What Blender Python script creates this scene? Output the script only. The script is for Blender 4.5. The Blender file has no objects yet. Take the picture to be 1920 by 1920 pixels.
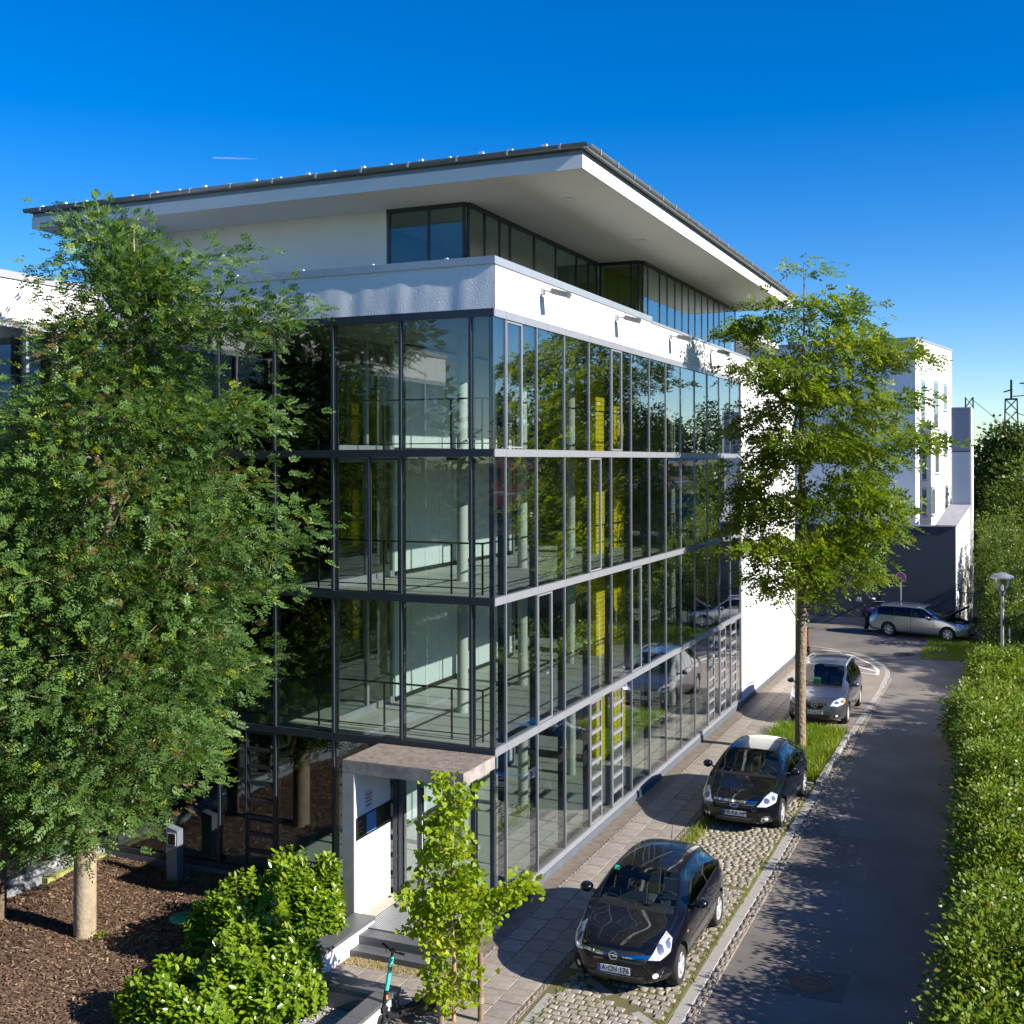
import bpy, bmesh, math, random
import numpy as np
from mathutils import Vector, Matrix
from mathutils.bvhtree import BVHTree

S = bpy.context.scene
COL = S.collection
R = math.radians
rng = np.random.default_rng(7)
random.seed(7)

# ------------------------------------------------------------------ camera, sky, sun, exposure
CAM_YAW = 0.4126
cam_data = bpy.data.cameras.new('camera')
cam = bpy.data.objects.new('camera', cam_data)
COL.objects.link(cam)
cam.location = (8.5885, -18.8007, 8.3)
cam_data.sensor_width = 36.0
cam_data.lens = 36.0 * 2168.4 / 1920.0
cam_data.shift_y = -96.0 / 1920.0
cam_data.clip_start = 0.2
cam_data.clip_end = 3000.0
cam.rotation_euler = (Matrix.Rotation(CAM_YAW, 4, 'Z') @ Matrix.Rotation(R(90), 4, 'X') @ Matrix.Rotation(-0.0025, 4, 'Z')).to_euler()
S.camera = cam

SUN_EL = R(28.5)
SUN_AZ = R(-3.5)                       # direction TO the sun, measured from +X towards +Y
world = bpy.data.worlds.new('World')
S.world = world
world.use_nodes = True
wn = world.node_tree
wn.nodes.clear()
sky = wn.nodes.new('ShaderNodeTexSky')
sky.sky_type = 'NISHITA'
sky.sun_disc = False
sky.sun_elevation = SUN_EL
sky.sun_rotation = R(90) - SUN_AZ      # Nishita: 0 = +Y, clockwise
sky.altitude = 800
sky.air_density = 1.0
sky.dust_density = 0.1
sky.ozone_density = 4.0
hsv = wn.nodes.new('ShaderNodeHueSaturation')
hsv.inputs['Hue'].default_value = 0.512
hsv.inputs['Saturation'].default_value = 1.42
hsv.inputs['Value'].default_value = 1.0
bg = wn.nodes.new('ShaderNodeBackground')
bg.inputs['Strength'].default_value = 0.09
wo = wn.nodes.new('ShaderNodeOutputWorld')
wn.links.new(sky.outputs[0], hsv.inputs['Color'])
wn.links.new(hsv.outputs[0], bg.inputs['Color'])
wn.links.new(bg.outputs[0], wo.inputs['Surface'])

sun_d = bpy.data.lights.new('sun', 'SUN')
sun_d.energy = 5.0
sun_d.angle = R(0.5)
sun_d.color = (1.0, 0.93, 0.82)
sun = bpy.data.objects.new('sun', sun_d)
COL.objects.link(sun)
sd = Vector((math.cos(SUN_EL) * math.cos(SUN_AZ), math.cos(SUN_EL) * math.sin(SUN_AZ), math.sin(SUN_EL)))
sun.rotation_euler = sd.to_track_quat('Z', 'Y').to_euler()
sun.location = sd * 100

S.view_settings.view_transform = 'Standard'
S.view_settings.look = 'None'
S.view_settings.gamma = 1.0
S.view_settings.exposure = 0.98
S.view_settings.use_curve_mapping = False
S.render.engine = 'CYCLES'
S.cycles.max_bounces = 10
S.cycles.transparent_max_bounces = 16
S.cycles.diffuse_bounces = 4
S.cycles.glossy_bounces = 4
S.cycles.caustics_reflective = False
S.cycles.caustics_refractive = False
S.cycles.sample_clamp_indirect = 6.0
S.cycles.use_denoising = True

# ------------------------------------------------------------------ materials
def mat(name, color, rough=0.6, metal=0.0, noise=None, bump=None, spec=0.5, coat=0.0, color2=None, detail=4.0, vec='Object'):
    m = bpy.data.materials.new(name)
    m.use_nodes = True
    nt = m.node_tree
    b = nt.nodes['Principled BSDF']
    b.inputs['Base Color'].default_value = (*color, 1)
    b.inputs['Roughness'].default_value = rough
    b.inputs['Metallic'].default_value = metal
    b.inputs['Specular IOR Level'].default_value = spec
    if coat:
        b.inputs['Coat Weight'].default_value = coat
        b.inputs['Coat Roughness'].default_value = 0.03
    tc = nt.nodes.new('ShaderNodeTexCoord')
    if noise:
        sc, amt = noise
        n = nt.nodes.new('ShaderNodeTexNoise')
        n.inputs['Scale'].default_value = sc
        n.inputs['Detail'].default_value = detail
        n.inputs['Roughness'].default_value = 0.65
        nt.links.new(tc.outputs[vec], n.inputs['Vector'])
        r = nt.nodes.new('ShaderNodeValToRGB')
        c2 = color2 or tuple(min(1, c * (1 + amt)) for c in color)
        c1 = color if color2 else tuple(c * (1 - amt) for c in color)
        r.color_ramp.elements[0].position = 0.3
        r.color_ramp.elements[1].position = 0.7
        r.color_ramp.elements[0].color = (*c1, 1)
        r.color_ramp.elements[1].color = (*c2, 1)
        nt.links.new(n.outputs['Fac'], r.inputs['Fac'])
        nt.links.new(r.outputs['Color'], b.inputs['Base Color'])
    if bump:
        sc, st, dist = bump
        n2 = nt.nodes.new('ShaderNodeTexNoise')
        n2.inputs['Scale'].default_value = sc
        n2.inputs['Detail'].default_value = 5
        nt.links.new(tc.outputs[vec], n2.inputs['Vector'])
        bp = nt.nodes.new('ShaderNodeBump')
        bp.inputs['Strength'].default_value = st
        bp.inputs['Distance'].default_value = dist
        nt.links.new(n2.outputs['Fac'], bp.inputs['Height'])
        nt.links.new(bp.outputs['Normal'], b.inputs['Normal'])
    return m

def leaf_mat(name, stops, trans=0.35, rough=0.45, attr='tint', gloss=0.35, wear=None):
    """Leaf colour varies from leaf to leaf with a per-face attribute."""
    m = bpy.data.materials.new(name)
    m.use_nodes = True
    nt = m.node_tree
    nt.nodes.clear()
    out = nt.nodes.new('ShaderNodeOutputMaterial')
    a = nt.nodes.new('ShaderNodeAttribute'); a.attribute_name = attr
    ramp = nt.nodes.new('ShaderNodeValToRGB')
    els = ramp.color_ramp.elements
    while len(els) < len(stops):
        els.new(0.5)
    for e, (p, c) in zip(els, stops):
        e.position = p; e.color = (*c, 1)
    nt.links.new(a.outputs['Fac'], ramp.inputs['Fac'])
    p = nt.nodes.new('ShaderNodeBsdfPrincipled')
    p.inputs['Roughness'].default_value = rough
    p.inputs['Specular IOR Level'].default_value = gloss
    nt.links.new(ramp.outputs['Color'], p.inputs['Base Color'])
    t = nt.nodes.new('ShaderNodeBsdfTranslucent')
    bright = nt.nodes.new('ShaderNodeMix'); bright.data_type = 'RGBA'; bright.blend_type = 'MULTIPLY'
    bright.inputs['Factor'].default_value = 1.0
    nt.links.new(ramp.outputs['Color'], bright.inputs['A'])
    bright.inputs['B'].default_value = (1.5, 1.35, 0.45, 1)
    nt.links.new(bright.outputs['Result'], t.inputs['Color'])
    mx = nt.nodes.new('ShaderNodeMixShader')
    mx.inputs['Fac'].default_value = trans
    nt.links.new(p.outputs[0], mx.inputs[1])
    nt.links.new(t.outputs[0], mx.inputs[2])
    nt.links.new(mx.outputs[0], out.inputs['Surface'])
    return m

def glass_mat(name, tint, ior=1.5, rough=0.0, wave=0.0, boost=1.0):
    """Thin pane: transparent body with Fresnel reflection."""
    m = bpy.data.materials.new(name)
    m.use_nodes = True
    nt = m.node_tree
    nt.nodes.clear()
    out = nt.nodes.new('ShaderNodeOutputMaterial')
    tr = nt.nodes.new('ShaderNodeBsdfTransparent'); tr.inputs[0].default_value = (*tint, 1)
    gl = nt.nodes.new('ShaderNodeBsdfGlossy'); gl.inputs['Roughness'].default_value = rough
    gl.inputs['Color'].default_value = (0.95, 0.98, 1.0, 1)
    # Schlick reflectance that is the same from both sides of the thin pane
    lw = nt.nodes.new('ShaderNodeLayerWeight')
    pw = nt.nodes.new('ShaderNodeMath'); pw.operation = 'POWER'; pw.inputs[1].default_value = 4.2
    f0 = ((ior - 1) / (ior + 1)) ** 2
    mul = nt.nodes.new('ShaderNodeMath'); mul.operation = 'MULTIPLY_ADD'; mul.use_clamp = True
    mul.inputs[1].default_value = (1 - f0) * boost; mul.inputs[2].default_value = f0 * boost
    nt.links.new(lw.outputs['Facing'], pw.inputs[0]); nt.links.new(pw.outputs[0], mul.inputs[0])
    if wave:
        tc = nt.nodes.new('ShaderNodeTexCoord')
        n = nt.nodes.new('ShaderNodeTexNoise'); n.inputs['Scale'].default_value = 0.8; n.inputs['Detail'].default_value = 1.0
        bp = nt.nodes.new('ShaderNodeBump'); bp.inputs['Strength'].default_value = 1.0; bp.inputs['Distance'].default_value = wave
        nt.links.new(tc.outputs['Object'], n.inputs['Vector'])
        nt.links.new(n.outputs['Fac'], bp.inputs['Height'])
        nt.links.new(bp.outputs['Normal'], gl.inputs['Normal'])
    mx = nt.nodes.new('ShaderNodeMixShader')
    nt.links.new(mul.outputs[0], mx.inputs['Fac'])
    nt.links.new(tr.outputs[0], mx.inputs[1])
    nt.links.new(gl.outputs[0], mx.inputs[2])
    nt.links.new(mx.outputs[0], out.inputs['Surface'])
    return m

M = {}
M['white_plaster'] = mat('white_plaster', (0.80, 0.80, 0.79), 0.85, noise=(1.3, 0.03), bump=(55, 0.5, 0.006), spec=0.2)
M['rough_plaster'] = mat('rough_plaster', (0.78, 0.78, 0.79), 0.9, noise=(2.0, 0.03), bump=(30, 0.5, 0.008), spec=0.15)
M['soffit'] = mat('soffit_plaster', (0.86, 0.845, 0.82), 0.9, noise=(0.5, 0.04), bump=(40, 0.3, 0.004), spec=0.2)
M['alu'] = mat('grey_aluminium', (0.33, 0.34, 0.37), 0.38, 0.35, noise=(3, 0.05))
M['alu_dark_and_shaded'] = mat('dark_and_shaded_aluminium', (0.035, 0.045, 0.06), 0.4, 0.2)  # dark metalwork, and grey left-front aluminium with its shade put into the colour
M['alu_light'] = mat('pale_aluminium', (0.50, 0.51, 0.54), 0.35, 0.4)
M['coping'] = mat('coping_sheet', (0.36, 0.39, 0.43), 0.42, 0.4, noise=(1.2, 0.06))
M['plinth'] = mat('dark_plinth', (0.10, 0.12, 0.15), 0.5, noise=(2, 0.15))
M['zinc'] = mat('zinc_sheet', (0.22, 0.24, 0.27), 0.4, 0.6, noise=(2.5, 0.12))
M['steel_white'] = mat('pale_clip', (0.75, 0.76, 0.78), 0.4, 0.2)
M['glass'] = glass_mat('facade_glass', (0.80, 0.845, 0.84), 1.55, wave=0.0006, boost=1.6)
M['glass_top'] = glass_mat('penthouse_glass', (0.66, 0.76, 0.74), 1.62, wave=0.0008, boost=1.5)
M['concrete_floor'] = mat('interior_floor', (0.44, 0.46, 0.41), 0.55, noise=(1.5, 0.08))
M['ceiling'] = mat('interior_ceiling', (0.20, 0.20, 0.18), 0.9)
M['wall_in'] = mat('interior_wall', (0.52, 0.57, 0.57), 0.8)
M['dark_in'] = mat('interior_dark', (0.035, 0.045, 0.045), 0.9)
M['column'] = mat('interior_column', (0.50, 0.52, 0.46), 0.7)
M['rail'] = mat('interior_rail', (0.015, 0.018, 0.02), 0.5, 0.3)
M['concrete'] = mat('weathered_concrete', (0.30, 0.265, 0.24), 0.9, noise=(3.5, 0.35), bump=(30, 0.5, 0.01), detail=8)
M['concrete_top'] = mat('concrete_top', (0.20, 0.165, 0.14), 0.95, noise=(9, 0.45), bump=(40, 0.6, 0.01), detail=8)
M['concrete_smooth'] = mat('smooth_concrete', (0.36, 0.35, 0.35), 0.8, noise=(4, 0.12), bump=(50, 0.25, 0.003))
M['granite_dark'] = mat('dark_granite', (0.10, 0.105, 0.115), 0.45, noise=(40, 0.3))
M['granite'] = mat('kerb_granite', (0.33, 0.31, 0.285), 0.8, noise=(60, 0.28), bump=(60, 0.4, 0.004))
M['black'] = mat('black_plastic', (0.012, 0.012, 0.013), 0.45)
M['paint_black'] = mat('black_car_paint', (0.004, 0.0045, 0.007), 0.3, 0.0, coat=1.0, spec=0.1)
M['paint_grey'] = mat('grey_car_paint', (0.125, 0.13, 0.16), 0.32, 0.75, coat=1.0, noise=(300, 0.06))
M['paint_silver'] = mat('silver_car_paint', (0.36, 0.38, 0.40), 0.3, 0.75, coat=1.0, noise=(300, 0.05))
M['chrome'] = mat('chrome', (0.80, 0.82, 0.85), 0.08, 1.0)
M['rim'] = mat('alloy_rim', (0.68, 0.68, 0.68), 0.35, 0.3)
M['tyre'] = mat('tyre_rubber', (0.022, 0.021, 0.02), 0.85)
M['car_glass'] = glass_mat('car_glass', (0.62, 0.72, 0.69), 1.55, boost=1.2)
M['car_glass_dark'] = glass_mat('car_glass_tinted', (0.10, 0.13, 0.14), 1.55, boost=1.2)
M['lens'] = glass_mat('lamp_lens', (0.92, 0.95, 1.0), 1.5, boost=1.5)
M['lamp_in'] = mat('lamp_reflector', (0.86, 0.87, 0.88), 0.3, 0.35)
M['red_lens'] = mat('red_lens', (0.35, 0.01, 0.012), 0.15, coat=1.0)
M['amber'] = mat('amber_lens', (0.7, 0.25, 0.04), 0.2)
M['plate'] = mat('plate_white', (0.80, 0.80, 0.78), 0.4)
M['plate_blue'] = mat('plate_blue', (0.01, 0.06, 0.42), 0.4)
M['ink'] = mat('black_ink', (0.01, 0.01, 0.01), 0.6)
M['seat'] = mat('car_seat', (0.04, 0.042, 0.045), 0.9)
M['dash'] = mat('car_dash', (0.03, 0.031, 0.033), 0.7)
M['mulch'] = mat('bark_mulch', (0.085, 0.048, 0.030), 0.95, noise=(26, 0.5), bump=(34, 1.0, 0.05), color2=(0.20, 0.125, 0.082), detail=8)
M['wood'] = mat('stake_wood', (0.22, 0.15, 0.10), 0.85, noise=(6, 0.3), bump=(30, 0.4, 0.005))
M['bark_pale'] = mat('pale_bark', (0.33, 0.265, 0.18), 0.9, noise=(5, 0.28), bump=(18, 0.7, 0.02))
M['bark_brown'] = mat('brown_bark', (0.145, 0.105, 0.07), 0.95, noise=(7, 0.35), bump=(16, 1.0, 0.04))
M['bark_fine'] = mat('sapling_bark', (0.36, 0.24, 0.12), 0.9, noise=(9, 0.3), bump=(30, 0.5, 0.006))
M['teal'] = mat('teal_paint', (0.06, 0.55, 0.46), 0.35, coat=0.5)
M['scooter_red'] = mat('scooter_red', (0.62, 0.05, 0.06), 0.4)
M['green_lid'] = mat('green_lid', (0.02, 0.30, 0.17), 0.5, noise=(8, 0.2))
M['pedestal'] = mat('pedestal_grey', (0.20, 0.23, 0.29), 0.45, 0.3)
M['sign_red'] = mat('sign_red', (0.60, 0.02, 0.03), 0.5)
M['sign_blue'] = mat('sign_blue', (0.02, 0.09, 0.45), 0.5)
M['galv'] = mat('galvanised', (0.42, 0.43, 0.44), 0.45, 0.6)
M['lamp_grey'] = mat('lamp_grey', (0.17, 0.18, 0.19), 0.45, 0.4)
M['annex'] = mat('dark_render', (0.045, 0.055, 0.075), 0.9, noise=(1.0, 0.05), bump=(50, 0.4, 0.004))
M['train_red'] = mat('train_red', (0.45, 0.015, 0.02), 0.35, coat=0.4)
M['mast'] = mat('mast_steel', (0.035, 0.04, 0.045), 0.6, 0.4)
M['ballast'] = mat('ballast', (0.20, 0.17, 0.15), 0.95, noise=(12, 0.4), bump=(14, 1.0, 0.08))
M['paint_white'] = mat('road_paint', (0.62, 0.61, 0.58), 0.8, noise=(8, 0.15))
M['skin'] = mat('skin', (0.45, 0.26, 0.18), 0.6)
M['shirt'] = mat('purple_shirt', (0.16, 0.07, 0.22), 0.9)
M['jeans'] = mat('dark_jeans', (0.02, 0.025, 0.05), 0.9)
M['hair'] = mat('dark_hair', (0.02, 0.015, 0.01), 0.7)
M['paper'] = mat('paper', (0.52, 0.60, 0.72), 0.7)  # white sheet, the bluish cast of shade put into its colour
M['paper_blue'] = mat('notice_blue', (0.09, 0.25, 0.55), 0.5)
M['bronze'] = mat('sign_plate', (0.035, 0.035, 0.032), 0.35, 0.6)
M['pebble'] = mat('pebble', (0.32, 0.31, 0.30), 0.8, noise=(5, 0.4))
M['petal'] = mat('white_petal', (0.75, 0.75, 0.62), 0.8)
M['blind'] = mat('window_blind', (0.42, 0.43, 0.46), 0.6)
M['moss'] = mat('mossy_board', (0.26, 0.27, 0.09), 0.95, noise=(9, 0.4), bump=(40, 0.5, 0.01))

def yellow_brick():
    m = mat('yellow_tiles', (0.62, 0.56, 0.015), 0.55)
    nt = m.node_tree; b = nt.nodes['Principled BSDF']
    tc = nt.nodes.new('ShaderNodeTexCoord')
    mp = nt.nodes.new('ShaderNodeMapping'); mp.inputs['Rotation'].default_value = (R(90), 0, R(90))
    br = nt.nodes.new('ShaderNodeTexBrick')
    br.inputs['Color1'].default_value = (0.80, 0.62, 0.010, 1)
    br.inputs['Color2'].default_value = (0.74, 0.57, 0.010, 1)
    br.inputs['Mortar'].default_value = (0.22, 0.20, 0.01, 1)
    br.inputs['Scale'].default_value = 4.0
    br.inputs['Mortar Size'].default_value = 0.03
    nt.links.new(tc.outputs['Object'], mp.inputs['Vector'])
    nt.links.new(mp.outputs['Vector'], br.inputs['Vector'])
    nt.links.new(br.outputs['Color'], b.inputs['Base Color'])
    return m
M['yellow'] = yellow_brick()

def asphalt_mat():
    m = mat('asphalt', (0.10, 0.095, 0.09), 0.85)
    nt = m.node_tree; b = nt.nodes['Principled BSDF']
    tc = nt.nodes.new('ShaderNodeTexCoord')
    n1 = nt.nodes.new('ShaderNodeTexNoise'); n1.inputs['Scale'].default_value = 0.5; n1.inputs['Detail'].default_value = 6
    n2 = nt.nodes.new('ShaderNodeTexNoise'); n2.inputs['Scale'].default_value = 70; n2.inputs['Detail'].default_value = 3
    r1 = nt.nodes.new('ShaderNodeValToRGB')
    r1.color_ramp.elements[0].position = 0.32; r1.color_ramp.elements[0].color = (0.115, 0.105, 0.098, 1)
    r1.color_ramp.elements[1].position = 0.68; r1.color_ramp.elements[1].color = (0.20, 0.180, 0.163, 1)
    r2 = nt.nodes.new('ShaderNodeValToRGB')
    r2.color_ramp.elements[0].position = 0.3; r2.color_ramp.elements[0].color = (0.72, 0.72, 0.72, 1)
    r2.color_ramp.elements[1].position = 0.75; r2.color_ramp.elements[1].color = (1.35, 1.3, 1.25, 1)
    mx = nt.nodes.new('ShaderNodeMix'); mx.data_type = 'RGBA'; mx.blend_type = 'MULTIPLY'; mx.inputs['Factor'].default_value = 1
    for n in (n1, n2): nt.links.new(tc.outputs['Object'], n.inputs['Vector'])
    nt.links.new(n1.outputs['Fac'], r1.inputs['Fac']); nt.links.new(n2.outputs['Fac'], r2.inputs['Fac'])
    nt.links.new(r1.outputs['Color'], mx.inputs['A']); nt.links.new(r2.outputs['Color'], mx.inputs['B'])
    nt.links.new(mx.outputs['Result'], b.inputs['Base Color'])
    bp = nt.nodes.new('ShaderNodeBump'); bp.inputs['Strength'].default_value = 0.5; bp.inputs['Distance'].default_value = 0.01
    nt.links.new(n2.outputs['Fac'], bp.inputs['Height']); nt.links.new(bp.outputs['Normal'], b.inputs['Normal'])
    return m
M['asphalt'] = asphalt_mat()

def varied_stone(name, cols, rough=0.85, bump=(30, 0.6, 0.006)):
    """Stone whose tone differs from object to object (Object Info random) or face to face."""
    m = mat(name, cols[0], rough, bump=bump)
    nt = m.node_tree; b = nt.nodes['Principled BSDF']
    oi = nt.nodes.new('ShaderNodeObjectInfo')
    at = nt.nodes.new('ShaderNodeAttribute'); at.attribute_name = 'tint'
    ad = nt.nodes.new('ShaderNodeMath'); ad.operation = 'ADD'
    fr = nt.nodes.new('ShaderNodeMath'); fr.operation = 'FRACT'
    nt.links.new(oi.outputs['Random'], ad.inputs[0]); nt.links.new(at.outputs['Fac'], ad.inputs[1])
    nt.links.new(ad.outputs[0], fr.inputs[0])
    ramp = nt.nodes.new('ShaderNodeValToRGB')
    els = ramp.color_ramp.elements
    while len(els) < len(cols): els.new(0.5)
    for i, (e, c) in enumerate(zip(els, cols)):
        e.position = i / (len(cols) - 1); e.color = (*c, 1)
    nt.links.new(fr.outputs[0], ramp.inputs['Fac'])
    tc = nt.nodes.new('ShaderNodeTexCoord')
    n = nt.nodes.new('ShaderNodeTexNoise'); n.inputs['Scale'].default_value = 9; n.inputs['Detail'].default_value = 8
    nt.links.new(tc.outputs['Object'], n.inputs['Vector'])
    r2 = nt.nodes.new('ShaderNodeValToRGB')
    r2.color_ramp.elements[0].position = 0.3; r2.color_ramp.elements[0].color = (0.78, 0.78, 0.78, 1)
    r2.color_ramp.elements[1].position = 0.7; r2.color_ramp.elements[1].color = (1.15, 1.12, 1.1, 1)
    nt.links.new(n.outputs['Fac'], r2.inputs['Fac'])
    mx = nt.nodes.new('ShaderNodeMix'); mx.data_type = 'RGBA'; mx.blend_type = 'MULTIPLY'; mx.inputs['Factor'].default_value = 1
    nt.links.new(ramp.outputs['Color'], mx.inputs['A']); nt.links.new(r2.outputs['Color'], mx.inputs['B'])
    nt.links.new(mx.outputs['Result'], b.inputs['Base Color'])
    return m
M['slab'] = varied_stone('paving_slab', [(0.27, 0.235, 0.205), (0.31, 0.275, 0.24), (0.25, 0.225, 0.20)])
M['cobble'] = varied_stone('cobble', [(0.33, 0.305, 0.26), (0.27, 0.245, 0.21), (0.37, 0.335, 0.285), (0.31, 0.27, 0.225)])
M['mosaic'] = varied_stone('small_sett', [(0.25, 0.215, 0.18), (0.29, 0.25, 0.20), (0.22, 0.19, 0.17)])
M['joint'] = mat('joint_soil', (0.125, 0.10, 0.055), 0.95, noise=(2.5, 0.5), color2=(0.12, 0.125, 0.035), bump=(40, 0.5, 0.01))
M['sand'] = mat('joint_sand', (0.17, 0.14, 0.11), 0.95, noise=(5, 0.3))
M['soil'] = mat('grass_soil', (0.09, 0.085, 0.035), 0.95, noise=(3, 0.4))
M['ground'] = mat('ground_grass', (0.055, 0.075, 0.022), 0.95, noise=(0.15, 0.4))

M['leaf_rowan'] = leaf_mat('leaf_rowan', [(0.0, (0.066, 0.122, 0.036)), (0.45, (0.102, 0.195, 0.048)), (0.80, (0.165, 0.275, 0.055)), (0.90, (0.18, 0.13, 0.05)), (1.0, (0.30, 0.38, 0.025))], 0.42)
M['leaf_ash'] = leaf_mat('leaf_street_tree', [(0.0, (0.085, 0.15, 0.010)), (0.6, (0.155, 0.235, 0.012)), (1.0, (0.26, 0.285, 0.015))], 0.5)
M['leaf_ginkgo'] = leaf_mat('leaf_ginkgo', [(0.0, (0.17, 0.28, 0.014)), (0.6, (0.28, 0.39, 0.018)), (1.0, (0.44, 0.48, 0.022))], 0.45)
M['leaf_laurel'] = leaf_mat('leaf_laurel', [(0.0, (0.085, 0.17, 0.012)), (0.6, (0.155, 0.27, 0.014)), (1.0, (0.26, 0.34, 0.016))], 0.28, 0.24, gloss=0.7)
M['leaf_hedge'] = leaf_mat('leaf_hedge', [(0.0, (0.085, 0.145, 0.010)), (0.6, (0.15, 0.235, 0.013)), (0.93, (0.24, 0.29, 0.02)), (1.0, (0.27, 0.20, 0.06))], 0.4, 0.4, gloss=0.4)
M['leaf_far'] = leaf_mat('leaf_far', [(0.0, (0.035, 0.065, 0.012)), (0.7, (0.062, 0.108, 0.016)), (1.0, (0.11, 0.14, 0.02))], 0.3)
M['grass'] = leaf_mat('grass_blade', [(0.0, (0.10, 0.20, 0.012)), (0.6, (0.20, 0.29, 0.02)), (0.85, (0.38, 0.33, 0.07)), (1.0, (0.48, 0.36, 0.14))], 0.45)

# ------------------------------------------------------------------ mesh helpers
class MB:
    def __init__(s): s.v = []; s.f = []
    def add(s, vs, fs):
        o = len(s.v); s.v.extend([tuple(p) for p in vs]); s.f.extend([tuple(i + o for i in f) for f in fs]); return s
    def box(s, a, b, bev=0.0):
        x0, y0, z0 = (min(a[i], b[i]) for i in range(3)); x1, y1, z1 = (max(a[i], b[i]) for i in range(3))
        if bev <= 0:
            v = [(x0, y0, z0), (x1, y0, z0), (x1, y1, z0), (x0, y1, z0), (x0, y0, z1), (x1, y0, z1), (x1, y1, z1), (x0, y1, z1)]
            return s.add(v, [(3, 2, 1, 0), (4, 5, 6, 7), (0, 1, 5, 4), (1, 2, 6, 5), (2, 3, 7, 6), (3, 0, 4, 7)])
        e = bev
        v = [(x0, y0, z0), (x1, y0, z0), (x1, y1, z0), (x0, y1, z0),
             (x0, y0, z1 - e), (x1, y0, z1 - e), (x1, y1, z1 - e), (x0, y1, z1 - e),
             (x0 + e, y0 + e, z1), (x1 - e, y0 + e, z1), (x1 - e, y1 - e, z1), (x0 + e, y1 - e, z1)]
        return s.add(v, [(3, 2, 1, 0), (8, 9, 10, 11), (0, 1, 5, 4), (1, 2, 6, 5), (2, 3, 7, 6), (3, 0, 4, 7),
                         (4, 5, 9, 8), (5, 6, 10, 9), (6, 7, 11, 10), (7, 4, 8, 11)])
    def prism(s, poly, z0, z1):
        n = len(poly)
        v = [(p[0], p[1], z0) for p in poly] + [(p[0], p[1], z1) for p in poly]
        f = [tuple(reversed(range(n))), tuple(range(n, 2 * n))] + [(i, (i + 1) % n, n + (i + 1) % n, n + i) for i in range(n)]
        return s.add(v, f)
    def obox(s, c, ax, ay, az):
        c = Vector(c); ax = Vector(ax); ay = Vector(ay); az = Vector(az)
        v = [c + sx * ax + sy * ay + sz * az for sz in (-1, 1) for sx, sy in ((-1, -1), (1, -1), (1, 1), (-1, 1))]
        return s.add(v, [(3, 2, 1, 0), (4, 5, 6, 7), (0, 1, 5, 4), (1, 2, 6, 5), (2, 3, 7, 6), (3, 0, 4, 7)])
    def bar(s, a, b, w, h=None):
        a = Vector(a); b = Vector(b); d = b - a; l = d.length
        if l < 1e-6: return s
        d /= l; h = h or w
        up = Vector((0, 0, 1)) if abs(d.z) < 0.95 else Vector((1, 0, 0))
        x = d.cross(up).normalized(); y = x.cross(d)
        return s.obox((a + b) / 2, x * w / 2, d * l / 2, y * h / 2)
    def tube(s, path, rad, n=8, cap=True):
        P = [Vector(p) for p in path]
        rad = rad if hasattr(rad, '__len__') else [rad] * len(P)
        o = len(s.v); prev = None
        for i, p in enumerate(P):
            d = (P[min(i + 1, len(P) - 1)] - P[max(i - 1, 0)])
            d = d.normalized() if d.length > 1e-9 else Vector((0, 0, 1))
            if prev is None:
                up = Vector((0, 0, 1)) if abs(d.z) < 0.9 else Vector((1, 0, 0))
                x = d.cross(up).normalized()
            else:
                x = (prev - d * prev.dot(d))
                x = x.normalized() if x.length > 1e-6 else d.orthogonal().normalized()
            prev = x; y = d.cross(x)
            for k in range(n):
                a = 2 * math.pi * k / n
                s.v.append(tuple(p + (x * math.cos(a) + y * math.sin(a)) * rad[i]))
        for i in range(len(P) - 1):
            for k in range(n):
                s.f.append((o + i * n + k, o + i * n + (k + 1) % n, o + (i + 1) * n + (k + 1) % n, o + (i + 1) * n + k))
        if cap:
            s.f.append(tuple(o + k for k in reversed(range(n)))); e = o + (len(P) - 1) * n
            s.f.append(tuple(e + k for k in range(n)))
        return s
    def lathe(s, prof, c=(0, 0, 0), n=24, axis='z'):
        o = len(s.v)
        for r, h in prof:
            for k in range(n):
                a = 2 * math.pi * k / n; q = (r * math.cos(a), r * math.sin(a), h)
                if axis == 'x': q = (h, q[0], q[1])
                elif axis == 'y': q = (q[0], h, q[1])
                s.v.append((q[0] + c[0], q[1] + c[1], q[2] + c[2]))
        for i in range(len(prof) - 1):
            for k in range(n):
                f = (o + i * n + k, o + i * n + (k + 1) % n, o + (i + 1) * n + (k + 1) % n, o + (i + 1) * n + k)
                s.f.append(f if axis != 'y' else tuple(reversed(f)))
        return s
    def mesh(s, name, smooth=None):
        me = bpy.data.meshes.new(name); me.from_pydata(s.v, [], s.f); me.update()
        if smooth is not None:
            me.polygons.foreach_set('use_smooth', [True] * len(me.polygons))
            me.set_sharp_from_angle(angle=R(smooth))
        return me

def tag(o, label=None, cat=None, group=None, kind=None):
    if label: o['label'] = label
    if cat: o['category'] = cat
    if group: o['group'] = group
    if kind: o['kind'] = kind
    return o
def link(name, me, m, parent=None):
    o = bpy.data.objects.new(name, me)
    if m is not None and len(me.materials) == 0:
        me.materials.append(m)
    COL.objects.link(o)
    if parent is not None: o.parent = parent
    return o
def ob(name, mb, m, parent=None, smooth=None):
    return link(name, mb.mesh(name, smooth), m, parent)
def thing(name, label, cat, loc=(0, 0, 0), rz=0.0, group=None):
    o = bpy.data.objects.new(name, None); COL.objects.link(o)
    o.location = loc; o.rotation_euler = (0, 0, rz); o.empty_display_size = 0.2
    return tag(o, label, cat, group)
def dup_tree(o, parent=None):
    c = o.copy(); COL.objects.link(c)
    if parent is not None: c.parent = parent
    for ch in list(o.children): dup_tree(ch, c)
    return c
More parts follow.
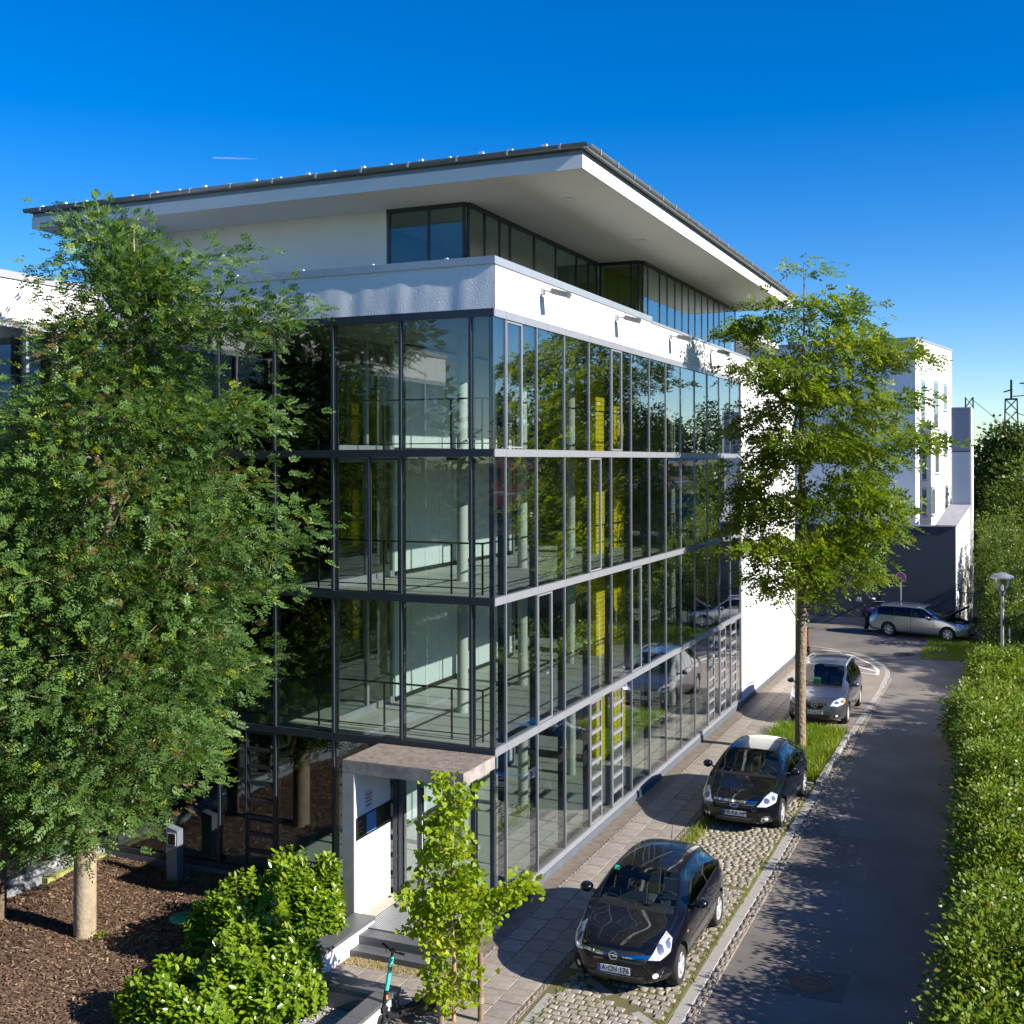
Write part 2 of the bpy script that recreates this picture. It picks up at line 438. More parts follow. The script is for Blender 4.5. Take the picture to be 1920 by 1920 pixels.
def np_mesh(name, V, quads=None, tris=None, tint=None, smooth=False):
    """Fast mesh from numpy arrays; optional per-face attribute 'tint'."""
    me = bpy.data.meshes.new(name)
    nq = 0 if quads is None else len(quads); nt = 0 if tris is None else len(tris)
    me.vertices.add(len(V)); me.vertices.foreach_set('co', np.ascontiguousarray(V, dtype=np.float32).ravel())
    idx = []
    if nq: idx.append(np.asarray(quads).ravel())
    if nt: idx.append(np.asarray(tris).ravel())
    li = np.concatenate(idx).astype(np.int32)
    me.loops.add(len(li)); me.loops.foreach_set('vertex_index', li)
    me.polygons.add(nq + nt)
    st = np.concatenate([np.arange(nq) * 4, nq * 4 + np.arange(nt) * 3]).astype(np.int32)
    me.polygons.foreach_set('loop_start', st)
    if smooth: me.polygons.foreach_set('use_smooth', np.ones(nq + nt, dtype=bool))
    me.update(calc_edges=True)
    if tint is not None:
        a = me.attributes.new('tint', 'FLOAT', 'FACE'); a.data.foreach_set('value', np.asarray(tint, dtype=np.float32))
    return me

def text_mesh(body, size, bold=0.0):
    cu = bpy.data.curves.new('t', 'FONT'); cu.body = body; cu.size = size; cu.align_x = 'CENTER'; cu.align_y = 'CENTER'
    cu.extrude = 0.001; cu.offset = bold
    o = bpy.data.objects.new('t', cu); COL.objects.link(o)
    dg = bpy.context.evaluated_depsgraph_get()
    me = bpy.data.meshes.new_from_object(o.evaluated_get(dg))
    bpy.data.objects.remove(o); bpy.data.curves.remove(cu)
    me.materials.clear()
    return me

# ------------------------------------------------------------------ ground, road, pavements
ob('ground', MB().add([(-1500, -1500, -0.07), (1500, -1500, -0.07), (1500, 1500, -0.07), (-1500, 1500, -0.07)], [(0, 1, 2, 3)]), M['ground'])['kind'] = 'structure'

KERB = [(3.83, -14), (3.83, 11), (3.83, 17), (3.90, 21.65), (3.93, 25.0), (3.86, 27.6), (3.74, 28.8), (3.42, 30.0), (2.75, 31.6), (2.0, 32.5), (1.0, 33.2), (-0.1, 33.64)]
def offset_line(line, d):
    out = []
    for i, p in enumerate(line):
        a = Vector(line[max(i - 1, 0)]); b = Vector(line[min(i + 1, len(line) - 1)])
        t = (b - a).normalized(); n = Vector((t.y, -t.x))
        out.append((p[0] + n.x * d, p[1] + n.y * d))
    return out
def sheet(name, poly, z, m, kind='structure', thick=0.03):
    o = ob(name, MB().prism(poly, z - thick, z), m)
    o['kind'] = kind
    return o
road_left = offset_line(KERB, 0.0)
road_poly = road_left + [(-14, 36.5), (-14, 41.4), (5.9, 41.4), (7.4, 39.6), (5.6, 37.0), (4.9, 36.6), (5.84, 34.57), (7.02, 31.13), (7.5, 27), (7.75, 20), (7.75, -14)]
road_poly = [(-14, 33.64)] + [(-0.1, 33.64)] + list(reversed(road_left[:-1])) + [(7.75, -14), (7.75, 20), (7.5, 27), (7.02, 31.13), (5.9, 34.6), (5.3, 36.6), (8.5, 37.4), (8.5, 41.3), (-14, 41.3)]
road = sheet('road', road_poly, 0.0, M['asphalt'])
sheet('pavement', [(0.0, -14), (1.80, -14), (1.80, 11.2), (1.80, 17.3), (1.80, 31.2), (0.4, 33.3), (-2.4, 33.3), (-2.4, 2.0), (-1.75, 2.0), (-1.75, -3.62), (0.0, -3.62)], 0.030, M['sand'])
sidewalk = bpy.data.objects['pavement']
sheet('parking_bay', [(1.80, -14), (3.83, -14), (3.83, 11.25), (1.80, 11.25)], 0.033, M['joint'])
parking = bpy.data.objects['parking_bay']
mpark = mat('worn_paving', (0.22, 0.18, 0.15), 0.9, noise=(1.2, 0.2), bump=(50, 0.4, 0.006))
sheet('rear_parking_bay', [(1.80, 17.2), (3.83, 17.2), (3.90, 21.65), (3.93, 25.0), (3.86, 27.6), (3.74, 28.8), (3.42, 30.0), (2.75, 31.6), (2.0, 32.5), (1.0, 33.2), (0.4, 33.3), (1.80, 31.2)], 0.014, mpark)
rear_bay = bpy.data.objects['rear_parking_bay']
# white marking of the closed corner (flat paint)
def stripe(pts, w, z=0.021):
    mb = MB()
    for a, b in zip(pts[:-1], pts[1:]):
        d = (Vector(b) - Vector(a)).normalized(); n = Vector((-d.y, d.x)) * w / 2
        mb.add([(a[0] + n.x, a[1] + n.y, z), (a[0] - n.x, a[1] - n.y, z), (b[0] - n.x, b[1] - n.y, z), (b[0] + n.x, b[1] + n.y, z)], [(0, 1, 2, 3)])
    return ob('road_marking', mb, M['paint_white'], rear_bay)
stripe([(0.41, 33.0), (1.45, 32.6), (2.2, 31.7), (3.15, 29.9), (3.52, 28.6), (3.6, 27.6)], 0.13)
stripe([(2.0, 30.1), (2.9, 28.95), (3.5, 28.3)], 0.12, 0.025)
stripe([(2.1, 28.3), (3.0, 27.8), (3.6, 27.6)], 0.12, 0.029)

# mulch bed: a gently uneven sheet
nx, ny = 60, 60
gx, gy = np.meshgrid(np.linspace(-9.2, -1.75, nx), np.linspace(-14, 0.05, ny), indexing='ij')
gz = 0.05 + 0.03 * np.sin(gx * 1.9 + gy) + 0.02 * np.sin(gy * 2.7 - gx * 1.1) + rng.normal(0, 0.006, gx.shape)
V = np.stack([gx, gy, gz], -1).reshape(-1, 3)
I = np.arange(nx * ny).reshape(nx, ny)
Q = np.stack([I[:-1, :-1], I[1:, :-1], I[1:, 1:], I[:-1, 1:]], -1).reshape(-1, 4)
bed = link('mulch_bed', np_mesh('mulch_bed', V, Q, smooth=True), M['mulch']); bed['kind'] = 'structure'
def bed_z(x, y): return 0.05 + 0.03 * math.sin(x * 1.9 + y) + 0.02 * math.sin(y * 2.7 - x * 1.1)
# bark chips lying on the bed
n = 26000
P = np.stack([rng.uniform(-9.1, -1.9, n), rng.uniform(-8, -0.05, n), np.zeros(n)], -1)
P[:, 2] = 0.05 + 0.03 * np.sin(P[:, 0] * 1.9 + P[:, 1]) + 0.02 * np.sin(P[:, 1] * 2.7 - P[:, 0] * 1.1) + rng.uniform(0.006, 0.03, n)
a = rng.uniform(0, math.pi * 2, n); L = rng.uniform(0.015, 0.055, n); W = rng.uniform(0.006, 0.016, n)
d = np.stack([np.cos(a), np.sin(a), rng.uniform(-.35, .35, n)], -1) * L[:, None]
w = np.stack([-np.sin(a), np.cos(a), rng.uniform(-.5, .5, n)], -1) * W[:, None]
V = np.stack([P - d - w, P + d - w, P + d + w, P - d + w], 1).reshape(-1, 3)
chip_m = leaf_mat('bark_chip', [(0, (0.04, 0.021, 0.013)), (0.6, (0.16, 0.095, 0.060)), (0.93, (0.28, 0.19, 0.12)), (1, (0.42, 0.31, 0.20))], 0.0, 0.9)
o = link('bark_chips', np_mesh('bark_chips', V, np.arange(n * 4).reshape(-1, 4), tint=rng.random(n)), chip_m); o['kind'] = 'stuff'

# ---- paving stones
def stone_mesh(name, sx, sy, h, bev):
    mb = MB().box((-sx / 2, -sy / 2, 0), (sx / 2, sy / 2, h), bev)
    return mb.mesh(name)
slab_me = stone_mesh('slab', 0.395, 0.485, 0.028, 0.006); slab_me.materials.append(M['slab'])
k = 0
for r in range(-9, 64):
    y = 0.25 + r * 0.5
    for c in range(3):
        x = 0.66 + c * 0.405
        o = bpy.data.objects.new('slab', slab_me); COL.objects.link(o); o.parent = sidewalk
        o.location = (x + rng.normal(0, .002), y + (0.0, 0.165, 0.33)[c] + rng.normal(0, .003), 0.012 + rng.normal(0, 0.0018))
        o.rotation_euler = (rng.normal(0, .004), rng.normal(0, .004), rng.normal(0, 0.003)); k += 1
for ix in range(4):                                             # forecourt in front of the steps
    for iy in range(3):
        o = bpy.data.objects.new('slab', slab_me); COL.objects.link(o); o.parent = sidewalk
        o.location = (-1.36 + ix * 0.405, -3.3 + iy * 0.5 + (ix % 2) * 0.16, 0.012 + rng.normal(0, 0.001))

def setts(x0, x1, y0, y1, sx, sy, h, z, jit, skip=None):
    """Rows of small stones as one mesh (bevelled, uneven)."""
    vs, fs, tint = [], [], []
    row = 0; y = y0
    while y < y1:
        x = x0 - (row % 2) * sx * 0.5 + rng.uniform(0, sx * .2)
        while x < x1 - sx * 0.25:
            w = sx * rng.uniform(0.82, 1.06); w = min(w, x1 - x)
            if x >= x0 - sx * 0.1 and not (skip and skip(x, y)):
                cx, cy = x + w / 2, y + sy / 2
                gp = 0.012 if sx > .1 else 0.005; hx, hy = w / 2 - gp, sy / 2 - gp * rng.uniform(.7, 1.3)
                zz = z + h + rng.normal(0, jit); e = 0.022 if sx > .1 else 0.008
                o = len(vs); j = lambda: rng.normal(0, sx * 0.03)
                for (qx, qy) in ((-hx, -hy), (hx, -hy), (hx, hy), (-hx, hy)): vs.append((cx + qx + j(), cy + qy + j(), z))
                for (qx, qy) in ((-hx, -hy), (hx, -hy), (hx, hy), (-hx, hy)):
                    vs.append((cx + qx, cy + qy, zz - e * .7))
                for (qx, qy) in ((-hx + e, -hy + e), (hx - e, -hy + e), (hx - e, hy - e), (-hx + e, hy - e)):
                    vs.append((cx + qx + j(), cy + qy + j(), zz + rng.normal(0, .002)))
                f = [(8, 9, 10, 11)]
                for a in range(4):
                    b = (a + 1) % 4
                    f += [(a, b, 4 + b, 4 + a), (4 + a, 4 + b, 8 + b, 8 + a)]
                fs += [tuple(i + o for i in q) for q in f]; tint += [rng.random()] * 9
            x += w
        y += sy; row += 1
    return np_mesh('setts', np.array(vs), np.array(fs), tint=tint)
def add_setts(parent, *a, m='mosaic', name='sett_rows', **k):
    o = link(name, setts(*a, **k), M[m], parent); o['kind'] = 'stuff'; return o
add_setts(sidewalk, 0.36, 0.455, -3.0, 31, 0.085, 0.085, 0.026, 0.012, 0.002)
add_setts(sidewalk, 1.69, 1.80, -8.0, 31, 0.06, 0.085, 0.026, 0.012, 0.003)
add_setts(road, 4.03, 4.20, -8.0, 27, 0.085, 0.15, 0.02, 0.0, 0.003)
# single cobbles nearest the camera, the rest in one mesh
cob_mes = []
for i in range(6):
    sx, sy, h, e = 0.145, 0.125, 0.04, 0.024
    mb = MB()
    j = lambda s=.007: rng.normal(0, s)
    top = [(-sx / 2 + e + j(), -sy / 2 + e + j(), h + j(.002)), (sx / 2 - e + j(), -sy / 2 + e + j(), h + j(.002)), (sx / 2 - e + j(), sy / 2 - e + j(), h + j(.002)), (-sx / 2 + e + j(), sy / 2 - e + j(), h + j(.002))]
    mid = [(-sx / 2 + j(.003), -sy / 2 + j(.003), h - .018), (sx / 2 + j(.003), -sy / 2 + j(.003), h - .018), (sx / 2 + j(.003), sy / 2 + j(.003), h - .018), (-sx / 2 + j(.003), sy / 2 + j(.003), h - .018)]
    bot = [(p[0], p[1], 0) for p in mid]
    f = [(8, 9, 10, 11)]
    for a in range(4):
        b = (a + 1) % 4; f += [(a, b, 4 + b, 4 + a), (4 + a, 4 + b, 8 + b, 8 + a)]
    me = mb.add(bot + mid + top, f).mesh('cobble'); me.materials.append(M['cobble']); cob_mes.append(me)
def under_car(x, y): return 2.15 < x < 3.6 and -1.5 < y < 1.9
def diag_kerb(x, y):                                             # the slanting kerb row that ends the bay
    return abs((y + 1.62) + (x - 2.55) * 0.757) < 0.16 and x > 2.3
nc = 0; rows_single = []
for r in range(60):
    y = -3.6 + r * 0.152
    for c in range(11):
        x = 2.10 + c * 0.157 + (r % 2) * 0.06 - 0.03
        if x > 3.76 or under_car(x, y) or diag_kerb(x, y): continue
        if nc >= 290: break
        o = bpy.data.objects.new('cobble', cob_mes[rng.integers(6)]); COL.objects.link(o); o.parent = parking
        o.location = (x + rng.normal(0, .006), y + rng.normal(0, .006), 0.012 + rng.normal(0, .004))
        o.rotation_euler = (rng.normal(0, .04), rng.normal(0, .04), rng.normal(0, .06)); nc += 1
        ylast = y
add_setts(parking, 2.05, 3.80, ylast + 0.08, 11.15, 0.157, 0.152, 0.035, 0.012, 0.005, m='cobble', name='cobble_rows', skip=lambda x, y: False)
add_setts(parking, 2.1, 3.6, -1.5, 1.95, 0.157, 0.152, 0.035, 0.012, 0.005, m='cobble', name='cobble_rows', skip=lambda x, y: (diag_kerb(x, y) or y > ylast))
# kerb stones
def kerb_run(parent, pts, w, h, L=1.0, m='granite', z0=-0.02):
    P = [Vector((p[0], p[1], 0)) for p in pts]
    for a, b in zip(P[:-1], P[1:]):
        d = b - a; n = max(1, round(d.length / L)); t = d.normalized(); nn = Vector((-t.y, t.x, 0))
        for i in range(n):
            c = a + d * (i + .5) / n; l = d.length / n - 0.012
            mb = MB().box((-w / 2, -l / 2, 0), (w / 2, l / 2, h), 0.012)
            o = ob('kerb_stone', mb, M[m], parent)
            o.location = (c.x + rng.normal(0, .003), c.y, z0 + rng.normal(0, .003)); o.rotation_euler = (0, 0, math.atan2(t.y, t.x) - math.pi / 2)
kl = offset_line(KERB, 0.10)
kerb_run(parking, [(3.93, -6), (3.93, 11.2)], 0.2, 0.035)
kerb_run(rear_bay, [kl[i] for i in range(2, 12)], 0.2, 0.04, 0.9)
kerb_run(parking, [(1.94, -6), (1.94, 5.6)], 0.17, 0.055)
kerb_run(parking, [(1.94, 5.6), (1.94, 11.2)], 0.17, 0.055)
kerb_run(parking, [(2.30, -1.43), (3.80, -2.57)], 0.17, 0.055, 0.6)
kerb_run(rear_bay, [(1.84, 17.3), (1.84, 31)], 0.10, 0.045)

# grass pit round the street tree
pit = sheet('tree_pit', [(1.86, 11.3), (3.80, 11.3), (3.80, 17.15), (1.86, 17.15)], 0.05, M['soil'])
kerb_run(pit, [(3.90, 11.3), (3.90, 17.2)], 0.13, 0.13)
kerb_run(pit, [(1.88, 11.32), (3.80, 11.32)], 0.10, 0.09)
def grass_patch(name, n, xf, yf, h0, h1, z, tintf=None):
    x = xf(n); y = yf(n)
    h = rng.uniform(h0, h1, n); a = rng.uniform(0, 2 * math.pi, n); w = rng.uniform(.006, .012, n)
    lean = rng.normal(0, .35, (n, 2)) * h[:, None]
    base = np.stack([x, y, np.full(n, z)], -1); side = np.stack([np.cos(a) * w, np.sin(a) * w, 0 * w], -1)
    mid = base + np.stack([lean[:, 0] * .4, lean[:, 1] * .4, h * .6], -1)
    tip = base + np.stack([lean[:, 0], lean[:, 1], h * .95], -1)
    V = np.stack([base - side, base + side, mid + side * .8, mid - side * .8, tip], 1).reshape(-1, 3)
    i = np.arange(n)[:, None] * 5
    t = rng.random(n) * .8 if tintf is None else tintf(x, y)
    o = link(name, np_mesh(name, V, i + np.array([0, 1, 2, 3]), i + np.array([3, 2, 4]), tint=np.concatenate([t, t])), M['grass'])
    o['kind'] = 'stuff'; return o
def pit_tint(x, y): return np.clip(rng.random(len(x)) * .62 + np.clip((x - 3.15) * 0.55, 0, .4) * (rng.random(len(x))), 0, 1)
grass_patch('grass', 15000, lambda n: rng.uniform(1.78, 3.83, n), lambda n: rng.uniform(11.45, 17.25, n), .10, .34, 0.05, pit_tint)
# weeds along the bay edges and in the joints
def weeds(n, xc, sx, y0, y1, h=.12):
    return grass_patch('weeds', n, lambda k: rng.normal(xc, sx, k), lambda k: rng.uniform(y0, y1, k) , .03, h, 0.02, lambda x, y: rng.random(len(x)) * .95)
weeds(900, 2.06, .05, -3.4, 11.2, .10); weeds(800, 3.78, .04, -3.4, 11.2, .07); weeds(500, 2.05, .09, 5.0, 8.0, .22)
cl = rng.uniform((2.1, -3.4), (3.7, 9), (90, 2)); idx = rng.integers(0, 90, 2200)
q = cl[idx] + rng.normal(0, .05, (2200, 2))
grass_patch('weeds', 2200, lambda n: q[:, 0], lambda n: q[:, 1], .015, .06, 0.02, lambda x, y: rng.random(len(x)) * .9)
grass_patch('grass', 9000, lambda n: rng.uniform(4.8, 8.4, n), lambda n: rng.uniform(32, 38.5, n), .08, .3, -.07, None)
qq = rng.uniform((-1.6, -2.5), (-0.2, -2.22), (1500, 2))
grass_patch('dry_grass', 900, lambda n: qq[:n, 0], lambda n: qq[:n, 1], .01, .05, 0.03, lambda x, y: rng.uniform(.8, 1, len(x)))

# ------------------------------------------------------------------ facade machinery
class Face:
    """t runs along the facade, o outwards, z up."""
    def __init__(s, kind, base=0.0): s.k = kind; s.b = base
    def p(s, t, o, z):
        if s.k == 'R': return (s.b + o, t, z)
        if s.k == 'L': return (-t, s.b - o, z)
        if s.k == 'W': return (s.b + o, -t, z)
    def box(s, mb, a, b, bev=0): return mb.box(s.p(*a), s.p(*b), bev)
Z = dict(Eb=0.174, Et=0.29, Db=3.0, Dt=3.14, Cb=5.70, Ct=5.84, Bb=8.375, Bt=8.515, A2=10.89, A=11.03, P0=11.82, P=11.96)
ROWS = [(0.29, 3.0), (3.14, 5.70), (5.84, 8.375), (8.515, 10.89)]
BANDS = [(0.174, 0.29), (3.0, 3.14), (5.70, 5.84), (8.375, 8.515), (10.89, 11.03)]

def pane(fc, parent, t0, t1, z0, z1, m='glass', o=-0.012, th=0.012):
    tw = rng.normal(0, 0.0016); tl = rng.normal(0, 0.0012)
    mb = MB(); w = (t1 - t0) / 2; h = (z1 - z0) / 2
    def pt(t, oo, z): return fc.p(t, oo + tw * (t - t0 - w) + tl * (z - z0 - h), z)
    v = [pt(t0, o, z0), pt(t1, o, z0), pt(t1, o, z1), pt(t0, o, z1), pt(t0, o - th, z0), pt(t1, o - th, z0), pt(t1, o - th, z1), pt(t0, o - th, z1)]
    f = [(0, 1, 2, 3), (7, 6, 5, 4)]
    if fc.k != 'R': f = [tuple(reversed(q)) for q in f]
    return ob('pane', mb.add(v, f), M[m], parent)
def mullion(fc, parent, t, z0, z1, w=0.04, o0=-0.03, o1=0.010, m='alu', fin=0.12):
    a = ob('mullion', fc.box(MB(), (t - w / 2, o0, z0), (t + w / 2, o1, z1)), M[m], parent)
    if fin: ob('inner_fin', fc.box(MB(), (t - .022, -0.04 - fin, z0), (t + .022, -0.032, z1)), M['alu_dark_and_shaded'], a)
def spandrels(fc, parent, ts, z0, z1, m='alu', o=0.022):
    for t0, t1 in zip(ts[:-1], ts[1:]):
        ob('spandrel', fc.box(MB(), (t0 + .003, -0.09, z0), (t1 - .003, o, z1)), M[m], parent)
def frame(fc, parent, t0, t1, z0, z1, w=0.03, o=0.012, m='alu', bars=0):
    mb = MB()
    fc.box(mb, (t0, -.03, z0), (t0 + w, o, z1)); fc.box(mb, (t1 - w, -.03, z0), (t1, o, z1))
    fc.box(mb, (t0 + w, -.03, z0), (t1 - w, o, z0 + w)); fc.box(mb, (t0 + w, -.03, z1 - w), (t1 - w, o, z1))
    f = ob('vent_frame', mb, M[m], parent)
    for i in range(bars):
        zz = z0 + (z1 - z0) * (i + 1) / (bars + 1)
        ob('louvre_bar', fc.box(MB(), (t0 + w, -.03, zz - .035), (t1 - w, o + .012, zz + .035)), M[m], f)

# ------------------------------------------------------------------ main office building
office = thing('office_building', 'four storey glass office building with white bands and a projecting flat roof over the street', 'building', (0, 0, 0))
FR, FL, FW = Face('R', 0.0), Face('L', 0.0), Face('W', -9.14)
mt = [0.533 + 1.5 * i for i in range(14)]                       # right facade axes
lt = [0.458, 1.894, 3.363, 4.691, 6.033, 7.375, 8.717]
splitR = {3: {0: 0, 4: 0}, 2: {3: 0}, 1: {1: 0, 5: 0}, 0: {3: 7, 4: 7, 10: 7, 11: 7, 12: 7}}
splitL = {2: {2: 0}, 0: {2: 7, 4: 7}}
tR = [0.0] + mt
tL = [0.0] + lt + [9.14]
for ri, (z0, z1) in enumerate(ROWS):
    for i in range(len(tR) - 1):
        a, b = tR[i], tR[i + 1]
        mod = i - 1
        if mod in splitR[ri]:
            mid = (a + b) / 2
            frame(FR, office, a + .028, mid, z0 + .02, z1 - .02, bars=splitR[ri][mod])
            pane(FR, office, a + .07, mid - .05, z0 + .06, z1 - .06, o=-0.008)
            ob('mullion', FR.box(MB(), (mid + .003, -.03, z0), (mid + .022, .012, z1)), M['alu'], office)
            pane(FR, office, mid + .03, b, z0, z1)
        else:
            pane(FR, office, a, b, z0, z1)
        if i > 0: mullion(FR, office, a, z0, z1, w=0.025)
    mullion(FR, office, mt[-1] + .03, z0, z1, w=0.09)
    for i in range(len(tL) - 1):  # left frames: street-side aluminium, its shade put into the dark colour
        a, b = tL[i], tL[i + 1]
        if ri == 0 and b < 2.0: continue
        if i in splitL.get(ri, {}):
            mid = a + 0.66
            frame(FL, office, a + .03, mid, z0 + .02, z1 - .02, bars=splitL[ri][i], m='alu_dark_and_shaded')
            pane(FL, office, a + .07, mid - .05, z0 + .06, z1 - .06, o=-0.008)
            ob('mullion', FL.box(MB(), (mid + .003, -.06, z0), (mid + .04, .03, z1)), M['alu_dark_and_shaded'], office)
            pane(FL, office, mid + .03, b, z0, z1)
        else:
            pane(FL, office, a, b, z0, z1)
        if i > 0: mullion(FL, office, a, z0, z1, w=0.05, o1=0.03, m='alu_dark_and_shaded', fin=0.12)
    # corner post
    ob('corner_post', MB().box((-0.10, 0.02, z0), (-0.012, 0.10, z1)), M['alu_dark_and_shaded'], office)
for bi, (z0, z1) in enumerate(BANDS):
    spandrels(FR, office, [0.0] + mt[:-1] + [mt[-1] + .075], z0, z1)
    spandrels(FL, office, [-0.018] + [t for t in lt] + [9.10], z0, z1, m='alu_dark_and_shaded', o=0.03)  # left bands: same aluminium, darkened in colour for the shaded side
ob('plinth', MB().box((-0.30, -0.01, -0.05), (0.045, 30.2, 0.172)).box((-9.10, -0.035, -0.05), (-2.40, 0.3, 0.172)), M['plinth'], office)
# white parapet band, the left side a real uneven plaster face so that the grazing sun shows its waves
ob('parapet_wall', MB().box((-0.35, 0.03, Z['A']), (0.03, 9.6, Z['P0'])).box((-0.35, 9.6, Z['A']), (0.03, 20.08, 11.80)).box((-0.35, 20.08, 0.172), (0.03, 30.2, 11.80)), M['white_plaster'], office)
nu, nv = 190, 22
uu, vv = np.meshgrid(np.linspace(-9.12, 0.03, nu), np.linspace(Z['A'], Z['P0'], nv), indexing='ij')
wav = 0.004 * np.sin(uu * 4.1 + 0.6 * np.sin(uu * 1.7)) + 0.003 * np.sin(uu * 9.3 + 1.0 + 0.8 * vv) + 0.0015 * np.sin(uu * 15.0 - 2.1 * vv)
V = np.stack([uu, -0.028 + wav, vv], -1).reshape(-1, 3); I = np.arange(nu * nv).reshape(nu, nv)
Q = np.stack([I[:-1, :-1], I[1:, :-1], I[1:, 1:], I[:-1, 1:]], -1).reshape(-1, 4)
link('parapet_plaster', np_mesh('parapet_plaster', V, Q, smooth=True), M['rough_plaster'], office)
ob('parapet_core', MB().box((-9.12, 0.0, Z['A'] + .001), (-0.36, 0.35, Z['P0'] - .001)), M['white_plaster'], office)
def coping_run(fc, parent, ts, z0, z1, o0, o1, m='coping'):
    for a, b in zip(ts[:-1], ts[1:]):
        ob('coping', fc.box(MB(), (a + .003, o0, z0), (b - .003, o1, z1)), M[m], parent)
coping_run(FR, office, [-0.06, 1.6, 3.2, 4.8, 6.4, 8.0, 9.62], Z['P0'], Z['P'], -0.45, 0.06)
coping_run(FR, office, [9.62, 12, 14.5, 17, 19.5, 22, 24.5, 27, 30.25], 11.80, 11.86, -0.45, 0.06)
coping_run(FL, office, [0.46, 1.9, 3.5, 5.1, 6.7, 8.3, 9.2], Z['P0'], Z['P'], -0.45, 0.062)
ob('coping', MB().box((-0.457, -0.062, Z['P0'] + .001), (-0.004, -0.06, Z['P'])), M['coping'], office)
for x in np.arange(-8.7, -0.3, 1.55):
    ob('coping_clip', MB().box((x, -0.03, Z['P']), (x + .05, 0.02, Z['P'] + .03)), M['steel_white'], office)

# floors, ceilings, columns and inner walls of every storey
for bi, (z0, z1) in enumerate(BANDS):
    top = z1 - .01
    ob('floor', MB().box((-9.0, 0.12, top - .02), (-0.12, 20.0, top)), M['concrete_floor'], office)
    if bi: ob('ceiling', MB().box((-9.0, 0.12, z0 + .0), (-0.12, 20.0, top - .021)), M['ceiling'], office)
for ri, (z0, z1) in enumerate(ROWS):
    zf = z0 - .01; zc = z1
    for y in (2.6, 5.75, 8.9, 15.2, 18.3):
        ob('column', MB().lathe([(.115, zf), (.115, zc)], (-1.9, y, 0), 20), M['column'], office, 40)
    for k in range(9):                                          # white panels of the inner wall
        y = 3.0 + k * .7
        ob('wall_panel', MB().box((-3.8, y + .006, zf + .09), (-3.72, y + .694, zc - .05)), M['wall_in'], office)
    ob('skirting', MB().box((-3.82, 3.0, zf), (-3.69, 9.3, zf + .088)), M['rail'], office)
    mb = MB()                                                   # framed glass partition
    for y in (0.7, 1.85, 2.92): mb.box((-3.8, y, zf), (-3.72, y + .08, zc))
    mb.box((-3.795, .78, zf), (-3.725, 2.92, zf + .12)).box((-3.795, .78, zc - .1), (-3.725, 2.92, zc))
    ob('partition_frame', mb, M['alu'], office)
    ob('partition_glass', MB().box((-3.765, .79, zf + .12), (-3.755, 2.91, zc - .1)), M['glass'], office)
    ob('yellow_wall', MB().box((-1.80, 10.1, zf), (-1.64, 10.85, zc)), M['yellow'], office)
    ob('yellow_wall', MB().box((-2.02, 12.35, zf), (-1.90, 13.4, zc)).box((-3.6, 13.41, zf), (-1.90, 13.5, zc)), M['yellow'], office)
    ob('yellow_wall', MB().box((-7.25, 8.0, zf), (-6.85, 8.3, zc)), M['yellow'], office)
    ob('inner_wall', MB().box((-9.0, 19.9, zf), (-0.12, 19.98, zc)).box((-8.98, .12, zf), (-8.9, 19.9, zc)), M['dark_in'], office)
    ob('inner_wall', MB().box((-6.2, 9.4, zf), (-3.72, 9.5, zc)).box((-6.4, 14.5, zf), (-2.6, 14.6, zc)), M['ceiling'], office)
    # railing behind the glass
    mb = MB(); zr = zf + .95
    mb.bar((-0.42, .42, zr), (-0.42, 19.8, zr), .032).bar((-0.42, .42, zr), (-8.8, .42, zr), .032)
    mb.bar((-0.42, .42, zf + .12), (-0.42, 19.8, zf + .12), .02).bar((-0.42, .42, zf + .12), (-8.8, .42, zf + .12), .02)
    for y in [.42] + [t + .75 for t in mt[:-1]]: mb.bar((-0.42, y, zf), (-0.42, y, zr), .03)
    for t in lt: mb.bar((-t - .6, .42, zf), (-t - .6, .42, zr), .03)
    if ri: ob('railing', mb, M['rail'], office)
    # floor convectors along the glass
    mb = MB()
    for i in range(len(mt) - 1):
        for kx in range(5): mb.box((-0.13 - kx * .035, mt[i] + .12, zf), (-0.145 - kx * .035, mt[i + 1] - .12, zf + .018))
    ob('floor_grille', mb, M['rail'], office)
    # wire mesh panels beside the stair
    mb = MB()
    for yp in (14.3, 16.1):
        for kx in range(9): mb.bar((-1.2 - kx * .09, yp, zf), (-1.2 - kx * .09, yp, zc - .5), .012)
        for kz in range(20): mb.bar((-1.2, yp, zf + .1 + kz * .1), (-1.92, yp, zf + .1 + kz * .1), .01)
    ob('stair_mesh', mb, mat('mesh_green', (.35, .5, .42), .5) if ri == 0 else bpy.data.materials['mesh_green'], office)
ob('roof_deck', MB().box((-11.0, 0.36, 11.06), (-0.36, 30.1, 11.30)), mat('pale_gravel', (.72, .69, .65), .95, noise=(20, .2)), office)
# core behind the blank white end
ob('end_core', MB().box((-9.0, 20.1, 0.0), (-0.36, 30.1, 11.05)), M['white_plaster'], office)

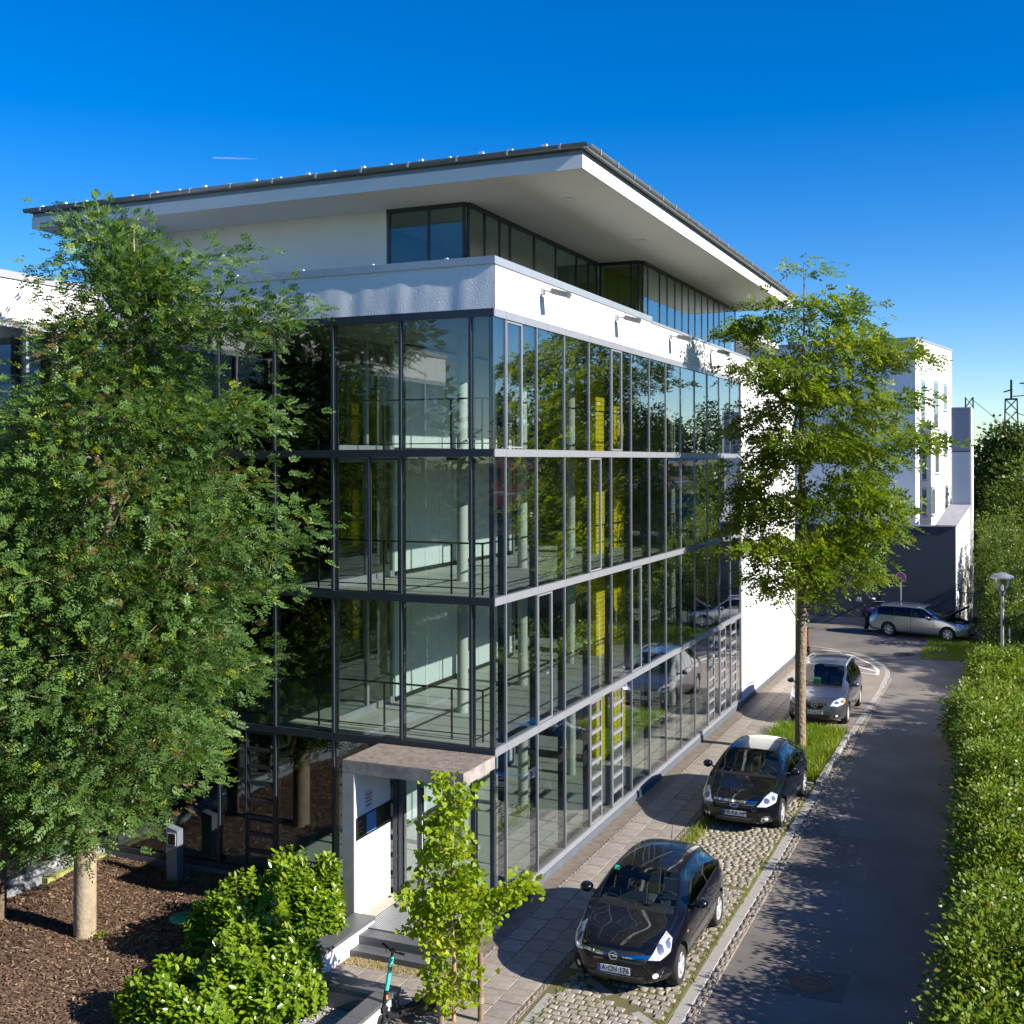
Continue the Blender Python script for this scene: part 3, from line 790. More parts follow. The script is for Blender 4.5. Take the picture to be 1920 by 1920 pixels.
# ---- penthouse
PZ0, PZ1 = 11.30, 13.40
def pent(fc, ts, o=-.03, lead=True):
    for a, b in zip(ts[:-1], ts[1:]): pane(fc, office, a, b, PZ0, PZ1 - .07, 'glass_top', o=-.012)
    for t in ts: ob('penthouse_mullion', fc.box(MB(), (t - .028, -.05, PZ0), (t + .028, .0, PZ1 - .07)), M['alu_dark_and_shaded'], office)
    ob('penthouse_head', fc.box(MB(), (ts[0] - .042, -.082, PZ1 - .07), (ts[-1] + .042, .03, PZ1)), M['alu_dark_and_shaded'], office)
fp1 = Face('R', -1.33); fp2 = Face('R', -0.17); fq = Face('L', 1.7); fq2 = Face('L', 9.5)
pent(fp1, [1.80, 2.54, 3.28, 3.83, 5.17, 6.48, 7.88, 8.77, 9.38])
pent(fp2, [9.62, 10.03, 11.11, 11.83, 12.61, 13.36, 14.07, 14.8, 15.59, 16.35, 17.1, 17.81, 18.55, 20.11])
pent(fq, [1.42, 2.2, 3.10])
pent(fq2, [0.28, 0.47, 1.30])
ob('penthouse_wall', MB().box((-10.9, 1.7, PZ0), (-3.16, 1.85, PZ1)).box((-10.9, 1.86, PZ0), (-10.75, 20.0, PZ1)).box((-10.74, 20.15, PZ0), (-0.30, 20.3, PZ1)), M['white_plaster'], office)
ob('penthouse_floor', MB().box((-10.7, 1.9, PZ0 + .001), (-1.45, 20.1, PZ0 + .02)), M['concrete_floor'], office)
ob('inner_wall', MB().box((-8, 8.9, PZ0 + .02), (-4.0, 9.0, PZ1)).box((-4.1, 2.3, PZ0 + .02), (-4.0, 8.89, PZ1)), M['ceiling'], office)
ob('yellow_wall', MB().box((-1.5, 10.3, PZ0), (-0.35, 10.4, PZ1)).box((-4.5, 12.5, PZ0 + .02), (-2.5, 12.6, PZ1)), M['yellow'], office)
for y in (4.6, 7.6, 12.0, 15.0, 18.0): ob('column', MB().lathe([(.13, PZ0), (.13, PZ1)], (-2.2, y, 0), 16), M['column'], office, 40)
# ---- roof plate with fascia, gutter, brackets, snow guards
ob('soffit', MB().box((-11.05, 0.14, 13.40), (1.62, 20.5, 13.46)), M['soffit'], office)
ob('fascia', MB().box((-11.1, 0.10, 13.385), (1.67, 0.135, 13.62)).box((1.63, 0.14, 13.385), (1.67, 20.55, 13.62)).box((-11.1, 0.14, 13.385), (-11.06, 20.55, 13.62)).box((-11.06, 20.51, 13.385), (1.63, 20.55, 13.62)), M['white_plaster'], office)
ob('fascia_board', MB().box((-11.08, 0.115, 13.622), (1.655, 20.54, 13.72)), M['zinc'], office)
mb = MB(); x0, x1, y0, y1 = -11.15, 1.72, 0.06, 20.6
mb.add([(x0, y0, 13.72), (x1, y0, 13.72), (x1, y1, 13.72), (x0, y1, 13.72), (x0, y0, 13.79), (x1, y0, 13.79), (x1, y1, 13.79), (x0, y1, 13.79), (-4.7, 6.5, 14.15), (-4.7, 14.0, 14.15)],
       [(3, 2, 1, 0), (0, 1, 5, 4), (1, 2, 6, 5), (2, 3, 7, 6), (3, 0, 4, 7), (4, 5, 8), (5, 6, 9, 8), (6, 7, 9), (7, 4, 8, 9)])
ob('roof_sheet', mb, M['zinc'], office)
def gutter(a, b, out):
    """half-round trough"""
    a = Vector(a); b = Vector(b); o = Vector(out); mb = MB(); r = .075; n = 7
    for p in (a, b):
        for k in range(n): 
            an = math.pi * k / (n - 1); q = p + o * (-math.cos(an) * r) + Vector((0, 0, -math.sin(an) * r * 1.1)); mb.v.append(tuple(q))
        for k in range(n): 
            an = math.pi * k / (n - 1); q = p + o * (-math.cos(an) * (r - .008)) + Vector((0, 0, -math.sin(an) * (r - .008) * 1.1)); mb.v.append(tuple(q))
    for k in range(n - 1):
        mb.f += [(k, k + 1, 2 * n + k + 1, 2 * n + k), (n + k + 1, n + k, 3 * n + k, 3 * n + k + 1)]
    g = ob('gutter', mb, M['zinc'], office, 60)
    L = (b - a).length; t = (b - a) / L; c = int(L / .95)
    for i in range(c):
        p = a + t * (i + .5) * L / c
        m2 = MB().obox(p + o * (.077) + Vector((0, 0, -.03)), t * .018, o * .006, Vector((0, 0, .05))).obox(p + Vector((0, 0, .012)), t * .018, o * .075, Vector((0, 0, .008)))
        ob('gutter_bracket', m2, M['galv'], g)
gutter((-11.2, 0.01, 13.79), (1.80, 0.01, 13.79), (0, -1, 0))
gutter((1.765, 0.09, 13.79), (1.765, 20.6, 13.79), (1, 0, 0))
ob('downpipe', MB().tube([(-9.9, 0.02, 13.72), (-9.9, 0.04, 13.45), (-9.7, 0.3, 13.33), (-9.4, 1.6, 13.28)], .035, 8), M['zinc'], office, 60)
for i, x in enumerate(np.arange(-10.9, 1.3, .62)):
    w = .09 if i % 2 else .05
    ob('snow_guard', MB().box((x, .16, 13.84), (x + w, .22, 13.868 + w * .35)), M['steel_white'], office)
mb = MB()
mb.tube([(-11.0, .25, 13.87), (1.5, .25, 13.87)], .012, 5); mb.tube([(1.55, .4, 13.87), (1.55, 20.3, 13.87)], .012, 5)
ob('snow_rail', mb, M['zinc'], office)
for (x, y) in ((0.55, 2.3), (0.6, 6.9), (0.6, 13.0)):
    ob('soffit_lamp', MB().box((x - .12, y - .12, 13.385), (x + .12, y + .12, 13.401)), M['steel_white'], office)
# small rear penthouse behind the blank end
ob('rear_roof', MB().box((-6, 22.5, 12.95), (-0.6, 30.0, 13.15)), M['soffit'], office)
ob('rear_wall', MB().box((-6, 23.0, 11.3), (-1.8, 29.8, 12.945)), M['white_plaster'], office)
mb = MB()
for y in np.arange(20.6, 30, .12): mb.bar((-.4, y, 11.86), (-.4, y, 12.6), .012)
mb.bar((-.4, 20.5, 12.6), (-.4, 30, 12.6), .03)
ob('terrace_railing', mb, M['alu_dark_and_shaded'], office)

# floodlights on the white band
for i, (y, lab) in enumerate([(2.2, 'grey floodlight on the white band nearest the glass corner'), (6.77, 'grey floodlight on the white band, second from the glass corner'),
                              (11.29, 'grey floodlight on the white band beside the dappled leaf shadow'), (15.79, 'grey floodlight on the white band hidden behind a leafy twig'),
                              (20.72, 'grey floodlight on the white band nearest the blank white end wall')]):
    t = thing('floodlight', lab, 'floodlight', (0.03, y, 11.58), 0, 'floodlights along the white band')
    ob('bracket', MB().box((0, -.06, -.03), (.06, .06, .10), .008).bar((.06, 0, .05), (.26, .02, .02), .035), M['galv'], t)
    ob('housing', MB().obox((.40, .03, -.02), Vector((.17, .02, -.05)), Vector((-.01, .12, 0)), Vector((.02, 0, .05))), M['lamp_grey'], t)
    ob('lens', MB().obox((.405, .03, -.075), Vector((.13, .016, -.036)), Vector((-.008, .10, 0)), Vector((.001, 0, .004))), M['steel_white'], t)

# ------------------------------------------------------------------ entrance portal, steps, walls
portal = thing('entrance_portal', 'weathered concrete L shaped canopy over the entrance by the glass corner', 'canopy', (-1.1, -0.7, 0))
def pl(name, mb, m, par=portal, sm=None):
    o = ob(name, mb, m, par, sm); o.matrix_parent_inverse = Matrix.Translation(-par.location); return o
pl('roof_slab', MB().box((-2.33, -1.34, 2.82), (0.04, -0.06, 3.035)), M['concrete'])
pl('roof_top', MB().box((-2.325, -1.335, 3.036), (0.035, -0.062, 3.046)), M['concrete_top'])
pl('side_wall', MB().box((-2.33, -1.34, 0.05), (-2.10, -0.06, 2.818)), M['concrete_smooth'])
pl('wall_face', MB().box((-2.098, -1.325, 0.28), (-2.09, -0.08, 2.812)), M['white_plaster'])
sgn = thing('entrance_sign', 'dark nameplate band with the letter A and blue notice on the portal wall', 'sign', (-2.085, -0.7, 1.62))
pl('plate', MB().box((-2.088, -1.30, 1.62), (-2.075, -0.09, 2.02)), M['bronze'], sgn)
pl('notice', MB().box((-2.0745, -0.95, 1.66), (-2.068, -0.62, 2.0)), M['paper_blue'], sgn)
tm = text_mesh('A', 0.30); o = link('letter', tm, M['ink'], sgn)
o.matrix_parent_inverse = Matrix.Translation(-sgn.location); o.location = (-2.071, -0.32, 1.84); o.rotation_euler = (R(90), 0, R(90))
m_lt = mat('sign_grey', (.2, .2, .2), .5)
for zz, w in ((1.92, .1), (1.80, .16), (1.74, .12)):
    pl('text_line', MB().box((-2.0745, -1.22, zz), (-2.071, -1.22 + w, zz + .02)), m_lt, sgn)
ntc = thing('paper_notice', 'white paper notice with red lines taped above the nameplate', 'notice', (-2.085, -0.85, 2.2))
pl('sheet', MB().box((-2.088, -0.98, 2.06), (-2.084, -0.72, 2.40)), M['paper'], ntc)
m_red = mat('red_ink', (.5, .05, .05), .6)
for i, zz in enumerate((2.33, 2.27, 2.21, 2.14)): pl('text_line', MB().box((-2.0838, -0.95, zz), (-2.082, -0.76 - .03 * (i % 2), zz + .02)), m_red if i < 3 else M['ink'], ntc)
door = thing('entrance_door', 'glazed entrance doors with dark frames under the concrete canopy', 'door', (-1.2, 0.0, 0.28))
for i, x in enumerate((-2.06, -1.55, -0.98, -0.46)):
    w = .09
    pl('door_frame', MB().box((x, -.03, .28), (x + w, .08, 2.995)), M['alu_dark_and_shaded'], door)
for a, b in ((-1.97, -1.55), (-1.46, -.98), (-.89, -.46), (-.37, -.10)):
    pl('pane', MB().box((a, .015, .34), (b, .027, 2.99)), M['glass'], door)
pl('door_frame', MB().box((-2.06, -.031, .281), (-.1, .081, .34)), M['alu_dark_and_shaded'], door)
pl('handle', MB().tube([(-1.40, -.08, .9), (-1.40, -.08, 1.9)], .018, 8), M['chrome'], door)

steps = thing('entrance_steps', 'dark granite entrance steps and landing with a foot grate', 'steps', (-0.8, -1.5, 0))
pl('landing', MB().box((-2.08, -1.92, -.03), (0.0, -0.032, .28)), M['granite_dark'], steps)
pl('step', MB().box((-1.64, -2.2, -.03), (0.03, -1.922, .14)), M['granite_dark'], steps)
pl('pad', MB().box((-2.08, -1.32, .281), (-1.80, -.06, .286)), mat('pale_stone', (.42, .37, .31), .8, noise=(5, .1)), steps)
pl('grate_pan', MB().box((-1.76, -1.62, .281), (-.35, -.12, .285)), M['ink'], steps)
for i in range(34):
    pl('grate_bar', MB().box((-1.75 + i * .0415, -1.61, .286), (-1.728 + i * .0415, -.13, .30)), M['alu'], steps)
planter = thing('low_wall', 'low white wall with dark granite coping left of the entrance steps', 'wall', (-1.85, -2.5, 0))
pl('wall', MB().box((-2.02, -3.42, -.05), (-1.66, -1.40, .36)), M['white_plaster'], planter)
for i in range(3): pl('coping', MB().box((-2.05, -3.44 + i * .68, .361), (-1.63, -2.765 + i * .68, .42)), M['granite_dark'], planter)
basin = thing('planter_wall', 'low L shaped planter wall with dark granite coping beside the turquoise scooter', 'wall', (-0.6, -3.8, 0))
pl('wall', MB().box((-1.28, -3.87, -.05), (0.08, -3.62, .36)), M['granite_dark'], basin)  # face in shadow: the shade is put into this dark stone colour
pl('wall_face', MB().box((-.16, -7, -.05), (.08, -3.872, .36)), M['white_plaster'], basin)
for x0, x1 in ((-1.31, -.62), (-.615, .10)): pl('coping', MB().box((x0, -3.88, .361), (x1, -3.60, .42)), M['granite_dark'], basin)
for i in range(4): pl('coping', MB().box((-.19, -3.885 - .8 * (i + 1), .361), (.10, -3.89 - .8 * i, .42)), M['granite_dark'], basin)
n = 1500; c = np.stack([rng.uniform(-2.4, -.18, n), rng.uniform(-6.5, -3.9, n), rng.uniform(.03, .06, n)], -1); s = rng.uniform(.012, .03, n)
oct_v = np.array([(1, 0, 0), (-1, 0, 0), (0, 1, 0), (0, -1, 0), (0, 0, .7), (0, 0, -.7)]); oct_f = np.array([(0, 2, 4), (2, 1, 4), (1, 3, 4), (3, 0, 4), (2, 0, 5), (1, 2, 5), (3, 1, 5), (0, 3, 5)])
V = (c[:, None] + oct_v[None] * s[:, None, None] * rng.uniform(.7, 1.3, (n, 1, 3))).reshape(-1, 3); F = (np.arange(n)[:, None, None] * 6 + oct_f[None]).reshape(-1, 3)
o = link('pebbles', np_mesh('pebbles', V, None, F), M['pebble']); o['kind'] = 'stuff'
ob('gravel_bed', MB().box((-2.44, -7, -.05), (-.165, -3.88, .03)), M['pebble'])['kind'] = 'structure'

# ------------------------------------------------------------------ left wing
wing = thing('office_wing', 'lower glazed wing with white parapet at the left edge behind the big tree', 'building', (-9.14, -4, 0))
wt = [0.0, .42, 1.19, 1.94, 3.3, 4.65, 6.0, 7.4, 8.7, 10.1, 11.5, 13, 14.5, 16]
def wl(name, mb, m): return pl(name, mb, m, wing)
for ri, (z0, z1) in enumerate(ROWS):
    for a, b in zip(wt[:-1], wt[1:]): o = pane(FW, wing, a, b, z0, z1); o.matrix_parent_inverse = Matrix.Translation(-wing.location)
    for t in wt[1:-1]:
        wl('mullion', FW.box(MB(), (t - .04, -.06, z0), (t + .04, .05, z1)), M['alu_light'])
        wl('inner_fin', FW.box(MB(), (t - .03, -.36, z0), (t + .03, -.08, z1)), M['alu_dark_and_shaded'])
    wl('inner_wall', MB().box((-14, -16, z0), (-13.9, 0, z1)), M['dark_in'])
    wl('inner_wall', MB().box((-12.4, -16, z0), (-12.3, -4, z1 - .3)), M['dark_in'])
for bi, (z0, z1) in enumerate(BANDS):
    for a, b in zip(wt[:-1], wt[1:]): wl('spandrel', FW.box(MB(), (a + .003, -.09, z0), (b - .003, .03, z1)), M['alu_light'])
    wl('floor', MB().box((-14, -16, z1 - .03), (-9.26, 0.1, z1 - .01)), M['concrete_floor'])
    if bi: wl('ceiling', MB().box((-14, -16, z0), (-9.26, 0.1, z1 - .031)), M['ceiling'])
wl('plinth', MB().box((-9.5, -16, -.05), (-9.09, -.04, .172)), M['plinth'])
wl('ledge', MB().box((-9.085, -16, -.05), (-8.95, -.04, .2)), M['coping'])
wl('parapet_wall', MB().box((-9.5, -16, Z['A']), (-9.11, -.04, Z['P0'])), M['white_plaster'])
for i in range(10): wl('coping', MB().box((-9.6, -1.6 * (i + 1) + .003 - .07, Z['P0']), (-9.07, -1.6 * i - .003 - .07, Z['P'])), M['alu_light'])
wl('roof_deck', MB().box((-14, -16, 11.06), (-9.52, 0.3, 11.3)), M['zinc'])
wl('back_wall', MB().box((-14.2, -16, 0), (-14.02, 10, 11.3)), M['white_plaster'])
tag(ob('mossy_board', MB().box((-8.94, -1.75, .03), (-8.80, -.15, .16)), M['moss']), 'mossy timber edging board lying against the wing ledge', 'board')

# ------------------------------------------------------------------ vegetation generators
def unit(a): return a / np.maximum(np.linalg.norm(a, axis=-1, keepdims=True), 1e-9)
def skeleton(trunk, clumps, r_tip=.008, r_base=.15, power=.5, seed=1, lift=.25):
    """Grow limbs from the trunk polyline to every clump centre. Returns a mesh builder of tapered limbs."""
    g = np.random.default_rng(seed)
    nodes = [np.array(p, float) for p in trunk]; par = [-1] + list(range(len(trunk) - 1)); nt = len(trunk)
    cl = np.array(clumps); axis = np.array(trunk)
    dist = np.min(np.linalg.norm(cl[:, None] - axis[None], axis=2), axis=1)
    NP = np.array(nodes)
    for i in np.argsort(dist):
        c = cl[i]; d = NP - c
        cost = np.linalg.norm(d, axis=1) + 0.9 * np.maximum(d[:, 2] + lift, 0)
        cost[:2] += 5
        j = int(np.argmin(cost)); a = NP[j]; L = np.linalg.norm(c - a); k = max(1, int(L / .55)); p = j
        for s in range(1, k + 1):
            f = s / k; q = a + (c - a) * f + g.normal(0, .05, 3) * L * (1 if s < k else 0); q[2] += .10 * L * f * (1 - f)
            nodes.append(q); par.append(p); p = len(nodes) - 1
        NP = np.array(nodes)
    cnt = np.zeros(len(nodes)); 
    has = np.zeros(len(nodes), bool)
    for i in range(len(nodes) - 1, 0, -1):
        if not has[i]: cnt[i] += 1
        if par[i] >= 0: cnt[par[i]] += cnt[i]; has[par[i]] = True
    rad = r_tip * np.maximum(cnt, 1) ** power; rad = rad * (r_base / rad[0]) ** (np.clip(np.log(np.maximum(cnt, 1)) / np.log(cnt[0]), 0, 1))
    limbs = MB(); tr = MB()
    tr.tube([tuple(nodes[i]) for i in range(nt)], [rad[i] for i in range(nt)], 14)
    for i in range(nt, len(nodes)):
        a, b = nodes[par[i]], nodes[i]
        limbs.tube([tuple(a), tuple(b)], [min(rad[i] * 1.15, rad[par[i]]), rad[i]], 5, cap=False)
    return tr, limbs
def sprays(P, D, N, L, pairs, ll, lw, g, droop=.15):
    """Pinnate leaves: rachis with leaflet pairs, each leaflet one folded-free quad."""
    n = len(P); Sd = unit(np.cross(D, N)); N2 = unit(np.cross(Sd, D)); V = []; 
    for j in range(pairs + 1):
        f = (j + 1) / (pairs + 1); pos = P + D * (L * f)[:, None] - np.array([0, 0, 1]) * (droop * L * f * f)[:, None]
        sides = ((1,), (-1,)) if j < pairs else ((0,),)
        for (s,) in sides:
            d = unit(Sd * (.9 * s) + D * (.55 if s else 1) + N2 * g.normal(0, .22, (n, 1)))
            w = unit(np.cross(d, N2)) * (lw * g.uniform(.8, 1.2, n))[:, None]; l = (ll * g.uniform(.8, 1.15, n) * (1 - .25 * abs(f - .5)))[:, None]
            V.append(np.stack([pos, pos + d * l * .45 - w + N2 * .12 * lw, pos + d * l, pos + d * l * .45 + w + N2 * .12 * lw], 1))
    V = np.stack(V, 1); m = V.shape[1]
    return V.reshape(-1, 3), m
def pine_leaves(P, D, N, l, w):
    """Simple pointed leaves folded along the midrib (two quads)."""
    Sd = unit(np.cross(D, N)); N2 = unit(np.cross(Sd, D)); l = l[:, None]; w = w[:, None]
    V = np.stack([P, P + D * l * .3 - Sd * w + N2 * w * .35, P + D * l * .7 - Sd * w * .9 + N2 * w * .35, P + D * l, P + D * l * .7 + Sd * w * .9 + N2 * w * .35, P + D * l * .3 + Sd * w + N2 * w * .35], 1)
    i = np.arange(len(P))[:, None] * 6
    Q = np.concatenate([i + np.array([0, 1, 2, 3]), i + np.array([0, 3, 4, 5])])
    return V.reshape(-1, 3), Q
def diamonds(P, D, N, l, w):
    Sd = unit(np.cross(D, N)); l = l[:, None]; w = w[:, None]
    V = np.stack([P, P + D * l * .5 - Sd * w, P + D * l, P + D * l * .5 + Sd * w], 1).reshape(-1, 3)
    return V, np.arange(len(P) * 4).reshape(-1, 4)
def clump_points(cl, per, spread, g, keep=None):
    """Leaf bases round clump centres, with outward-and-up growth directions."""
    n = len(cl) * per; ci = np.repeat(np.arange(len(cl)), per)
    off = g.normal(0, 1, (n, 3)) * (np.array([spread, spread, spread * .62]) if np.isscalar(spread) else spread * np.array([1, 1, .5]))
    P = cl[ci] + off
    if keep is not None:
        k = keep(P); P, off, ci = P[k], off[k], ci[k]
    return P, off, ci

FACE_R = np.array([math.cos(CAM_YAW), math.sin(CAM_YAW), 0]); FACE_F = np.array([-math.sin(CAM_YAW), math.cos(CAM_YAW), 0])

def crown_volume(n, zs, Rr, Cc, g, base, squash=1.0, keep=None, shell=.55, rough=.28):
    """Random clump centres in a lathe-like crown: radius Rr(z) and sideways lean Cc(z) along the picture's horizontal."""
    out = []
    ph = g.uniform(0, 6.28, 4)
    while len(out) < n:
        z = g.uniform(zs[0], zs[-1]); Rm = np.interp(z, zs, Rr)
        if g.random() > (Rm / max(Rr)) ** 1.2 + .05: continue
        a = g.uniform(0, 2 * math.pi); rr = Rm * (shell + (1 - shell) * g.random()) if g.random() < .72 else Rm * math.sqrt(g.random()) * .8
        rr *= 1 + rough * math.sin(3 * a + z * 1.7 + ph[0]) * math.sin(2 * z + ph[1] + a) 
        p = np.array(base) + FACE_R * (np.interp(z, zs, Cc) + rr * math.cos(a)) + FACE_F * rr * math.sin(a) * squash
        p[2] = z
        if keep is None or keep(p[None])[0]: out.append(p)
    return np.array(out)

# ------------------------------------------------------------------ big rowan in the mulch bed
def build_rowan():
    g = np.random.default_rng(11)
    base = (-6.36, -3.3, 0.04)
    t = thing('rowan_tree', 'big dense rowan with smooth pale trunk standing in the bark mulch', 'tree', base)
    vs = np.array([1570, 1540, 1480, 1400, 1300, 1200, 1100, 1000, 900, 800, 700, 620, 560, 500, 440, 395])
    right = np.array([.4, 1.1, 2.1, 2.65, 2.9, 2.9, 2.9, 2.9, 2.6, 2.4, 2.05, 1.95, 1.8, 1.5, .85, .4])
    left = np.array([.6, 1.6, 2.0, 2.4, 2.6, 2.7, 2.7, 2.6, 2.2, 1.5, .75, .75, .6, .45, .25, .2])
    zs = (8.3 - (vs - 864) / 107.0)
    Rr = (right + left) / 2 - .25; Cc = (right - left) / 2
    keep = lambda P: (P[:, 1] < -.28) & (P[:, 0] > -9.0)
    cl = crown_volume(620, zs, Rr, Cc, g, base, 1.0, keep)
    for (v0_, v1_, ext, nn) in ((640, 590, 3.65, 15), (790, 765, 3.3, 11), (1010, 1000, 3.75, 12), (1130, 1100, 3.3, 8), (930, 905, 3.2, 7), (1260, 1230, 3.1, 8), (560, 520, 2.5, 7)):
        for f in np.linspace(.45, 1, nn):                     # single boughs that reach out past the crown
            q = np.array(base) + FACE_R * (ext * f) + FACE_F * g.normal(-.3, .25); q[2] = 8.3 - (v0_ + (v1_ - v0_) * f - 864) / 107.0 + g.normal(0, .12)
            if keep(q[None])[0]: cl = np.vstack([cl, q[None]])
    trunk = [(-6.36, -3.3, 0.0), (-6.36, -3.3, .25), (-6.35, -3.3, 1.2), (-6.34, -3.29, 2.2), (-6.3, -3.28, 3.4), (-6.2, -3.27, 4.8), (-6.0, -3.2, 6.5), (-5.75, -3.1, 8.2), (-5.6, -3.05, 9.8), (-5.5, -3.0, 11.3), (-5.5, -3.0, 12.4)]
    tr, limbs = skeleton(trunk, cl, .0042, .19, .5, 3)
    for nm, mb in (('trunk', tr), ('limbs', limbs)):
        o = ob(nm, mb, M['bark_pale'], t, 70); o.matrix_parent_inverse = Matrix.Translation(-t.location)
        if nm == 'limbs': o['kind'] = 'stuff'
    P, off, ci = clump_points(cl, 40, .32, g, keep)
    # flare the trunk foot
    axis = np.array(base)[None] + FACE_R[None] * .5; rad = P - axis; rad[:, 2] = .35
    D = unit(unit(rad) * .8 + unit(off) * .7 + g.normal(0, .45, P.shape)); D[:, 2] = D[:, 2] * .8 + .05; D = unit(D)
    N = unit(np.array([.50, -.32, .8]) + g.normal(0, .45, P.shape))
    L = g.uniform(.16, .25, len(P))
    V, m = sprays(P, D, N, L, 5, .085, .0175, g, .25)
    ctint = g.random(len(cl)); brown = (g.random(len(cl)) < .075)
    tint = np.clip(ctint[ci] * .35 + g.random(len(P)) * .45, 0, .8); z = P[:, 2]
    tint = np.where(brown[ci] & (g.random(len(P)) < .6), .90, tint); tint = np.where(g.random(len(P)) < .035, .99, tint)
    me = np_mesh('crown', V, np.arange(len(V)).reshape(-1, 4), tint=np.repeat(tint, m))
    o = link('crown', me, M['leaf_rowan'], t); o.matrix_parent_inverse = Matrix.Translation(-t.location)
build_rowan()

def simple_tree(name, label, base, H, Rmax, z0, m, bark, g, n_cl=120, per=60, leaf=.13, spread=.45, r=.16, group=None, prof=None, keep=None, cat='tree'):
    t = thing(name, label, cat, base, 0, group)
    zs = np.linspace(z0, H, 7); pf = prof or [.45, .85, 1.0, .95, .78, .5, .15]
    cl = crown_volume(n_cl, zs, np.array(pf) * Rmax, np.zeros(7), g, base, 1.0, keep)
    top = np.array(base) + [0, 0, H * .85]
    trunk = [tuple(np.array(base) + (top - base) * f + g.normal(0, .04, 3) * (f > 0)) for f in np.linspace(0, 1, 8)]
    tr, limbs = skeleton(trunk, cl, .012, r, .5, 5)
    for nm, mb in (('trunk', tr), ('limbs', limbs)):
        o = ob(nm, mb, bark, t, 70); o.matrix_parent_inverse = Matrix.Translation(-t.location)
        if nm == 'limbs': o['kind'] = 'stuff'
    P, off, ci = clump_points(cl, per, spread, g, keep)
    D = unit(off + g.normal(0, .5, P.shape) * spread + np.array([0, 0, .1])); N = unit(np.array([.2, -.1, 1]) + g.normal(0, .6, P.shape))
    V, Q = diamonds(P, D, N, g.uniform(.7, 1.2, len(P)) * leaf, g.uniform(.7, 1.2, len(P)) * leaf * .32)
    tint = np.clip(g.random(len(cl))[ci] * .5 + g.random(len(P)) * .5, 0, 1)
    o = link('crown', np_mesh('crown', V, Q, tint=tint), m, t); o.matrix_parent_inverse = Matrix.Translation(-t.location)
    return t
gk = np.random.default_rng(21)
simple_tree('rowan_tree', 'second tree with brown trunk cut off by the left picture edge', (-8.30, -3.38, 0.04), 8.4, 1.15, 3.4, M['leaf_rowan'], M['bark_brown'], gk, 60, 120, .13, .3, .13, keep=lambda P: P[:, 0] > -9.0)

# ------------------------------------------------------------------ street tree in the grass pit
def build_street_tree():
    g = np.random.default_rng(15)
    base = (2.93, 14.45, 0.04)
    t = thing('street_tree', 'slender leafy street tree growing from the grass pit between the parked cars', 'tree', base)
    k = 66.0
    vs = np.array([1125, 1090, 1040, 980, 900, 820, 740, 660, 600, 540, 500, 468])
    right = np.array([70, 130, 190, 225, 240, 250, 245, 205, 150, 70, 45, 20]) / k
    left = np.array([20, 130, 160, 150, 155, 160, 165, 160, 145, 75, 35, 20]) / k
    zs = 8.3 - (vs - 864) / k
    cl = crown_volume(200, zs, (right + left) / 2 - .2, (right - left) / 2, g, base, .72, lambda P: P[:, 0] > .25, shell=.35)
    trunk = [(2.93, 14.45, 0), (2.93, 14.45, .3), (2.92, 14.45, 1.2), (2.93, 14.46, 2.4), (2.96, 14.46, 3.6), (3.0, 14.48, 4.7), (3.02, 14.5, 5.8), (3.0, 14.5, 7.2), (2.95, 14.5, 8.8), (3.0, 14.5, 10.4), (3.05, 14.5, 12.2), (3.05, 14.5, 13.9)]
    tr, limbs = skeleton(trunk, cl, .009, .15, .52, 9, lift=.5)
    for nm, mb in (('trunk', tr), ('limbs', limbs)):
        o = ob(nm, mb, M['bark_brown'] if nm == 'limbs' else M['bark_trunk'], t, 70); o.matrix_parent_inverse = Matrix.Translation(-t.location)
        if nm == 'limbs': o['kind'] = 'stuff'
    P, off, ci = clump_points(cl, 40, np.array([.36, .36, .26]), g, lambda P: P[:, 0] > .1)
    rad = P - np.array([3, 14.5, 0]); rad[:, 2] = .2
    D = unit(unit(rad) * .7 + unit(off) * .6 + g.normal(0, .4, P.shape)); D[:, 2] = D[:, 2] * .6 - .1; D = unit(D)
    N = unit(np.array([.58, -.38, .7]) + g.normal(0, .4, P.shape))
    V, m = sprays(P, D, N, g.uniform(.20, .34, len(P)), 3, .16, .033, g, .35)
    tint = np.clip(g.random(len(cl))[ci] * .5 + g.random(len(P)) * .5, 0, 1)
    o = link('crown', np_mesh('crown', V, np.arange(len(V)).reshape(-1, 4), tint=np.repeat(tint, m)), M['leaf_ash'], t); o.matrix_parent_inverse = Matrix.Translation(-t.location)
M['bark_trunk'] = mat('furrowed_bark', (0.17, 0.125, 0.085), 0.95, noise=(10, 0.4), bump=(14, 1.0, 0.05), color2=(0.30, 0.23, 0.15))
build_street_tree()

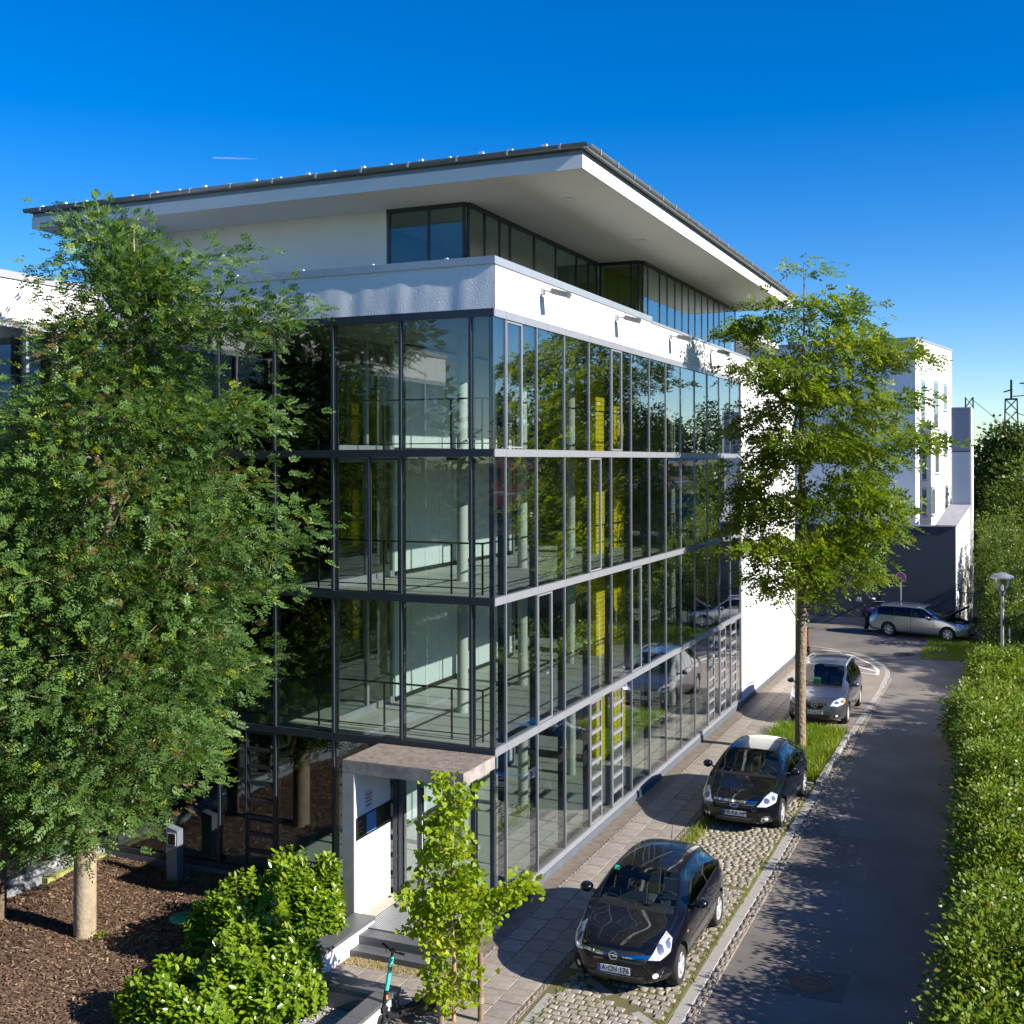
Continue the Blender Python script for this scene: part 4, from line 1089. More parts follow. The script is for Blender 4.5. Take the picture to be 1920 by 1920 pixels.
# ------------------------------------------------------------------ ginkgo sapling with two stakes
def build_ginkgo():
    g = np.random.default_rng(8)
    base = (0.94, -3.54, 0.02)
    t = thing('ginkgo_tree', 'bright yellow green ginkgo sapling with fan shaped leaves in front of the entrance', 'tree', base)
    k = 127.0
    rows = [(1430, 8, 14), (1470, 22, 28), (1520, 60, 45), (1560, 45, 40), (1600, 55, 50), (1650, 85, 50), (1690, 105, 60), (1730, 90, 75), (1770, 60, 70), (1800, 45, 60), (1850, 70, 50), (1880, 45, 25)]
    zs = np.array([8.3 - (r[0] - 864) / k for r in rows]); right = np.array([r[2] for r in rows]) / k; left = np.array([r[1] for r in rows]) / k
    cl = crown_volume(105, zs[::-1], ((right + left) / 2)[::-1] * .92, ((right - left) / 2)[::-1], g, base, .8, None, shell=.4, rough=.15)
    br = [np.array(base) + FACE_R * s + FACE_F * g.normal(0, .08) + np.array([0, 0, 1.62 + .38 * s + g.normal(0, .07)]) for s in np.linspace(.35, 1.12, 15)]
    cl = np.vstack([cl, np.array(br)])
    trunk = [tuple(np.array(base) + np.array([0.02 * math.sin(f * 9), 0.015 * math.cos(f * 7), 3.85 * f])) for f in np.linspace(0, 1, 12)]
    tr, limbs = skeleton(trunk, cl, .003, .034, .4, 2)
    for nm, mb in (('trunk', tr), ('limbs', limbs)):
        o = ob(nm, mb, M['bark_fine'], t, 70); o.matrix_parent_inverse = Matrix.Translation(-t.location)
        if nm == 'limbs': o['kind'] = 'stuff'
    P, off, ci = clump_points(cl, 32, .09, g)
    P = P + off * .0
    n = len(P); rad = P - np.array(base)[None]; rad[:, 2] = .0
    D = unit(unit(rad + 1e-6) * .6 + unit(off) * .5 + np.array([.1, -.3, .1]) + g.normal(0, .45, P.shape)); N = unit(np.array([.35, -.45, .75]) + g.normal(0, .5, P.shape))
    tint = np.clip(g.random(len(cl))[ci] * .35 + g.random(n) * .65, 0, 1)
    fan = [(0, 0, 0), (-.46, .62, .05), (-.26, .92, .0), (0, .86, .07), (.26, .92, 0), (.46, .62, .05)]
    ff = [(0, 1, 2), (0, 2, 3), (0, 3, 4), (0, 4, 5)]
    Sd = unit(np.cross(D, N)); N2 = unit(np.cross(Sd, D)); s = g.uniform(.072, .11, n)
    order = np.argsort(P @ FACE_F)                    # nearest leaves become separate parts
    single = order[:280]; rest = order[280:]
    mes = []
    for q in range(5):
        me = MB().add([(a, b, c + (0.06 * (q - 2)) * abs(a)) for a, b, c in fan], ff).mesh('leaf'); at = me.attributes.new('tint', 'FLOAT', 'FACE'); at.data.foreach_set('value', [q / 4.0] * 4); me.materials.append(M['leaf_ginkgo']); mes.append(me)
    for i in single:
        o = bpy.data.objects.new('leaf', mes[min(4, int(tint[i] * 5))]); COL.objects.link(o); o.parent = t
        mx = Matrix((Sd[i] * s[i], D[i] * s[i], N2[i] * s[i])).transposed().to_4x4(); mx.translation = P[i] - np.array(base)
        o.matrix_local = mx
    F = np.array(fan); V = (P[rest][:, None] + (Sd[rest][:, None] * F[None, :, 0:1] + D[rest][:, None] * F[None, :, 1:2] + N2[rest][:, None] * F[None, :, 2:3]) * s[rest][:, None, None]).reshape(-1, 3)
    T = (np.arange(len(rest))[:, None, None] * 6 + np.array(ff)[None]).reshape(-1, 3)
    o = link('foliage', np_mesh('foliage', V, None, T, tint=np.repeat(tint[rest], 4)), M['leaf_ginkgo'], t); o['kind'] = 'stuff'; o.matrix_parent_inverse = Matrix.Translation(-t.location)
    for (x, y, h, lab) in ((0.82, -3.70, .80, 'thick rope bound wooden stake left of the ginkgo trunk'), (1.30, -3.36, 1.05, 'taller wooden stake right of the ginkgo trunk')):
        st = thing('tree_stake', lab, 'stake', (x, y, 0), 0, 'stakes beside the ginkgo')
        ob('post', MB().tube([(0, 0, 0), (0.005, 0, h * .5), (0, .004, h)], [.045, .044, .042], 12), M['wood'], st, 50)
        rp = MB()
        for q in range(4): rp.lathe([(.046, .30 + q * .022), (.053, .311 + q * .022), (.046, .322 + q * .022)], (0.003, 0, 0), 14)
        ob('rope', rp, mat('rope', (.30, .25, .18), .9), st, 60)
build_ginkgo()

# ------------------------------------------------------------------ cherry laurel bushes
def laurel(label, c, rx, ry, h, n, seed, z0=.05):
    g = np.random.default_rng(seed)
    t = thing('laurel_bush', label, 'bush', (c[0], c[1], z0), 0, 'cherry laurels round the mulch bed')
    # shoots: tips on a bumpy dome
    ns = n // 9
    a = g.uniform(0, 2 * math.pi, ns); q = np.sqrt(g.random(ns)); rr = .35 + .65 * q
    bump = 1 + .16 * np.sin(3 * a + seed) * np.sin(5 * q + seed) + g.normal(0, .06, ns)
    tip = np.stack([c[0] + rx * np.cos(a) * rr * bump, c[1] + ry * np.sin(a) * rr * bump, z0 + h * np.sqrt(np.clip(1.06 - rr ** 2.6, 0.0, 1)) * bump * g.uniform(.55, 1, ns) ** .6], -1)
    tip[:, 2] = np.maximum(tip[:, 2], .12)
    root = np.stack([c[0] + rx * .3 * np.cos(a), c[1] + ry * .3 * np.sin(a), np.full(ns, z0)], -1)
    ax = unit(tip - root + np.array([0, 0, .3]))
    st = MB()
    for i in range(0, ns, 3): st.tube([tuple(root[i]), tuple(root[i] * .4 + tip[i] * .6 + np.array([0, 0, .05])), tuple(tip[i])], [.012, .008, .004], 4, cap=False)
    o = ob('stem', st, M['bark_brown'], t); o.matrix_parent_inverse = Matrix.Translation(-t.location)
    P, D, N, TT = [], [], [], []
    tb = g.random(ns)
    for j in range(9):
        f = j / 9.0; b = tip - ax * (.20 * (1 - f))[..., None] if False else tip - ax * (.22 * (1 - f))
        ang = j * 2.4 + g.uniform(0, .8, ns); p1 = unit(np.cross(ax, np.array([0.3, 0.2, 1]))); p2 = np.cross(ax, p1)
        rad = p1 * np.cos(ang)[:, None] + p2 * np.sin(ang)[:, None]
        d = unit(rad * (1.15 - .45 * f) + ax * (.15 + .65 * f) + np.array([0, 0, -.12]) + g.normal(0, .28, rad.shape)); P.append(b); D.append(d); N.append(unit(ax * .8 + np.array([.15, 0, .5]) - rad * .2 + g.normal(0, .22, rad.shape))); TT.append(np.clip(tb * .4 + f * .45 + g.random(ns) * .25, 0, 1))
    P = np.concatenate(P); D = np.concatenate(D); N = np.concatenate(N); TT = np.concatenate(TT)
    V, Q = pine_leaves(P, D, N, g.uniform(.085, .135, len(P)), g.uniform(.023, .034, len(P)))
    o = link('leaves', np_mesh('leaves', V, Q, tint=np.concatenate([TT, TT])), M['leaf_laurel'], t); o['kind'] = 'stuff'; o.matrix_parent_inverse = Matrix.Translation(-t.location)
laurel('tall glossy laurel bush right against the portal side wall', (-2.72, -2.08), .80, .72, 1.45, 15000, 31)
laurel('glossy laurel bush in the row between the portal bush and the low white wall', (-3.05, -3.15), .85, .85, 1.25, 15000, 32)
laurel('small laurel bush on the mulch side of the row', (-3.5, -2.45), .62, .62, 1.05, 9000, 33)
laurel('large laurel bush at the lower picture edge beside the gravel basin', (-1.95, -4.3), 1.0, .95, 1.05, 19000, 34)
laurel('laurel bush at the lower picture edge farthest left', (-2.55, -5.3), .90, .75, .82, 15000, 35)

# ------------------------------------------------------------------ green verge along the road
def hedge_patch(name, label, seg, n, seed, m, leaf=.075, cat='bush', group=None, kind=None):
    """seg: list of (x, y, rx, ry, h) blobs that together form one tangled bush."""
    g = np.random.default_rng(seed)
    t = thing(name, label, cat, (seg[0][0], seg[0][1], -.05), 0, group)
    vol = np.array([s[2] * s[3] ** .7 * s[4] ** .7 for s in seg]); k = g.choice(len(seg), n // 40, p=vol / vol.sum())
    S_ = np.array(seg)[k]; ns = len(k)
    u = unit(g.normal(0, 1, (ns, 3))); u[:, 2] = np.abs(u[:, 2]); rr = g.uniform(.60, 1.05, ns); bx_ = np.sign(u) * np.abs(u) ** .62; bx_ /= np.maximum(np.abs(bx_).max(1, keepdims=True) ** .35, .6)
    c = np.stack([S_[:, 0] + S_[:, 2] * bx_[:, 0] * rr, S_[:, 1] + S_[:, 3] * bx_[:, 1] * rr, S_[:, 4] * bx_[:, 2] * rr], -1); c[:, 2] = np.maximum(c[:, 2], .05)
    P, off, ci = clump_points(c, 40, .15, g)
    P[:, 2] = np.maximum(P[:, 2], .0)
    D = unit(off + u[ci] * .10 + g.normal(0, .09, P.shape)); N = unit(np.array([.45, -.2, 1]) + g.normal(0, .5, P.shape))
    V, Q = diamonds(P, D, N, g.uniform(.7, 1.3, len(P)) * leaf, g.uniform(.8, 1.2, len(P)) * leaf * .32)
    tint = np.clip(g.random(ns)[ci] * .45 + g.random(len(P)) * .5 + (g.random(len(P)) < .02) * .6, 0, 1)
    o = link('leaves', np_mesh('leaves', V, Q, tint=tint), m, t); o['kind'] = 'stuff'; o.matrix_parent_inverse = Matrix.Translation(-t.location)
    st = MB()
    for i in range(0, ns, 2):
        s = S_[i]; b = (s[0] + g.normal(0, .2), s[1] + g.normal(0, .2), -.05); e = c[i] + u[i] * g.uniform(0, .12)
        st.tube([b, tuple((np.array(b) + e) / 2 + g.normal(0, .08, 3)), tuple(e)], [.010, .007, .003], 4, cap=False)
    for i in range(0, ns, 9):                          # long arching runners that stick out
        e = c[i]; d = unit(u[i] + g.normal(0, .4, 3)); L = g.uniform(.2, .45)
        st.tube([tuple(e), tuple(e + d * L * .5 + np.array([0, 0, .06])), tuple(e + d * L - np.array([0, 0, .03]))], [.005, .004, .003], 4, cap=False)
    o = ob('stem', st, M['runner'], t); o.matrix_parent_inverse = Matrix.Translation(-t.location)
    return t
M['leaf_bush'] = leaf_mat('leaf_bush', [(0.0, (0.05, 0.09, 0.010)), (0.6, (0.09, 0.15, 0.014)), (1.0, (0.16, 0.19, 0.02))], 0.35)
M['runner'] = mat('green_runner', (.24, .24, .07), .7)
gh = np.random.default_rng(77)
def seg_run(y0, y1, x0, h0, wid=1.0, step=.8):
    s = []
    for y in np.arange(y0, y1, step):
        s.append((x0(y) + gh.normal(0, .08), y, wid * gh.uniform(.72, .98), .75, h0(y) * gh.uniform(.70, 1.08)))
    return s
hd = [
    ('tangled hedge at the lower right picture corner', -4.5, 2.0, lambda y: 8.62, lambda y: 2.15, 54000),
    ('tangled hedge beside the road level with the nearest black car', 2.0, 8.0, lambda y: 8.55 - .02 * (y - 2), lambda y: 2.2, 54000),
    ('hedge bush bulging over the road opposite the grass pit', 8.0, 15.0, lambda y: 8.3 - .03 * (y - 8), lambda y: 2.25, 54000),
    ('hedge bush reaching out over the road opposite the grey people carrier', 15.0, 22.5, lambda y: 7.75 if 16 < y < 19.5 else 8.1, lambda y: 1.9 if y < 18.5 else .95, 44000),
    ('hedge bush at the foot of the street lamp', 22.5, 30.0, lambda y: 8.15 - .03 * (y - 22), lambda y: .85 if y < 27 else 1.2, 30000),
]
for i, (lab, y0, y1, xf, hf, n) in enumerate(hd):
    hedge_patch('hedge_bush', lab, seg_run(y0, y1, xf, hf), n, 100 + i, M['leaf_hedge'], .085 if i < 3 else .11, group='hedge along the road')
hedge_patch('hedge_bush', 'high bushes between the lamp and the parked estate car', [(8.5, 33, .9, 1.5, 1.9), (8.2, 36.5, 1.0, 1.6, 2.8), (8.4, 40, 1.2, 1.8, 3.7), (8.0, 43.5, 1.2, 1.8, 4.6), (7.8, 47, 1.2, 2.0, 5.6)], 36000, 120, M['leaf_bush'], .13, group='hedge along the road')
hedge_patch('ivy_bush', 'narrow ivy bush behind the end of the blank white wall', [(-.75, 32.6, .5, .9, 3.0), (-.9, 34.2, .55, .8, 3.4), (-.8, 33.4, .45, .8, 4.1)], 9000, 130, M['leaf_hedge'], .13)
# scrub on the bank outside the frame: seen in the glass and by its shade on the road
hedge_patch('bank_scrub', 'low scrub at the foot of the railway bank, seen in the facade glass', [(10.9 + gh.normal(0, .3), y, 1.3, 1.1, 1.5 * gh.uniform(.5, 1.0)) for y in np.arange(-7, 44, 1.8)], 30000, 140, M['leaf_far'], .17, kind=None)

# bank, ballast and track behind the scrub
V, Q = [], []
prof = [(9.0, -.06), (12.0, .6), (16.5, 3.9), (17.5, 4.1), (18.2, 4.3), (24.0, 4.3), (26, 3.8)]
ys = np.linspace(-40, 190, 80)
for i, y in enumerate(ys):
    for j, (x, z) in enumerate(prof): V.append((x + rng.normal(0, .08), y, z + (rng.normal(0, .10) if 0 < j < 3 else 0)))
nj = len(prof)
for i in range(len(ys) - 1):
    for j in range(nj - 1): Q.append((i * nj + j, i * nj + j + 1, (i + 1) * nj + j + 1, (i + 1) * nj + j))
bank = link('railway_bank', np_mesh('railway_bank', np.array(V), np.array(Q)), mat('bank_grass', (.085, .095, .03), .95, noise=(.8, .5), color2=(.17, .13, .06), bump=(6, 1, .2))); bank['kind'] = 'structure'
tb = ob('track_bed', MB().box((17.6, -40, 4.0), (24.5, 190, 4.5)), M['ballast']); tb['kind'] = 'structure'
mb = MB()
for x in (18.6, 20.05, 22.2, 23.65): mb.box((x, -40, 4.56), (x + .07, 190, 4.72))
ob('rail', mb, M['mast'], tb)
mb = MB()
for y in np.arange(-40, 190, .65): mb.box((18.0, y, 4.46), (20.7, y + .26, 4.57)); mb.box((21.6, y, 4.46), (24.3, y + .26, 4.57))
o = ob('sleeper', mb, M['concrete'], tb); o['kind'] = 'stuff'
train = thing('red_train', 'red regional train on the embankment, seen as a reflection in the facade', 'train', (22.95, 62, 4.7))
def ptr(name, mb, m): o = ob(name, mb, m, train); o.matrix_parent_inverse = Matrix.Translation(-train.location); return o
for i in range(3):
    y0 = 36 + i * 26.0
    b = ptr('carriage', MB().box((21.6, y0, 5.3), (24.3, y0 + 25.4, 8.6), .3), M['train_red'])
    for q in range(12): ptr('window', MB().box((21.585, y0 + .9 + q * 2.0, 6.9), (21.6, y0 + 2.5 + q * 2.0, 7.8)), M['ink'])
    ptr('stripe', MB().box((21.59, y0, 6.2), (21.6, y0 + 25.4, 6.32)), M['plate'])
    ptr('bogie', MB().box((21.9, y0 + 2, 4.7), (24.0, y0 + 5.5, 5.3)).box((21.9, y0 + 20, 4.7), (24.0, y0 + 23.5, 5.3)), M['mast'])

gt = np.random.default_rng(5)
ORD = ['first', 'second', 'third', 'fourth', 'fifth', 'sixth', 'seventh', 'eighth', 'ninth', 'tenth', 'eleventh']
# trees: two seen at the right edge, the rest along the railway (mirrored in the glass)
simple_tree('broadleaf_tree', 'dark green tree at the right edge behind the grey tower', (8.1, 60, 0), 10.5, 2.9, 2.0, M['leaf_far'], M['bark_brown'], gt, 170, 85, .30, .55, .2)
simple_tree('broadleaf_tree', 'lighter green tree in front of the dark one at the right edge', (8.8, 52, 0), 8.6, 1.9, 1.0, M['leaf_bush'], M['bark_brown'], gt, 90, 80, .24, .5, .16)
simple_tree('broadleaf_tree', 'distant tree past the tower with the lattice mast rising behind', (7.4, 72, 0), 10.3, 3.0, 2.0, M['leaf_far'], M['bark_brown'], gt, 110, 70, .34, .6, .2)
for i, (x, y, h) in enumerate([(27, 20, 12), (28, 30, 14), (27, 39, 12.5), (28, 47, 14), (27.5, 55, 13), (28, 64, 14.5), (27, 73, 13), (28, 84, 14), (27, 96, 13), (29, 110, 14), (28, 128, 15)]):
    simple_tree('lineside_tree', ORD[i] + ' lineside tree beyond the tracks counted from the near end, mirrored in the facade glass', (x, y, 3.0), h, 3.9, 4.2, M['leaf_far'], M['bark_brown'], gt, 60, 60, .5, .8, .2, group='trees beyond the tracks')
for i, (x, y, h) in enumerate([(-12, -34, 10), (-19, -30, 13), (-26, -36, 12), (-33, -31, 14), (-41, -36, 12), (-15, -46, 12), (-30, -48, 14)]):
    simple_tree('garden_tree', ORD[i] + ' garden tree behind the photographer, mirrored in the shaded glass', (x, y, 0), h, 4.4, 1.0, M['leaf_far'], M['bark_brown'], gt, 70, 60, .5, .9, .2, group='trees behind the photographer')

# ------------------------------------------------------------------ far buildings
AL = -0.1731
fd = np.array([-math.sin(AL), math.cos(AL)]); fnrm = np.array([fd[1], -fd[0]])
nb = thing('neighbour_building', 'white four storey building with narrow windows and a shaded end wall beyond the street tree', 'building', (3.71, 44.56, 0), AL)
M['lamp_pane'] = glass_mat('clear_pane', (.8, .83, .85), 1.5)
class Loc:
    """child in the neighbour's own axes: x outward from its sunny side, y away along it"""
def nbx(name, a, b, m, bev=0): return ob(name, MB().box(a, b, bev), m, nb)
nbx('wall', (-22, 0.0, 0.0), (0, 8.0, 14.57), M['white_plaster'])
nbx('roof_coping', (-22.05, -0.05, 14.571), (0.05, 8.05, 14.67), M['coping'])
def nwin(par_y0, y1, z0, z1):
    par_y0 *= 1.067; y1 *= 1.067; z0 = 8.3 + (z0 - 8.3) * 1.071; z1 = 8.3 + (z1 - 8.3) * 1.071
    f = nbx('window', (0.002, par_y0, z0), (0.02, y1, z1), M['blind'])
    ob('sill', MB().box((0.021, par_y0 - .05, z0 - .06), (0.09, y1 + .05, z0)), M['alu_light'], f)
    ob('pane', MB().box((0.021, par_y0 + .06, z0 + .06), (0.026, y1 - .06, z1 - .06)), M['lamp_pane'], f)
    ob('reveal', MB().box((0.021, par_y0 - .02, z1), (0.05, y1 + .02, z1 + .08)), M['alu_light'], f)
for (y0, y1, z0, z1) in ((1.0, 1.9, 9.6, 12.2), (3.5, 4.5, 9.9, 12.3), (5.6, 6.4, 10.9, 12.25), (1.2, 2.0, 7.3, 8.9), (3.8, 4.6, 7.6, 9.2), (5.7, 6.5, 8.55, 9.8), (1.2, 2.0, 5.5, 6.85), (3.0, 3.8, 5.5, 6.85), (5.9, 6.6, 5.6, 6.9)): nwin(y0, y1, z0, z1)
for (z0, z1) in ((11.2, 12.3), (8.2, 9.4)):                     # window band in the shaded end
    f = nbx('window_band', (-16, -0.02, z0), (-3.2, -0.002, z1), M['ink'])
    for q in range(10): ob('mullion', MB().box((-15.6 + q * 1.3, -0.06, z0), (-15.52 + q * 1.3, -0.021, z1)), M['alu_light'], f)
tower = thing('grey_tower', 'slim grey stair tower block at the far end of the white neighbour', 'building', (5.4, 45.2, 0))
def tw(name, a, b, m): o = ob(name, MB().box(a, b), m, tower); o.matrix_parent_inverse = Matrix.Translation(-tower.location); return o
m_t1 = mat('tower_grey', (.30, .31, .35), .85, bump=(40, .3, .004)); m_t2 = mat('tower_pale', (.62, .62, .62), .85, bump=(40, .3, .004))
tw('upper_wall', (5.41, 45.2, 8.75), (6.32, 47.5, 10.95), m_t1); tw('lower_wall', (5.41, 45.2, 0), (6.32, 47.5, 8.70), m_t2); tw('joint', (5.43, 45.22, 8.70), (6.3, 47.5, 8.75), M['ink'])
tw('side_edge', (6.321, 45.15, 0), (6.40, 47.6, 11.0), M['white_plaster']); tw('roof_edge', (5.41, 45.15, 10.951), (6.32, 47.6, 11.01), M['coping'])
annex = thing('annex_building', 'dark rendered low annex wall behind the silver estate car', 'building', (1.8, 41.5, 0))
def ax_(name, mb, m): o = ob(name, mb, m, annex); o.matrix_parent_inverse = Matrix.Translation(-annex.location); return o
ax_('front_wall', MB().box((-9, 41.5, .35), (5.78, 41.7, 5.02)), M['annex'])
ax_('base_strip', MB().box((-9, 41.46, -.05), (5.79, 41.699, .348)), M['plinth'])
ax_('side_wall', MB().add([(5.80, 41.5, -.05), (6.32, 45.1, -.05), (6.32, 45.1, 5.9), (5.80, 41.5, 5.02), (5.6, 41.55, -.05), (6.1, 45.1, -.05), (6.1, 45.1, 5.9), (5.6, 41.55, 5.02)], [(0, 1, 2, 3), (7, 6, 5, 4), (3, 2, 6, 7), (4, 5, 1, 0), (1, 5, 6, 2), (0, 3, 7, 4)]), M['white_plaster'])
ax_('coping', MB().add([(5.84, 41.45, 5.03), (6.36, 45.1, 5.91), (5.3, 45.1, 5.91), (4.85, 41.45, 5.03), (5.84, 41.45, 5.10), (6.36, 45.1, 5.98), (5.3, 45.1, 5.98), (4.85, 41.45, 5.10)], [(3, 2, 1, 0), (4, 5, 6, 7), (0, 1, 5, 4), (1, 2, 6, 5), (2, 3, 7, 6), (3, 0, 4, 7)]), M['concrete_smooth'])
ax_('coping', MB().box((-9, 41.44, 5.022), (4.84, 41.75, 5.08)), M['coping'])
ax_('terrace', MB().box((-9, 41.75, 4.6), (4.84, 44.2, 4.8)), M['white_plaster'])
ax_('wall_joint', MB().box((2.28, 41.488, .35), (2.31, 41.499, 5.0)), M['ink'])
mb = MB()
for q in range(12): mb.bar((-9 + q * 1.2, 41.9, 4.8), (-9 + q * 1.2, 41.9, 5.7), .03)
mb.bar((-9, 41.9, 5.7), (4.7, 41.9, 5.7), .04).bar((-9, 41.9, 5.3), (4.7, 41.9, 5.3), .02)
ax_('terrace_railing', mb, M['alu'])
fence = thing('steel_fence', 'dark steel bar fence with gate posts right of the annex corner', 'fence', (7.0, 41.2, 0))
mb = MB()
def fx(name, mb, m): o = ob(name, mb, m, fence); o.matrix_parent_inverse = Matrix.Translation(-fence.location); return o
for q in range(3): fx('post', MB().box((5.95 + q * 1.1, 41.15, -.05), (6.03 + q * 1.1, 41.23, 2.1)), M['alu_dark_and_shaded'])
for q in range(16): fx('bar', MB().box((6.06 + q * .135, 41.18, .1), (6.085 + q * .135, 41.20, 1.9)), M['alu_dark_and_shaded'])
for zz in (.1, 1.85): fx('rail', MB().box((6.03, 41.175, zz), (8.15, 41.205, zz + .04)), M['alu_dark_and_shaded'])

# ------------------------------------------------------------------ railway masts
def lattice_mast(label, x, y, h, w0, w1, arm):
    t = thing('lattice_mast', label, 'mast', (x, y, 0), 0, 'overhead line masts')
    mb = MB(); n = int(h / .9); 
    cs = [(-1, -1), (1, -1), (1, 1), (-1, 1)]
    wz = lambda z: w0 + (w1 - w0) * z / h
    for sx, sy in cs: mb.bar((sx * w0, sy * w0, 0), (sx * w1, sy * w1, h), .10)
    ob('leg', mb, M['mast'], t)
    mb = MB()
    for i in range(n):
        za, zb = h * i / n, h * (i + 1) / n
        for k in range(4):
            a, b = cs[k], cs[(k + 1) % 4]
            mb.bar((a[0] * wz(za), a[1] * wz(za), za), (b[0] * wz(zb), b[1] * wz(zb), zb), .055); mb.bar((b[0] * wz(za), b[1] * wz(za), za), (a[0] * wz(zb), a[1] * wz(zb), zb), .055)
    ob('bracing', mb, M['mast'], t)
    if arm:
        mb = MB().box((-.45, -.45, h - .06), (.45, .45, h + .04)).bar((0, 0, h), (0, 0, h + 1.5), .16).bar((-.55, 0, h + .55), (0.1, 0, h + .75), .10).bar((.1, 0, h + .2), (1.0, 0, h + .25), .07).bar((.95, 0, h + .2), (.95, 0, h + 1.2), .07).bar((.6, 0, h + 1.2), (1.15, 0, h + 1.2), .10)
        ob('head', mb, M['mast'], t)
    return t
lattice_mast('tall dark lattice mast with insulator head at the right edge', 8.1, 79, 13.0, .75, .42, True)
lattice_mast('small lattice mast top peeking over the grey tower', 4.35, 99, 14.2, .42, .33, False)
wire = MB()
wire.tube([(4.5, 99, 14.1), (6.0, 90, 12.6), (7.6, 80, 10.9)], .025, 5).tube([(8.3, 79, 12.0), (11.5, 76, 10.6)], .03, 5).tube([(8.2, 79, 11.6), (9.4, 60, 9.0)], .02, 5)
tag(ob('overhead_wire', wire, M['mast']), 'thin overhead line wires strung between the two lattice masts', 'wire')

# ------------------------------------------------------------------ street lamp, sign, pedestal, lids
lp = thing('street_lamp', 'grey street lamp with flat mushroom cap and clear bell glass among the bushes', 'lamp', (8.02, 29.0, -.05))
ob('pole', MB().lathe([(.09, 0), (.09, .5), (.065, .55), (.055, 3.15), (.05, 3.16)], n=16), M['lamp_grey'], lp, 40)
ob('collar', MB().lathe([(.05, 3.15), (.10, 3.2), (.12, 3.32), (.17, 3.36), (.0, 3.37)], n=20), M['lamp_grey'], lp, 40)
ob('glass', MB().lathe([(.17, 3.36), (.25, 3.5), (.31, 3.70), (.335, 3.84)], n=24), glass_mat('lamp_glass', (.78, .82, .84), 1.5, boost=3.5), lp, 60)
ob('cap', MB().lathe([(0, 3.83), (.42, 3.83), (.43, 3.87), (.39, 3.92), (.22, 4.0), (.15, 4.02), (.05, 4.06), (0, 4.06)], n=28), M['galv'], lp, 35)
ob('bulb', MB().lathe([(0, 3.36), (.05, 3.38), (.06, 3.5), (.04, 3.58), (0, 3.6)], n=12), M['plate'], lp, 60)
sg = thing('no_stopping_sign', 'round red and blue no stopping sign on a grey post by the dark annex', 'sign', (3.28, 41.0, 0))
ob('post', MB().lathe([(.03, 0), (.03, 2.75), (0, 2.76)], n=10), M['galv'], sg, 40)
d = ob('disc', MB().lathe([(0, 0), (.235, 0), (.235, -.012), (0, -.012)], (0, -.032, 2.52), 32, 'y'), M['sign_red'], sg); 
ob('field', MB().lathe([(0, -.0125), (.185, -.0125), (.185, -.015), (0, -.015)], (0, -.032, 2.52), 32, 'y'), M['sign_blue'], sg)
for s_ in (1, -1):
    c45 = math.cos(R(45)); L = .19
    ob('cross_bar', MB().obox((0, -.0485 - .0012 * (s_ > 0), 2.52), Vector((c45, 0, s_ * c45)) * L, Vector((0, .001, 0)), Vector((-s_ * c45, 0, c45)) * .026), M['sign_red'], sg)
ob('rim', MB().lathe([(.236, 0), (.25, 0), (.25, -.014), (.236, -.014)], (0, -.032, 2.52), 32, 'y'), M['plate'], sg)
pd = thing('pedestal', 'grey slanted top intercom pedestal standing on the mulch by the glass', 'pedestal', (-6.72, -.52, .03))
ob('column', MB().add([(-.13, -.09, 0), (.13, -.09, 0), (.13, .09, 0), (-.13, .09, 0), (-.13, -.09, 1.06), (.13, -.09, 1.0), (.13, .09, 1.0), (-.13, .09, 1.06)], [(3, 2, 1, 0), (4, 5, 6, 7), (0, 1, 5, 4), (1, 2, 6, 5), (2, 3, 7, 6), (3, 0, 4, 7)]), M['pedestal'], pd)
ob('panel', MB().box((-.085, -.098, .72), (.085, -.0905, .93)), M['ink'], pd); ob('panel_rim', MB().box((-.10, -.096, .705), (.10, -.091, .72)).box((-.10, -.096, .931), (.10, -.091, .945)).box((-.10, -.096, .72), (-.086, -.091, .931)).box((.086, -.096, .72), (.10, -.091, .931)), M['plate'], pd)
gl = thing('green_lid', 'round green plastic tank lid lying in the bark mulch', 'lid', (-5.22, -2.13, .05))
ob('dome', MB().lathe([(.22, 0), (.215, .05), (.16, .09), (.08, .10), (0, .10)], n=28), M['green_lid'], gl, 50)
ob('rib', MB().box((-.14, -.012, .075), (.14, .012, .105)).box((-.012, -.14, .075), (.012, .14, .105)), M['green_lid'], gl)
for (x, y, r_, lab) in ((5.56, -.13, .33, 'round cast manhole cover in a square patch of the shaded road'), (4.11, 33.1, .45, 'round manhole cover in the bend near the estate car')):
    mh = thing('manhole_cover', lab, 'manhole cover', (x, y, 0), 0, 'manhole covers in the road')
    ob('ring', MB().lathe([(r_, 0), (r_, .008), (r_ * .88, .008), (r_ * .88, .003)], n=32), M['mast'], mh)
    ob('lid', MB().lathe([(r_ * .87, .001), (r_ * .87, .007), (r_ * .5, .007), (r_ * .48, .004), (.06, .004), (.05, .007), (0, .007)], n=32), M['mast'], mh)
ob('road_patch', MB().box((5.05, -.62, -.02), (6.1, .42, .0035)), mat('patch_asphalt', (.10, .094, .088), .85, noise=(40, .3)), road)
for (x0, y0, x1, y1) in ((4.6, 2.2, 6.4, 4.4), (4.9, 7.5, 5.8, 8.6), (5.0, 14.6, 5.9, 15.3)):
    ob('road_patch', MB().box((x0, y0, -.02), (x1, y1, .003)), mat('patch_grey', (.18, .165, .15), .9, noise=(40, .25)), road)
pk = thing('wooden_post', 'short pale post in the hedge right of the street lamp', 'post', (8.28, 31.6, -.05))
ob('post', MB().lathe([(.05, 0), (.05, 1.6), (.0, 1.61)], n=10), M['galv'], pk, 40)
fl = MB()
